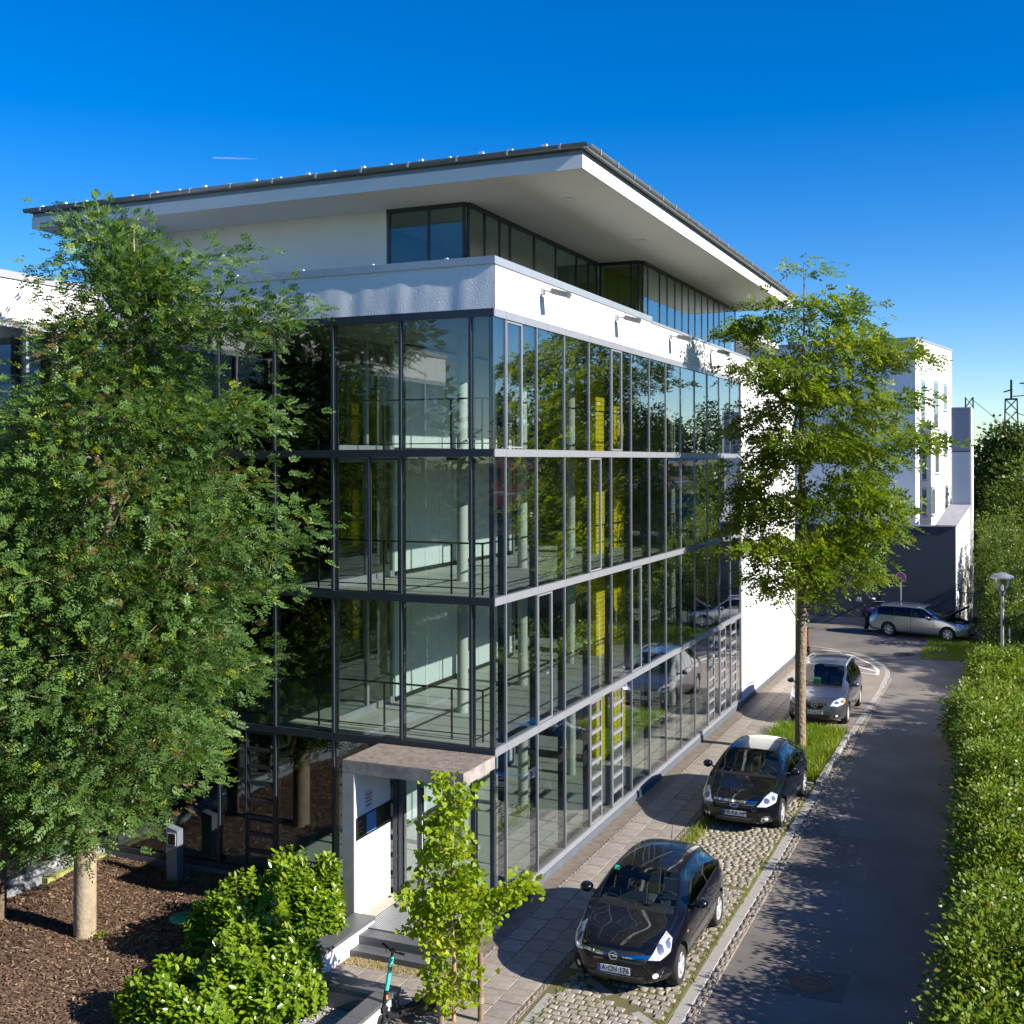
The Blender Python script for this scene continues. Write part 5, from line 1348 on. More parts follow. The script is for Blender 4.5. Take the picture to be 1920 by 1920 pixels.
for i in range(60):
    x, y, z = 1.78 + rng.normal(0, .10), 16.7 + rng.normal(0, .25), .12 + rng.uniform(0, .14)
    fl.obox((x, y, z), (.022, 0, .004), (0, .022, .003), (0, 0, .003))
tag(ob('white_flowers', fl, M['petal']), 'small white flower heads at the corner of the grass pit', 'flowers')

# a broken leafy sprig on the road and seedlings in the mulch
gsp = np.random.default_rng(3)
def seedling(name, label, x, y, z, n, r_, h, m, cat):
    P = np.stack([x + gsp.normal(0, r_, n), y + gsp.normal(0, r_, n), z + gsp.uniform(0.01, h, n)], -1)
    D = unit(gsp.normal(0, 1, (n, 3)) + np.array([0, 0, .3])); N = unit(np.array([.3, -.3, 1]) + gsp.normal(0, .3, (n, 3)))
    V, Q = pine_leaves(P, D, N, gsp.uniform(.05, .09, n), gsp.uniform(.014, .022, n))
    t = tag(link(name, np_mesh(name, V, Q, tint=np.tile(gsp.random(n), 2)), m), label, cat)
seedling('leafy_sprig', 'small broken leafy sprig lying on the road beside the grass pit', 4.28, 14.2, .005, 40, .12, .09, M['leaf_ash'], 'sprig')
seedling('seedling', 'little green seedling in the mulch below the grey pedestal', -6.45, -.95, .05, 26, .06, .16, M['leaf_hedge'], 'seedling')
seedling('seedling', 'little green seedling at the foot of the pale trunk', -6.02, -3.30, .05, 18, .05, .10, M['leaf_hedge'], 'seedling')

# ------------------------------------------------------------------ cars
def pchip(xs, ys, x):
    xs = np.asarray(xs, float); ys = np.asarray(ys, float); h = np.diff(xs); d = np.diff(ys) / h; m = np.zeros_like(ys)
    for i in range(1, len(xs) - 1):
        if d[i - 1] * d[i] > 0:
            w1, w2 = 2 * h[i] + h[i - 1], h[i] + 2 * h[i - 1]; m[i] = (w1 + w2) / (w1 / d[i - 1] + w2 / d[i])
    m[0], m[-1] = d[0], d[-1]
    x = np.clip(x, xs[0], xs[-1]); i = np.clip(np.searchsorted(xs, x) - 1, 0, len(xs) - 2); t = (x - xs[i]) / h[i]
    return ys[i] * (2 * t ** 3 - 3 * t ** 2 + 1) + h[i] * m[i] * (t ** 3 - 2 * t ** 2 + t) + ys[i + 1] * (-2 * t ** 3 + 3 * t ** 2) + h[i] * m[i + 1] * (t ** 3 - t ** 2)

class Shell:
    """Parametric car body. s: metres from the nose, q: 0 (under) .. 10 (roof centre line)."""
    def __init__(s, tab, L, nose=.13, tail=.09):
        s.T = np.array(tab, float); s.L = L; s.nose = nose; s.tail = tail
    def prof(s, st):
        v = [pchip(s.T[:, 0], s.T[:, k], np.array([st]))[0] for k in range(1, 11)]
        zb, ws, wm, zm, wb, zbt, wr, zre, zt, bul = v
        gh = max(zre - zbt, 0)
        return np.array([(0, zb), (ws * .75, zb), (ws, zb + .07), (wm, zm), ((wm + wb) / 2 + .012, (zm + zbt) / 2 + .06), (wb, zbt),
                         ((wb + wr) / 2 + .02 + .10 * gh * .3, (zbt + zre) / 2), (wr, zre), (wr * .90, zre + (zt - zre) * .52), (wr * .5, zre + (zt - zre) * .90), (0, zt)])
    def pt(s, st, q, side=1):
        P = s.prof(st); i = int(min(max(math.floor(q), 0), 9)); t = q - i
        p0 = P[i - 1] if i > 0 else np.array([-P[1][0], P[1][1]]); p1, p2 = P[i], P[i + 1]; p3 = P[i + 2] if i < 9 else np.array([-P[9][0], P[9][1]])
        # cardinal spline, tension keeps the belt crease
        k = .34
        m1, m2 = k * (p2 - p0), k * (p3 - p1)
        r = p1 * (2 * t ** 3 - 3 * t ** 2 + 1) + m1 * (t ** 3 - 2 * t ** 2 + t) + p2 * (-2 * t ** 3 + 3 * t ** 2) + m2 * (t ** 3 - t ** 2)
        x, z = r; f = max(0, 1 - st / (s.L * .5)); b = max(0, (st - s.L * .5) / (s.L * .5))
        y = st - s.L / 2 + s.nose * min(f * 1.6, 1) * (abs(x) / .85) ** 2.2 - s.tail * min(b * 1.6, 1) * (abs(x) / .85) ** 2.2
        return Vector((side * x, y, z))

def car(name, label, loc, rz, sh, spec, cat='car', group='cars parked along the street'):
    root = thing(name, label, cat, loc, rz, group)
    L = sh.L
    sts = sorted(set([round(v, 3) for v in list(np.linspace(0, .5, 9)) + list(np.linspace(.5, L - .4, 46)) + list(np.linspace(L - .4, L, 8)) + spec['cuts']]))
    sub = 4
    qs = []
    for i in range(10): qs += [i + j / sub for j in range(sub)]
    qs += [10.0]
    for c in spec.get('qcuts', []): qs.append(c)
    qs = sorted(set(round(q, 3) for q in qs))
    nq = len(qs); V = []; idx = {}
    ring = [(q, 1) for q in qs] + [(q, -1) for q in reversed(qs[1:-1])]
    nr = len(ring)
    for st in sts:
        for q, sd_ in ring: V.append(sh.pt(st, q, sd_))
    F = []; MI = []
    mats_ = ['paint', 'windscreen', 'rear_window', 'side_window', 'pillar', 'under', 'bonnet', 'door', 'tailgate', 'arch']
    for i in range(len(sts) - 1):
        sm = (sts[i] + sts[i + 1]) / 2
        for k in range(nr):
            k2 = (k + 1) % nr
            qa, qb = ring[k][0], ring[k2][0]
            qm = (qa + qb) / 2
            F.append((i * nr + k, i * nr + k2, (i + 1) * nr + k2, (i + 1) * nr + k))
            MI.append(mats_.index(spec['region'](sm, qm)))
    for e, rev in ((0, False), (len(sts) - 1, True)):
        f = [e * nr + k for k in range(nr)]
        F.append(tuple(f if rev else reversed(f))); MI.append(0)
    me = bpy.data.meshes.new('shell'); me.from_pydata([tuple(v) for v in V], [], F); me.polygons.foreach_set('material_index', MI)
    bm = bmesh.new(); bm.from_mesh(me); bmesh.ops.recalc_face_normals(bm, faces=bm.faces); bm.to_mesh(me); bm.free()
    tree = BVHTree.FromPolygons([v.co.copy() for v in me.vertices], [tuple(p.vertices) for p in me.polygons])
    slots = [M[spec['paint']], M['car_glass'], M[spec.get('dark_glass', 'car_glass')], M[spec.get('dark_glass', 'car_glass')], M['black'], M['black'], M[spec['paint']], M[spec['paint']], M[spec['paint']], M['black']]
    for m in slots: me.materials.append(m)
    shell = bpy.data.objects.new('shell', me); COL.objects.link(shell)
    # wheel arches
    wr_ = spec['wheel_r']; hw = spec['hw']; cutters = []
    for st in spec['axles']:
        for sd_ in (1, -1):
            c = MB().lathe([(0, sd_ * (hw - .27)), (wr_ + .045, sd_ * (hw - .27)), (wr_ + .045, sd_ * (hw + .2)), (0, sd_ * (hw + .2))][::sd_], (0, st - L / 2, wr_ + .01), 36, 'x')
            cm = c.mesh('cut'); 
            bm = bmesh.new(); bm.from_mesh(cm); bmesh.ops.remove_doubles(bm, verts=bm.verts, dist=1e-5); bmesh.ops.recalc_face_normals(bm, faces=bm.faces); bm.to_mesh(cm); bm.free()
            for q in range(10): cm.materials.append(slots[q])
            cm.polygons.foreach_set('material_index', [9] * len(cm.polygons))
            co = bpy.data.objects.new('cut', cm); COL.objects.link(co); cutters.append(co)
            md = shell.modifiers.new('b', 'BOOLEAN'); md.operation = 'DIFFERENCE'; md.object = co; md.solver = 'EXACT'
    bpy.context.view_layer.update()
    dg = bpy.context.evaluated_depsgraph_get()
    res = bpy.data.meshes.new_from_object(shell.evaluated_get(dg))
    for c in cutters: bpy.data.objects.remove(c)
    bpy.data.objects.remove(shell)
    # split into parts by region
    vs = np.array([v.co for v in res.vertices]); polys = [(tuple(p.vertices), p.material_index) for p in res.polygons]
    def part(nm, sel, m, parent=root, smooth=38, xf=None):
        fs = [p for p, mi in polys if sel(p, mi)]
        if not fs: return None
        used = sorted(set(i for f in fs for i in f)); mp = {u: i for i, u in enumerate(used)}
        mb = MB(); mb.v = [tuple(vs[u]) for u in used]; mb.f = [tuple(mp[i] for i in f) for f in fs]
        return ob(nm, mb, m, parent, smooth)
    cx = lambda p: np.mean(vs[list(p)], axis=0)
    R_ = {n: i for i, n in enumerate(mats_)}
    part('body', lambda p, mi: mi in (R_['paint'],), slots[0])
    part('underbody', lambda p, mi: mi in (R_['under'], R_['arch']), M['black'])
    wsp = [0] + [(a[1] + b[0]) / 2 - .1 for a, b in zip(spec['win_splits'][:-1], spec['win_splits'][1:])] + [L]
    for sd_ in (1, -1):
        for a, b in zip(wsp[:-1], wsp[1:]): part('pillar_trim', lambda p, mi: mi == R_['pillar'] and cx(p)[0] * sd_ > 0 and a <= cx(p)[1] + L / 2 < b, M['black'])
    part('windscreen', lambda p, mi: mi == R_['windscreen'], slots[1])
    part('rear_window', lambda p, mi: mi == R_['rear_window'], slots[2])
    bonnet = part('bonnet', lambda p, mi: mi == R_['bonnet'], slots[0])
    part('tailgate', lambda p, mi: mi == R_['tailgate'], slots[0])
    wsplit = spec['win_splits']
    for sd_ in (1, -1):
        for a, b in wsplit:
            part('side_window', lambda p, mi: mi == R_['side_window'] and cx(p)[0] * sd_ > 0 and a <= cx(p)[1] + L / 2 < b, slots[3])
        for a, b in spec['doors']:
            part('door', lambda p, mi: mi == R_['door'] and cx(p)[0] * sd_ > 0 and a <= cx(p)[1] + L / 2 < b, slots[7])
    # ---- lines that follow the body
    def on(st, q, sd_, off=.003):
        p = sh.pt(st, q, sd_); a = sh.pt(min(st + .01, L), q, sd_) - sh.pt(max(st - .01, 0), q, sd_); b = sh.pt(st, min(q + .05, 10), sd_) - sh.pt(st, max(q - .05, 0), sd_)
        n = a.cross(b).normalized()
        if n.dot(Vector((p.x, p.y * .2, p.z - .6))) < 0: n = -n
        return p + n * off, n
    def line(pts, w, m, nm='panel_gap', th=.0):
        mb = MB(); P = [on(*a) for a in pts]
        for i in range(len(P) - 1):
            (a, na), (b, nb2) = P[i], P[i + 1]; d = (b - a)
            if d.length < 1e-4: continue
            t1 = d.cross(na).normalized() * w / 2; t2 = d.cross(nb2).normalized() * w / 2
            mb.add([a - t1, a + t1, b + t2, b - t2], [(0, 1, 2, 3)])
        return mb
    gap = MB()
    def addgap(pts, w=.008):
        mb = line(pts, w, None); gap.add(mb.v, mb.f)
    lin = lambda a, b, n=10: list(np.linspace(a, b, n))
    for sd_ in (1, -1):
        for a, b in spec['doors']:
            addgap([(a, q, sd_) for q in lin(2.05, 5.0)]); addgap([(b, q, sd_) for q in lin(2.05, 5.0)])
            addgap([(s_, 2.05, sd_) for s_ in lin(a, b)])
        h0, h1, hq = spec['bonnet']
        addgap([(s_, hq, sd_) for s_ in lin(h0, h1, 14)])
        addgap([(h0, q, sd_) for q in lin(hq, 10, 12)])
    ob('panel_gap', gap, M['ink'], root)
    trim = MB()
    for sd_ in (1, -1):
        mb = line([(s_, 5.02, sd_, .006) for s_ in lin(wsplit[0][0] - .1, wsplit[-1][1], 20)], .022, None); trim.add(mb.v, mb.f)
    ob('belt_trim', trim, M['chrome'] if spec.get('chrome_belt') else M['black'], root)
    # ---- patches projected on the body
    def patch(nm, outline, direction, m, off=.004, parent=root, sidem=1, res_=.03, org=None):
        """outline: 2D polygon in the plane perpendicular to `direction` (u right, v up)."""
        d = Vector(direction).normalized(); up = Vector((0, 0, 1)); u = d.cross(up).normalized(); v = u.cross(d)
        ox = Vector(org) if org else Vector((0, -L / 2, 0))
        bm = bmesh.new(); vv = [bm.verts.new((p[0], p[1], 0)) for p in outline]; bm.faces.new(vv)
        n = max(1, int(max(max(p[0] for p in outline) - min(p[0] for p in outline), .1) / res_))
        for k in range(1, n):
            x = min(p[0] for p in outline) + k * (max(p[0] for p in outline) - min(p[0] for p in outline)) / n
            bmesh.ops.bisect_plane(bm, geom=bm.verts[:] + bm.edges[:] + bm.faces[:], plane_co=(x, 0, 0), plane_no=(1, 0, 0))
        hmin, hmax = min(p[1] for p in outline), max(p[1] for p in outline); n2 = max(1, int((hmax - hmin) / res_))
        for k in range(1, n2):
            y = hmin + k * (hmax - hmin) / n2
            bmesh.ops.bisect_plane(bm, geom=bm.verts[:] + bm.edges[:] + bm.faces[:], plane_co=(0, y, 0), plane_no=(0, 1, 0))
        bad = []
        for w in bm.verts:
            o_ = ox + u * w.co.x + v * w.co.y - d * 6
            h, nrm, ix, ds = tree.ray_cast(o_, d)
            if h is None: bad.append(w); continue
            w.co = h - d * off
        if bad: bmesh.ops.delete(bm, geom=bad, context='VERTS')
        bmesh.ops.recalc_face_normals(bm, faces=bm.faces)
        mb = MB(); bm.verts.index_update(); mb.v = [tuple(w.co * 1) for w in bm.verts]; mb.f = [tuple(q.index for q in f.verts) for f in bm.faces]; bm.free()
        if not mb.f: return None
        # face outward against the ray
        mo = ob(nm, mb, m, parent, 50)
        avg = sum((p.normal for p in mo.data.polygons), Vector((0, 0, 0)))
        if avg.dot(d) > 0: mo.data.flip_normals()
        return mo
    # ---- wheels
    for st in spec['axles']:
        for sd_ in (1, -1):
            x = sd_ * (hw - .03); c = (0, 0, 0)
            prof = [(wr_ * .64, .0), (wr_ * .72, .012), (wr_ * .93, .008), (wr_, -.03), (wr_, -.17), (wr_ * .9, -.2), (wr_ * .6, -.2)]
            w = ob('wheel', MB().lathe([(r_, sd_ * h) for r_, h in prof], c, 36, 'x'), M['tyre'], root, 40)
            w.location = (x, st - L / 2, wr_)
            rb = MB().lathe([(wr_ * .66, -.008 * sd_), (wr_ * .61, .004 * sd_), (wr_ * .57, -.03 * sd_), (wr_ * .55, -.14 * sd_), (0.02, -.14 * sd_)], c, 30, 'x')
            ob('rim', rb, M['rim'], w, 40)
            sp = MB(); ns = spec.get('spokes', 5)
            for k in range(ns):
                a = 2 * math.pi * (k + .25) / ns
                for da in ((-.16, .16) if ns <= 7 else (0,)):
                    a1 = a + da * .5; a2 = a + da
                    p0 = Vector((-.02 * sd_, math.cos(a1) * wr_ * .12, math.sin(a1) * wr_ * .12)); p1 = Vector((-.012 * sd_, math.cos(a2) * wr_ * .60, math.sin(a2) * wr_ * .60))
                    sp.bar(p0, p1, wr_ * (.085 if ns <= 7 else .12), .025)
            sp.lathe([(.0, .0), (wr_ * .13, -.004 * sd_), (wr_ * .17, -.03 * sd_)], c, 14, 'x')
            ob('spokes', sp, M['rim'], w, 40)
            ob('hub_disc', MB().lathe([(.0, -.1 * sd_), (wr_ * .5, -.1 * sd_)], c, 20, 'x'), M['mast'], w)
    # ---- cabin
    cb = spec['cabin']; belt = cb['z']
    ob('cabin_floor', MB().box((-hw * .86, cb['y0'] - L / 2, .32), (hw * .86, cb['y1'] - L / 2, .36)).box((-hw * .86, cb['y0'] - L / 2, .36), (-hw * .83, cb['y1'] - L / 2, belt - .08)).box((hw * .83, cb['y0'] - L / 2, .36), (hw * .86, cb['y1'] - L / 2, belt - .08)), M['dash'], root)
    dm = MB(); y0 = cb['y0'] - L / 2
    dm.add([(-hw * .8, y0, belt - .10), (hw * .8, y0, belt - .10), (hw * .8, y0 + .55, belt - .06), (-hw * .8, y0 + .55, belt - .06), (-hw * .8, y0 + .62, .45), (hw * .8, y0 + .62, .45)], [(0, 1, 2, 3), (3, 2, 5, 4)])
    ob('dashboard', dm, M['dash'], root)
    sw = MB(); cc = Vector((.36, y0 + .80, belt - .06)); nx_ = Vector((0, .85, .5)).normalized(); a1 = Vector((1, 0, 0)); a2 = nx_.cross(a1)
    sw.tube([tuple(cc + (a1 * math.cos(t) + a2 * math.sin(t)) * .185) for t in np.linspace(0, 2 * math.pi, 20)], .016, 6).bar(cc - a1 * .17, cc + a1 * .17, .03).bar(cc, cc - Vector((0, .25, .08)), .06)
    ob('steering_wheel', sw, M['dash'], root, 50)
    seat = MB().box((-.24, -.25, .42), (.24, .25, .56), .04).obox((0, .30, .82), Vector((.23, 0, 0)), Vector((0, .07, .02)), Vector((0, .09, .30))).obox((0, .42, 1.20), Vector((.13, 0, 0)), Vector((0, .05, .0)), Vector((0, .02, .09)))
    sm_ = seat.mesh('seat', 50); sm_.materials.append(M['seat'])
    for q, (sx, sy) in enumerate(((.37, cb['s1']), (-.37, cb['s1']), (.37, cb['s2']), (-.37, cb['s2']))):
        o = bpy.data.objects.new('seat', sm_); COL.objects.link(o); o.parent = root; o.location = (sx, sy - L / 2, cb.get('dz', 0))
    # ---- mirrors
    ms, mq = spec['mirror']
    for sd_ in (1, -1):
        p = sh.pt(ms, 5.0, sd_); mb = MB()
        a = MB().box((-.11, -.06, -.075), (.11, .075, .075), .03)
        prf = [(0, -.10), (.05, -.085), (.085, -.03), (.09, .03), (.08, .075), (0, .078)]
        mo = ob('mirror', MB().lathe(prf, (0, 0, 0), 20, 'y').bar((-sd_ * .08, .02, -.05), (-sd_ * .19, .02, -.08), .05), slots[0], root, 45)
        mo.location = (p.x + sd_ * .16, p.y + .02, p.z + .07); mo.scale = (1.25, 1.0, .95)
        g_ = ob('mirror_glass', MB().lathe([(0, .0785), (.07, .0785)], (0, 0, 0), 18, 'y'), M['chrome'], mo)
    # wipers
    wm = MB()
    for a, b in spec['wipers']:
        P = [on(s_, q, sd_, .02)[0] for s_, q, sd_ in a]; wm.tube([tuple(p) for p in P], .009, 5)
    ob('wiper', wm, M['black'], root)
    return dict(root=root, patch=patch, on=on, line=line, sh=sh, bonnet=bonnet, tree=tree, L=L, lin=lin)

def plate_on(C, body, z, y=None, kind='front'):
    """Number plate: white sheet, blue band and flat print."""
    root = C['root']; L = C['L']
    h, n, i, d = C['tree'].ray_cast(Vector((0, -6, z)), Vector((0, 1, 0)))
    y = h.y - .022
    p = ob('number_plate', MB().box((-.26, y - .006, z - .055), (.26, y, z + .055)), M['plate'], root)
    ob('plate_band', MB().box((-.258, y - .0085, z - .053), (-.215, y - .0065, z + .053)), M['plate_blue'], p)
    tm = text_mesh(body, .115, .0012); o = link('lettering', tm, M['ink'], p); o.location = (.024, y - .0075, z); o.rotation_euler = (R(90), 0, 0); o.scale = (.92, 1, 1)

def ellipse(cx_, cz, rx, rz, n=18): return [(cx_ + rx * math.cos(2 * math.pi * k / n), cz + rz * math.sin(2 * math.pi * k / n)) for k in range(n)]
FRONT = (0, 1, 0)   # ray direction for things on the nose; u = +x, v = +z
# columns: s, zb, w_sill, w_mid, z_mid, w_belt, z_belt, w_roof, z_roofedge, z_top, spare
def table(L, hw, H, cowl, head, rhead, tail, zh, zc, b0, b1, roofw, zrf, zrr, rear_w=.92, nose_z=.50, deckz=.95):
    T = []
    def row(s, zb, ws, wm, zm, wb, zbt, wr, zre, zt): T.append([s, zb, ws * hw, wm * hw, zm, wb * hw, zbt, wr * hw, zre, zt, 0])
    n = nose_z
    row(0.00, n - .16, .48, .55, n, .50, n + .10, .38, n + .13, n + .15)
    row(0.07, n - .26, .68, .74, n, .66, n + .17, .52, n + .20, n + .22)
    row(0.20, .22, .82, .88, n + .01, .78, zh - .09, .66, zh - .045, zh - .01)
    row(0.45, .20, .92, .965, n + .03, .86, zh + .00, .76, zh + .035, zh + .075)
    row(0.80, .20, .945, .995, n + .05, .92, zh + .07, .81, zh + .105, zh + .14)
    row(cowl, .20, .95, 1.0, n + .05, .945, b0, .815, zc - .035, zc)
    f = (zc + (zrf - zc) * .33)
    row(cowl + (head - cowl) * .33, .20, .95, 1.0, n + .05, .95, b0 + .01, .80, f - .05, f + .01)
    f = (zc + (zrf - zc) * .68)
    row(cowl + (head - cowl) * .68, .20, .95, 1.0, n + .05, .955, b0 + .02, roofw + .07, f - .06, f + .0)
    row(head, .20, .95, 1.0, n + .05, .96, b0 + .03, roofw + .015, zrf - .085, zrf)
    m = (head + rhead) / 2
    row(m, .20, .95, 1.0, n + .06, .962, (b0 + b1) / 2 + .02, roofw, H - .085, H)
    row(rhead, .21, .945, .995, n + .08, .94, b1, roofw - .03, zrr - .085, zrr)
    f = zrr + (deckz - zrr) * .55
    row(rhead + (tail - rhead) * .5, .23, .93, .985, n + .10, .91, b1 + .005, roofw + .01, f - .05, f)
    row(tail, .26, .90, .96, n + .10, .86, deckz - .04, roofw + .06, deckz - .02, deckz)
    row(L - .05, .32, .80, .90, n + .08, .78, deckz - .12, .62, deckz - .07, deckz - .05)
    row(L, .42, .62, .74, n + .06, .62, deckz - .22, .45, deckz - .18, deckz - .16)
    return T

def std_region(sp):
    def reg(s, q):
        if q < 1.0: return 'under'
        if sp['cowl'] + .02 < s < sp['head'] and q > 8.0: return 'windscreen'
        if sp['cowl'] - .07 < s <= sp['cowl'] + .02 and q > 8.0: return 'pillar'
        if sp['rhead'] < s < sp['rwin'] and q > 8.0: return 'rear_window'
        if 5.0 < q < 7.0:
            for a, b in sp['wins']:
                if a < s < b: return 'side_window'
            if sp['wins'][0][0] < s < sp['wins'][-1][1]: return 'pillar'
        if sp['bon0'] < s <= sp['cowl'] - .07 and q > 7.0: return 'bonnet'
        if s > sp['rwin'] and q > 7.0: return 'tailgate'
        for a, b in sp['doors']:
            if a < s < b and 2.0 < q < 5.0: return 'door'
        return 'paint'
    return reg
def build_car(name, label, loc, rz, geo, sp, paint, plate, **kw):
    sh = Shell(table(**geo), geo['L'], kw.get('nose', .16), .10)
    cuts = [sp['cowl'] - .07, sp['cowl'] + .02, sp['head'], sp['rhead'], sp['rwin'], sp['bon0']] + [v for w in sp['wins'] for v in w] + [v for w in sp['doors'] for v in w]
    spec = dict(cuts=cuts, region=std_region(sp), paint=paint, wheel_r=sp['wr'], hw=geo['hw'], axles=sp['axles'], win_splits=sp['wins'], doors=sp['doors'],
                bonnet=(sp['bon0'], sp['cowl'] - .08, 7.0), mirror=(sp['mir'], 5), cabin=dict(y0=sp['cowl'] - .02, y1=sp['rwin'] - .1, z=geo['b0'], s1=sp['s1'], s2=sp['s2'], dz=sp.get('sdz', 0)),
                wipers=[[[(sp['cowl'] + .03 + .02 * k, 10 - .22 * k - .15, -1) for k in range(8)]], [[(sp['cowl'] + .03 + .02 * k, 10 - .22 * k, 1) for k in range(8)]]] if False else [([(sp['cowl'] + .04 + .012 * k, 9.95 - .20 * k, -1) for k in range(8)], 0), ([(sp['cowl'] + .04 + .012 * k, 9.2 - .0 - .14 * k if k else 9.9, 1) for k in range(7)], 0)],
                spokes=sp.get('spokes', 5), dark_glass=sp.get('glass', 'car_glass'), chrome_belt=sp.get('chrome_belt'))
    C = car(name, label, loc, rz, sh, spec)
    if plate: plate_on(C, plate[0], plate[1])
    return C
def mirror2(pts): return [(-x, z) for x, z in reversed(pts)]
def umap(x, diag):
    k = math.cos(math.atan(diag)); return math.copysign(abs(x) * k + math.sin(math.atan(diag)) * (.04 + .42 * (abs(x) / .85) ** 3), x)
def headlight(C, pts, diag=.55, inner=True):
    """Lens patch over a bright reflector with lamp bowls, one on each side."""
    for sd_ in (1, -1):
        P = pts if sd_ > 0 else mirror2(pts)
        d = (-sd_ * diag, 1, -.12)
        P2 = [(umap(x, diag), z) for x, z in P]
        hl = C['patch']('headlight', P2, d, M['lamp_in'], .004)
        if hl is None: continue
        mx = sum(p[0] for p in P2) / len(P2); mz = sum(p[1] for p in P2) / len(P2)
        w = max(p[0] for p in P2) - min(p[0] for p in P2); h_ = max(p[1] for p in P2) - min(p[1] for p in P2)
        C['patch']('lamp_bowl', ellipse(mx - sd_ * w * .12, mz - h_ * .05, w * .13, h_ * .22, 14), d, M['lamp_bowl'], .008, hl)
        C['patch']('lamp_bowl', ellipse(mx + sd_ * w * .20, mz + h_ * .10, w * .10, h_ * .18, 14), d, M['lamp_bowl'], .008, hl)
        C['patch']('lamp_lens', P2, d, M['lens'], .014, hl)

M['lamp_bowl'] = mat('lamp_bowl', (.42, .44, .47), .2, .8)
# -- nearest car: black three door hatchback with silver grille bar
g1 = dict(L=4.0, hw=.868, H=1.475, cowl=1.08, head=1.72, rhead=3.38, tail=3.82, zh=.80, zc=1.03, b0=.965, b1=1.08, roofw=.68, zrf=1.445, zrr=1.40, nose_z=.50, deckz=1.02)
s1 = dict(cowl=1.08, head=1.72, rhead=3.40, rwin=3.78, bon0=.26, wins=[(1.30, 2.52), (2.57, 3.30)], doors=[(1.18, 2.60)], axles=(.83, 3.34), wr=.305, mir=1.42, s1=1.95, s2=2.75, spokes=5)
C1 = build_car('black_hatchback', 'black three door hatchback with a silver grille bar nearest the camera', (2.87, .11, .048), 0, g1, s1, 'paint_black', ('A·CN 176', .43))
P = C1['patch']
headlight(C1, [(.50, .60), (.66, .575), (.80, .66), (.845, .82), (.80, .90), (.70, .82)])
P('grille', [(-.50, .585), (.50, .585), (.54, .66), (.40, .715), (-.40, .715), (-.54, .66)], FRONT, M['ink'], .004)
P('grille_bar', [(-.54, .645), (0, .615), (.54, .645), (.56, .685), (0, .662), (-.56, .685)], FRONT, M['chrome'], .016)
P('lower_intake', [(-.42, .27), (.42, .27), (.50, .37), (-.50, .37)], FRONT, M['ink'], .004)
for z in (.295, .32, .345): P('intake_bar', [(-.44, z), (.44, z), (.44, z + .008), (-.44, z + .008)], FRONT, M['lamp_grey'], .009)
for q in (1, -1):
    fo = [(.56, .30), (.70, .30), (.78, .45), (.76, .50), (.60, .40)]
    f = P('fog_surround', fo if q > 0 else mirror2(fo), (-q * .3, 1, 0), M['black'], .005)
    P('fog_lamp', ellipse(q * .64, .37, .05, .045), (-q * .3, 1, 0), M['lamp_in'], .010, f)
    fl2 = [(.70, .33), (.715, .33), (.79, .46), (.775, .50)]
    P('fog_trim', fl2 if q > 0 else mirror2(fl2), (-q * .3, 1, 0), M['chrome'], .010, f)
def emblem_ring(C, z, r_, kind):
    h, n, i, d = C['tree'].ray_cast(Vector((0, -6, z)), Vector((0, 1, 0))); y = h.y - .03
    mb = MB()
    if kind == 'ring':
        mb.tube([(r_ * math.cos(t), y, z + r_ * math.sin(t)) for t in np.linspace(0, 2 * math.pi, 26)], .011, 6)
        mb.add([(-r_ * 1.15, y - .01, z + .002), (.01, y - .01, z + .022), (-.008, y - .01, z + .004), (r_ * 1.15, y - .01, z - .002), (-.01, y - .01, z - .022), (.008, y - .01, z - .004)], [(0, 1, 2), (3, 4, 5), (1, 2, 5, 3) if False else (2, 1, 3, 5)])
    elif kind == 'oval':
        mb.tube([(r_ * 1.7 * math.cos(t), y, z + r_ * .72 * math.sin(t)) for t in np.linspace(0, 2 * math.pi, 26)], .008, 6)
    else:
        mb.tube([(r_ * 1.25 * math.cos(t), y, z + r_ * math.sin(t)) for t in np.linspace(0, 2 * math.pi, 26)], .010, 6)
        mb.tube([(-r_ * 1.1, y - .004, z + r_ * .25), (-r_ * .45, y - .012, z + .2 * r_), (0, y - .016, z - .35 * r_), (r_ * .45, y - .012, z + .2 * r_), (r_ * 1.1, y - .004, z + r_ * .25)], .009, 6)
    e = ob('emblem', mb, M['chrome'], C['root'], 50)
    if kind == 'oval': ob('emblem_field', MB().add([(r_ * 1.65 * math.cos(t), y + .002, z + r_ * .68 * math.sin(t)) for t in np.linspace(0, 2 * math.pi, 25)[:-1]], [tuple(range(24))]), M['plate_blue'], e)
    return e
emblem_ring(C1, .655, .062, 'ring')
for q in (1, -1):
    a, n_ = C1['on'](2.42, 4.55, q, .012)
    ob('door_handle', MB().box((a.x - .012, a.y - .10, a.z - .012), (a.x + .012, a.y + .10, a.z + .014), .005), M['paint_black'], C1['root'])
    P('tail_light', [(-.14, .86), (.02, .84), (.10, 1.08), (.0, 1.10)] if q > 0 else [(-.02, .84), (.14, .86), (.0, 1.10), (-.10, 1.08)], (-q, -.35, 0), M['red_lens'], .005, org=(0, 1.78, 0))
    P('side_indicator', [(-.03, .72), (.03, .72), (.03, .745), (-.03, .745)], (-q, 0, 0), M['amber'], .004, org=(0, -.85, 0))
ob('aerial', MB().tube([(0, 1.25, 1.46), (0.0, 1.33, 1.72)], [.008, .003], 6), M['black'], C1['root'])
tk = ob('screen_sticker', MB().obox(C1['on'](1.66, 8.3, -1, -.004)[0], Vector((.04, 0, .0)), Vector((0, .03, .025)), Vector((0, .001, -.001))), mat('sticker_green', (.02, .45, .3), .6), C1['root'])
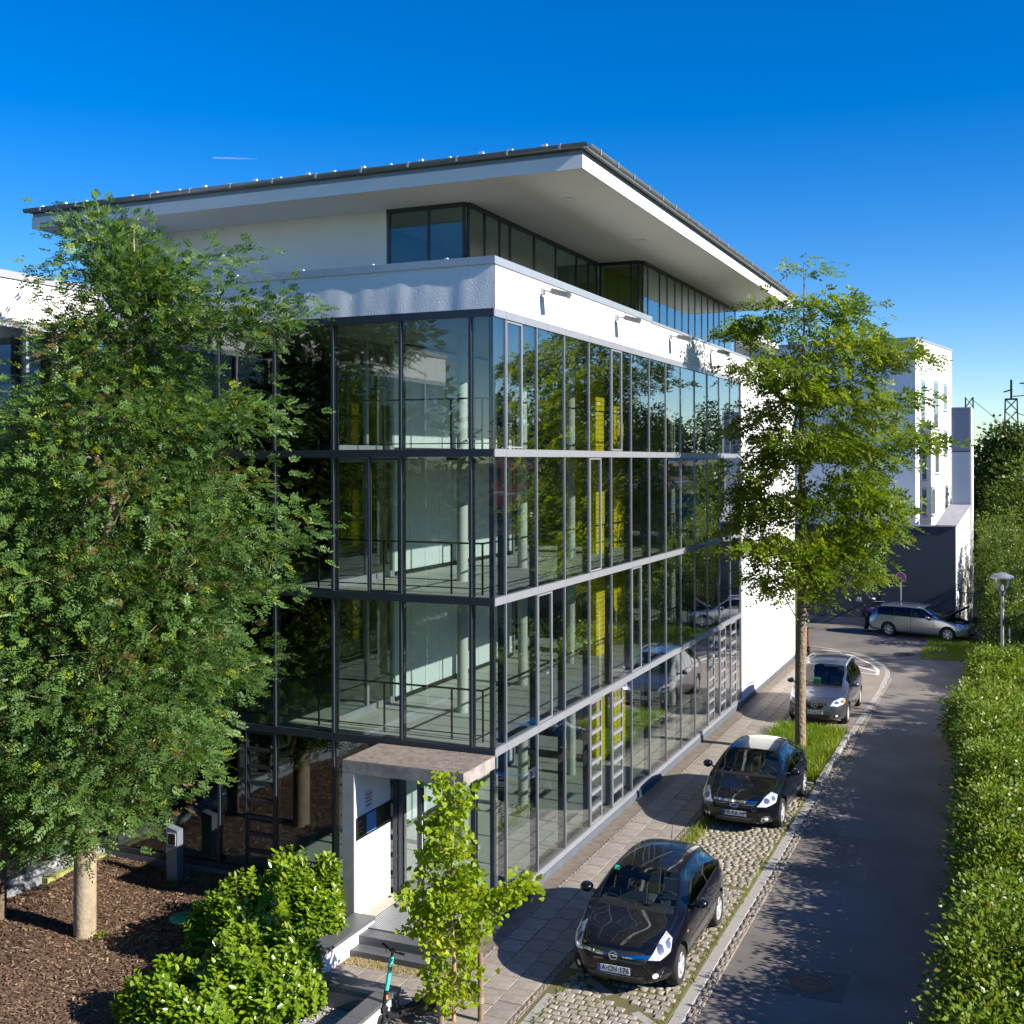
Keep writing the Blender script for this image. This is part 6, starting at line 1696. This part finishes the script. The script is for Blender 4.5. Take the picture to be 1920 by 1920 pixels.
a, n_ = C1['on'](1.64, 10, 1, -.05); ob('inner_mirror', MB().box((a.x - .11, a.y - .02, a.z - .06), (a.x + .11, a.y + .01, a.z), .01), M['black'], C1['root'])

# -- second car: black five door hatchback
g2 = dict(L=4.34, hw=.915, H=1.485, cowl=1.15, head=1.88, rhead=3.55, tail=4.12, zh=.80, zc=1.04, b0=.965, b1=1.07, roofw=.68, zrf=1.455, zrr=1.40, nose_z=.50, deckz=1.02)
s2 = dict(cowl=1.15, head=1.88, rhead=3.58, rwin=4.05, bon0=.25, wins=[(1.42, 2.36), (2.41, 3.16), (3.20, 3.62)], doors=[(1.26, 2.40), (2.41, 3.30)], axles=(.90, 3.54), wr=.32, mir=1.55, s1=2.05, s2=2.95, spokes=5, chrome_belt=True)
C2 = build_car('black_five_door_car', 'black five door hatchback with chrome grille strip parked by the grass pit', (2.85, 8.77, .048), R(-1), g2, s2, 'paint_black', ('HR·RA 149', .45))
P = C2['patch']
headlight(C2, [(.46, .60), (.64, .585), (.84, .66), (.89, .80), (.80, .86), (.66, .78)])
P('grille', [(-.38, .555), (.38, .555), (.48, .68), (-.48, .68)], FRONT, M['ink'], .004)
for z in (.585, .615, .645): P('grille_slat', [(-.40, z), (.40, z), (.41, z + .008), (-.41, z + .008)], FRONT, M['lamp_grey'], .009)
P('grille_bar', [(-.48, .685), (.48, .685), (.50, .725), (-.50, .725)], FRONT, M['chrome'], .014)
P('lower_intake', [(-.36, .25), (.36, .25), (.52, .36), (.44, .385), (-.44, .385), (-.52, .36)], FRONT, M['ink'], .004)
for z in (.285, .315, .345): P('intake_bar', [(-.38, z), (.38, z), (.38, z + .008), (-.38, z + .008)], FRONT, M['lamp_grey'], .009)
for q in (1, -1):
    fo = [(.58, .28), (.76, .29), (.82, .40), (.66, .41), (.58, .36)]
    f = P('fog_surround', fo if q > 0 else mirror2(fo), (-q * .3, 1, 0), M['chrome'], .005)
    fo2 = [(.60, .295), (.745, .30), (.79, .385), (.67, .39)]
    f2 = P('fog_recess', fo2 if q > 0 else mirror2(fo2), (-q * .3, 1, 0), M['black'], .009, f)
    P('fog_lamp', ellipse(q * .70, .345, .045, .035), (-q * .3, 1, 0), M['lamp_in'], .014, f)
    for hs in (2.22, 3.16):
        a, n_ = C2['on'](hs, 4.55, q, .012); ob('door_handle', MB().box((a.x - .012, a.y - .10, a.z - .012), (a.x + .012, a.y + .10, a.z + .014), .005), M['paint_black'], C2['root'])
    P('tail_light', [(-.10, .88), (.06, .86), (.12, 1.12), (.02, 1.14)] if q > 0 else [(-.06, .86), (.10, .88), (-.02, 1.14), (-.12, 1.12)], (-q, -.35, 0), M['red_lens'], .005, org=(0, 1.95, 0))
emblem_ring(C2, .625, .052, 'oval')
a, n_ = C2['on'](1.80, 10, 1, -.05); ob('inner_mirror', MB().box((a.x - .11, a.y - .02, a.z - .06), (a.x + .11, a.y + .01, a.z), .01), M['black'], C2['root'])

# -- third car: grey people carrier with roof rails
g3 = dict(L=4.75, hw=.915, H=1.70, cowl=1.02, head=1.95, rhead=4.05, tail=4.60, zh=.86, zc=1.13, b0=1.03, b1=1.10, roofw=.74, zrf=1.66, zrr=1.62, nose_z=.54, deckz=1.08)
s3 = dict(cowl=1.02, head=1.95, rhead=4.10, rwin=4.52, bon0=.26, wins=[(1.36, 2.34), (2.40, 3.30), (3.36, 4.08)], doors=[(1.22, 2.36), (2.38, 3.40)], axles=(.95, 3.79), wr=.325, mir=1.50, s1=2.05, s2=3.0, sdz=.1, spokes=7, glass='car_glass_dark')
C3 = build_car('grey_people_carrier', 'metallic grey people carrier with roof rails parked behind the street tree', (2.80, 20.18, .014), R(-.5), g3, s3, 'paint_grey', ('A·TA 927', .47))
P = C3['patch']
headlight(C3, [(.44, .66), (.60, .65), (.83, .70), (.89, .84), (.80, .88), (.58, .80)])
P('grille', [(-.20, .565), (.20, .565), (.40, .76), (-.40, .76)], FRONT, M['ink'], .005)
for q in (1, -1):
    tr_ = [(.19, .555), (.215, .555), (.425, .77), (.395, .77)]
    P('grille_trim', tr_ if q > 0 else mirror2(tr_), FRONT, M['chrome'], .012)
    ind = [(.80, .72), (.88, .74), (.90, .84), (.84, .84)]
    P('indicator', [(umap(x, .55), z) for x, z in (ind if q > 0 else mirror2(ind))], (-q * .55, 1, -.12), M['amber'], .02)
    fo = [(.56, .32), (.78, .33), (.80, .42), (.60, .42)]
    f = P('fog_surround', fo if q > 0 else mirror2(fo), (-q * .3, 1, 0), M['black'], .005)
    P('fog_lamp', ellipse(q * .67, .37, .045, .035), (-q * .3, 1, 0), M['lamp_in'], .010, f)
    for hs in (2.20, 3.22):
        a, n_ = C3['on'](hs, 4.55, q, .014); ob('door_handle', MB().box((a.x - .014, a.y - .10, a.z - .014), (a.x + .014, a.y + .10, a.z + .016), .005), M['paint_grey'], C3['root'])
    pts = [C3['on'](s_, 7.6, q, .06)[0] for s_ in np.linspace(2.15, 3.95, 9)]
    pts = [C3['on'](2.05, 7.6, q, .0)[0]] + pts + [C3['on'](4.05, 7.6, q, .0)[0]]
    ob('roof_rail', MB().tube([tuple(p) for p in pts], .022, 8), M['galv'], C3['root'], 60)
P('lower_intake', [(-.42, .30), (.42, .30), (.50, .40), (-.50, .40)], FRONT, M['ink'], .004)
emblem_ring(C3, .705, .075, 'wing')
for x in (-.3, -.1, .1, .3):
    ob('roof_bead', MB().tube([(x, s_ - g3['L'] / 2, C3['sh'].pt(s_, 10, 1).z - .012 - .055 * abs(x)) for s_ in np.linspace(2.2, 3.95, 8)], .010, 5), M['paint_grey'], C3['root'], 60)
ob('screen_card', MB().box((-.25, -1.12, 1.08), (-.02, -1.1, 1.32)), mat('green_card', (.12, .42, .12), .7), C3['root'])

# -- fourth car: silver estate, seen from its right side, bonnet up
g4 = dict(L=4.80, hw=.905, H=1.47, cowl=1.38, head=2.12, rhead=4.25, tail=4.62, zh=.80, zc=1.02, b0=.94, b1=1.0, roofw=.70, zrf=1.44, zrr=1.43, nose_z=.50, deckz=.98)
s4 = dict(cowl=1.38, head=2.12, rhead=4.28, rwin=4.60, bon0=.25, wins=[(1.62, 2.62), (2.67, 3.50), (3.55, 4.35)], doors=[(1.46, 2.64), (2.66, 3.66)], axles=(.95, 3.70), wr=.325, mir=1.72, s1=2.25, s2=3.2, spokes=6, glass='car_glass_dark')
hd4 = math.atan2(2.71, .78)                                   # direction of the nose: towards +x and a little -y
C4 = build_car('silver_estate_car', 'silver estate car parked across the street end with its bonnet open', (4.46, 38.68, .0), R(90) - .28, g4, s4, 'paint_silver', None)
P = C4['patch']
headlight(C4, [(.44, .60), (.62, .585), (.84, .66), (.87, .80), (.78, .84), (.60, .76)])
P('grille', [(-.36, .60), (.36, .60), (.42, .72), (-.42, .72)], FRONT, M['chrome'], .006)
P('lower_intake', [(-.5, .27), (.5, .27), (.55, .38), (-.55, .38)], FRONT, M['ink'], .004)
for q in (1, -1):
    for hs in (2.44, 3.50):
        a, n_ = C4['on'](hs, 4.55, q, .014); ob('door_handle', MB().box((a.x - .014, a.y - .10, a.z - .014), (a.x + .014, a.y + .10, a.z + .016), .005), M['chrome'], C4['root'])
    pts = [C4['on'](s_, 7.7, q, .05)[0] for s_ in np.linspace(2.3, 4.1, 9)]; pts = [C4['on'](2.2, 7.7, q, .0)[0]] + pts + [C4['on'](4.2, 7.7, q, .0)[0]]
    ob('roof_rail', MB().tube([tuple(p) for p in pts], .02, 8), M['chrome'], C4['root'], 60)
    P('tail_light', [(-.12, .66), (.06, .66), (.10, 1.0), (-.02, 1.02)] if q > 0 else [(-.06, .66), (.12, .66), (.02, 1.02), (-.10, 1.0)], (-q, -.35, 0), M['red_lens'], .006, org=(0, 2.22, 0))
    mb = C4['line']([(s_, 3.55, q, .008) for s_ in np.linspace(1.5, 4.6, 22)], .035, None); ob('side_strip', mb, M['paint_silver'], C4['root'])
if C4['bonnet'] is not None:                                   # swing the bonnet up about its rear edge
    b = C4['bonnet']; hy = 1.30 - g4['L'] / 2; hz = 1.0
    b.matrix_parent_inverse = Matrix.Identity(4)
    b.matrix_local = Matrix.Translation((0, hy, hz)) @ Matrix.Rotation(R(-42), 4, 'X') @ Matrix.Translation((0, -hy, -hz))
    b.data.materials[0] = M['paint_silver']
    cp = b.data.copy(); cp.materials.clear(); lin_ = link('bonnet_lining', cp, M['black'], b); lin_.location = (0, 0, -.02)
ob('engine_bay', MB().box((-.62, -2.1, .45), (.62, -1.1, .70)).box((-.3, -1.9, .70), (.25, -1.4, .80), .03).box((.32, -1.7, .70), (.55, -1.4, .78), .02), M['black'], C4['root'])

# ------------------------------------------------------------------ scooters
def scooter(label, loc, rz, stem_m, deck_m, lean=0.0, letters=None):
    t = thing('kick_scooter', label, 'scooter', loc, rz)
    # local: front towards -y, deck behind
    for y in (-.52, .42):
        w = ob('wheel', MB().lathe([(.06, -.022), (.09, -.028), (.11, -.018), (.115, 0), (.11, .018), (.09, .028), (.06, .022)], (0, 0, 0), 22, 'x'), M['tyre'], t, 50)
        w.location = (0, y, .115)
        ob('hub', MB().lathe([(0, -.026), (.06, -.024), (.06, .024), (0, .026)], (0, 0, 0), 16, 'x'), deck_m, w, 50)
    ob('deck', MB().add([(-.05, -.42, .16), (.05, -.42, .16), (.09, -.30, .13), (.09, .24, .13), (.05, .36, .17), (-.05, .36, .17), (-.09, .24, .13), (-.09, -.30, .13),
                         (-.05, -.42, .20), (.05, -.42, .20), (.09, -.30, .17), (.09, .24, .17), (.05, .36, .22), (-.05, .36, .22), (-.09, .24, .17), (-.09, -.30, .17)],
                        [(7, 6, 5, 4, 3, 2, 1, 0), (8, 9, 10, 11, 12, 13, 14, 15)] + [(i, (i + 1) % 8, 8 + (i + 1) % 8, 8 + i) for i in range(8)]), deck_m, t)
    mb = MB()                                                     # mudguard over the rear wheel
    A = np.linspace(R(20), R(165), 9)
    for a0, a1 in zip(A[:-1], A[1:]):
        p0 = (math.cos(a0) * .145, math.sin(a0) * .145); p1 = (math.cos(a1) * .145, math.sin(a1) * .145)
        mb.add([(-.05, .42 + p0[0], .115 + p0[1]), (.05, .42 + p0[0], .115 + p0[1]), (.05, .42 + p1[0], .115 + p1[1]), (-.05, .42 + p1[0], .115 + p1[1])], [(0, 1, 2, 3)])
    ob('mudguard', mb, deck_m, t)
    ob('fork', MB().bar((-.045, -.52, .115), (-.045, -.46, .30), .02, .035).bar((.045, -.52, .115), (.045, -.46, .30), .02, .035).box((-.055, -.49, .28), (.055, -.43, .36), .01), M['black'], t)
    ob('neck', MB().tube([(0, -.36, .18), (0, -.42, .24), (0, -.45, .34)], [.04, .035, .035], 10), deck_m, t, 60)
    ob('lower_stem', MB().tube([(0, -.46, .32), (0, -.41, .56)], .034, 12), deck_m, t, 60)
    st = ob('stem', MB().tube([(0, -.41, .56), (0, -.31, 1.02)], .032, 12), stem_m, t, 60)
    ob('reflector', MB().box((.03, -.44, .44), (.038, -.41, .50)), M['amber'], t)
    ob('handlebar', MB().tube([(-.24, -.29, 1.12), (-.08, -.30, 1.10), (.08, -.30, 1.10), (.24, -.29, 1.12)], .013, 8).tube([(0, -.31, 1.02), (0, -.30, 1.10)], .02, 8), M['black'], t, 60)
    ob('grip', MB().tube([(-.26, -.285, 1.122), (-.15, -.293, 1.108)], .019, 10), M['black'], t, 60); ob('grip', MB().tube([(.26, -.285, 1.122), (.15, -.293, 1.108)], .019, 10), M['black'], t, 60)
    ob('brake_lever', MB().bar((-.15, -.31, 1.10), (-.06, -.37, 1.08), .012).box((-.04, -.34, 1.10), (.04, -.27, 1.125)), M['black'], t)
    if letters:
        tm = text_mesh(letters, .075); o = link('lettering', tm, M['ink'], st)
        x = Vector((0, -.10, -.46)).normalized(); zc = Vector((.8, -.6, .13)).normalized(); zc = (zc - x * zc.dot(x)).normalized(); y = zc.cross(x)
        mx = Matrix((x, y, zc)).transposed().to_4x4(); mx.translation = Vector((0, -.345, .86)) + zc * .0325; o.matrix_local = mx
    return t
scooter('turquoise stemmed electric scooter with black deck beside the planter wall', (.30, -3.72, .03), R(-24), M['teal'], M['black'], letters='TIER')
scooter('small red scooter standing behind the street tree near the ivy', (.22, 31.8, .012), R(20), M['scooter_red'], M['scooter_red'])

# ------------------------------------------------------------------ bicycle hung on the annex wall
bk = thing('bicycle', 'dark city bicycle with pale saddle hanging on the annex wall above the bending person', 'bicycle', (1.75, 41.25, .42))
def bx(name, mb, m, sm=60): return ob(name, mb, m, bk, sm)
rw = .35; A_, B_ = Vector((-.55, 0, rw)), Vector((.52, 0, rw + .12))
for c in (A_, B_):
    w = bx('wheel', MB().tube([tuple(c + Vector((math.cos(t) * rw, 0, math.sin(t) * rw))) for t in np.linspace(0, 2 * math.pi, 30)], .02, 6), M['tyre'])
    sp = MB()
    for k in range(14): a = 2 * math.pi * k / 14; sp.bar(c, c + Vector((math.cos(a) * rw, 0, math.sin(a) * rw)), .005)
    ob('spokes', sp, M['galv'], w); ob('hub', MB().lathe([(0, -.04), (.03, -.035), (.03, .035), (0, .04)], tuple(c), 10, 'y'), M['galv'], w)
bb = Vector((0, 0, rw - .02)); st_ = Vector((.18, 0, .88)); hd_ = Vector((-.38, 0, .82))
fr = MB()
for a, b in ((bb, st_), (bb, hd_), (st_, hd_), (B_, bb), (B_, st_ * .9 + bb * .1), (hd_, A_), (hd_, hd_ + Vector((.03, 0, .2)))): fr.tube([tuple(a), tuple(b)], .018, 8)
bx('frame', fr, M['alu_dark_and_shaded']); bx('saddle', MB().lathe([(0, .0), (.09, .0), (.10, .04), (.05, .07), (0, .075)], (.20, 0, .93), 14), M['plate'])
bx('handlebar', MB().tube([(-.35, -.28, 1.06), (-.36, -.1, 1.03), (-.36, .1, 1.03), (-.35, .2, 1.06)], .014, 8), M['black']); bx('basket', MB().box((-.62, -.16, .80), (-.40, .14, 1.0), .03), M['galv'])
bx('carrier', MB().box((.25, -.06, .82), (.75, .06, .84)), M['galv']); bx('wall_hook', MB().box((-.05, .05, .8), (.05, .22, .85)), M['mast'])

# ------------------------------------------------------------------ person bending into the open boot
def skin_figure(name, pts, edges, radii, m, parent, lvl=2, root=0):
    me = bpy.data.meshes.new(name); me.from_pydata(pts, edges, []); o = bpy.data.objects.new(name, me); COL.objects.link(o)
    sk = o.modifiers.new('skin', 'SKIN'); sk.use_smooth_shade = True
    for v, r_ in zip(me.skin_vertices[0].data, radii): v.radius = (r_, r_) if not hasattr(r_, '__len__') else r_
    me.skin_vertices[0].data[root].use_root = True
    sb = o.modifiers.new('sub', 'SUBSURF'); sb.levels = lvl; sb.render_levels = lvl
    bpy.context.view_layer.update(); dg = bpy.context.evaluated_depsgraph_get()
    res = bpy.data.meshes.new_from_object(o.evaluated_get(dg)); bpy.data.objects.remove(o)
    res.materials.clear()
    for p in res.polygons: p.use_smooth = True
    return link(name, res, m, parent)
pr_ = thing('person', 'person in purple top and dark jeans bending into the back of the estate car', 'person', (1.86, 39.35, 0), R(-16))
# local +x points along the car towards its nose: the person leans that way
J = [(0, 0, .92), (.11, 0, 1.00), (.28, 0, 1.05), (.42, 0, 1.06), (.52, 0, 1.05), (.62, 0, 1.04), (.68, 0, 1.03),
     (.40, .19, 1.04), (.54, .24, .88), (.72, .22, .80), (.80, .21, .79), (.40, -.19, 1.04), (.56, -.25, .89), (.74, -.22, .82), (.82, -.21, .81),
     (-.01, .10, .90), (.02, .12, .50), (-.05, .13, .09), (.09, .14, .04), (-.01, -.10, .90), (.05, -.12, .50), (-.03, -.14, .09), (.11, -.15, .04)]
E_ = [(0, 1), (1, 2), (2, 3), (3, 4), (4, 5), (5, 6), (3, 7), (7, 8), (8, 9), (9, 10), (3, 11), (11, 12), (12, 13), (13, 14), (0, 15), (15, 16), (16, 17), (17, 18), (0, 19), (19, 20), (20, 21), (21, 22)]
rad = [.14, .13, .14, .15, .065, .09, .095, .065, .048, .038, .035, .065, .048, .038, .035, .095, .065, .045, .04, .095, .065, .045, .04]
skin_figure('body', J, E_, rad, M['skin'], pr_)
top_j = [0, 1, 2, 3, 7, 8, 11, 12]; mp = {v: i for i, v in enumerate(top_j)}
skin_figure('shirt', [J[i] for i in top_j], [(mp[a], mp[b]) for a, b in E_ if a in mp and b in mp], [rad[i] + .018 for i in top_j], M['shirt'], pr_)
leg_j = [0, 15, 16, 17, 19, 20, 21]; mp = {v: i for i, v in enumerate(leg_j)}
skin_figure('trousers', [J[i] for i in leg_j], [(mp[a], mp[b]) for a, b in E_ if a in mp and b in mp], [rad[i] + .016 for i in leg_j], M['jeans'], pr_)
ob('hair', MB().lathe([(.0, .115), (.07, .10), (.105, .04), (.11, -.02), (.09, -.06)], (.68, 0, 1.06), 18), M['hair'], pr_, 70)
for y, yy in ((.22, 1), (-.22, -1)):
    for k in range(5):
        a = (k - 2) * .016
        ob('finger', MB().tube([(.80, y + a, .80), (.835 + .012 * (k in (1, 2, 3)), y + a * 1.2, .785), (.86 + .012 * (k in (1, 2)) - .03 * (k == 0), y + a * 1.2, .76)], [.010, .009, .007], 6), M['skin'], pr_, 60)
for y in (.14, -.145): ob('shoe', MB().box((-.10, y - .05, 0), (.18, y + .05, .09), .03), M['black'], pr_)

# ------------------------------------------------------------------ faint contrail high in the sky
ct = bpy.data.materials.new('vapour'); ct.use_nodes = True
nt = ct.node_tree; nt.nodes.clear(); out = nt.nodes.new('ShaderNodeOutputMaterial'); tr_ = nt.nodes.new('ShaderNodeBsdfTransparent'); df = nt.nodes.new('ShaderNodeBsdfDiffuse'); df.inputs[0].default_value = (1, 1, 1, 1)
mx = nt.nodes.new('ShaderNodeMixShader'); mx.inputs[0].default_value = .10
nt.links.new(tr_.outputs[0], mx.inputs[1]); nt.links.new(df.outputs[0], mx.inputs[2]); nt.links.new(mx.outputs[0], out.inputs['Surface'])
o = ob('contrail', MB().tube([(-946.87, 1200.38, 402.2), (-921.53, 1211.47, 401.44), (-894.91, 1223.12, 400.68)], [1.0, .9, .2], 8), ct); tag(o, 'short thin white contrail in the blue sky above the roof', 'contrail')
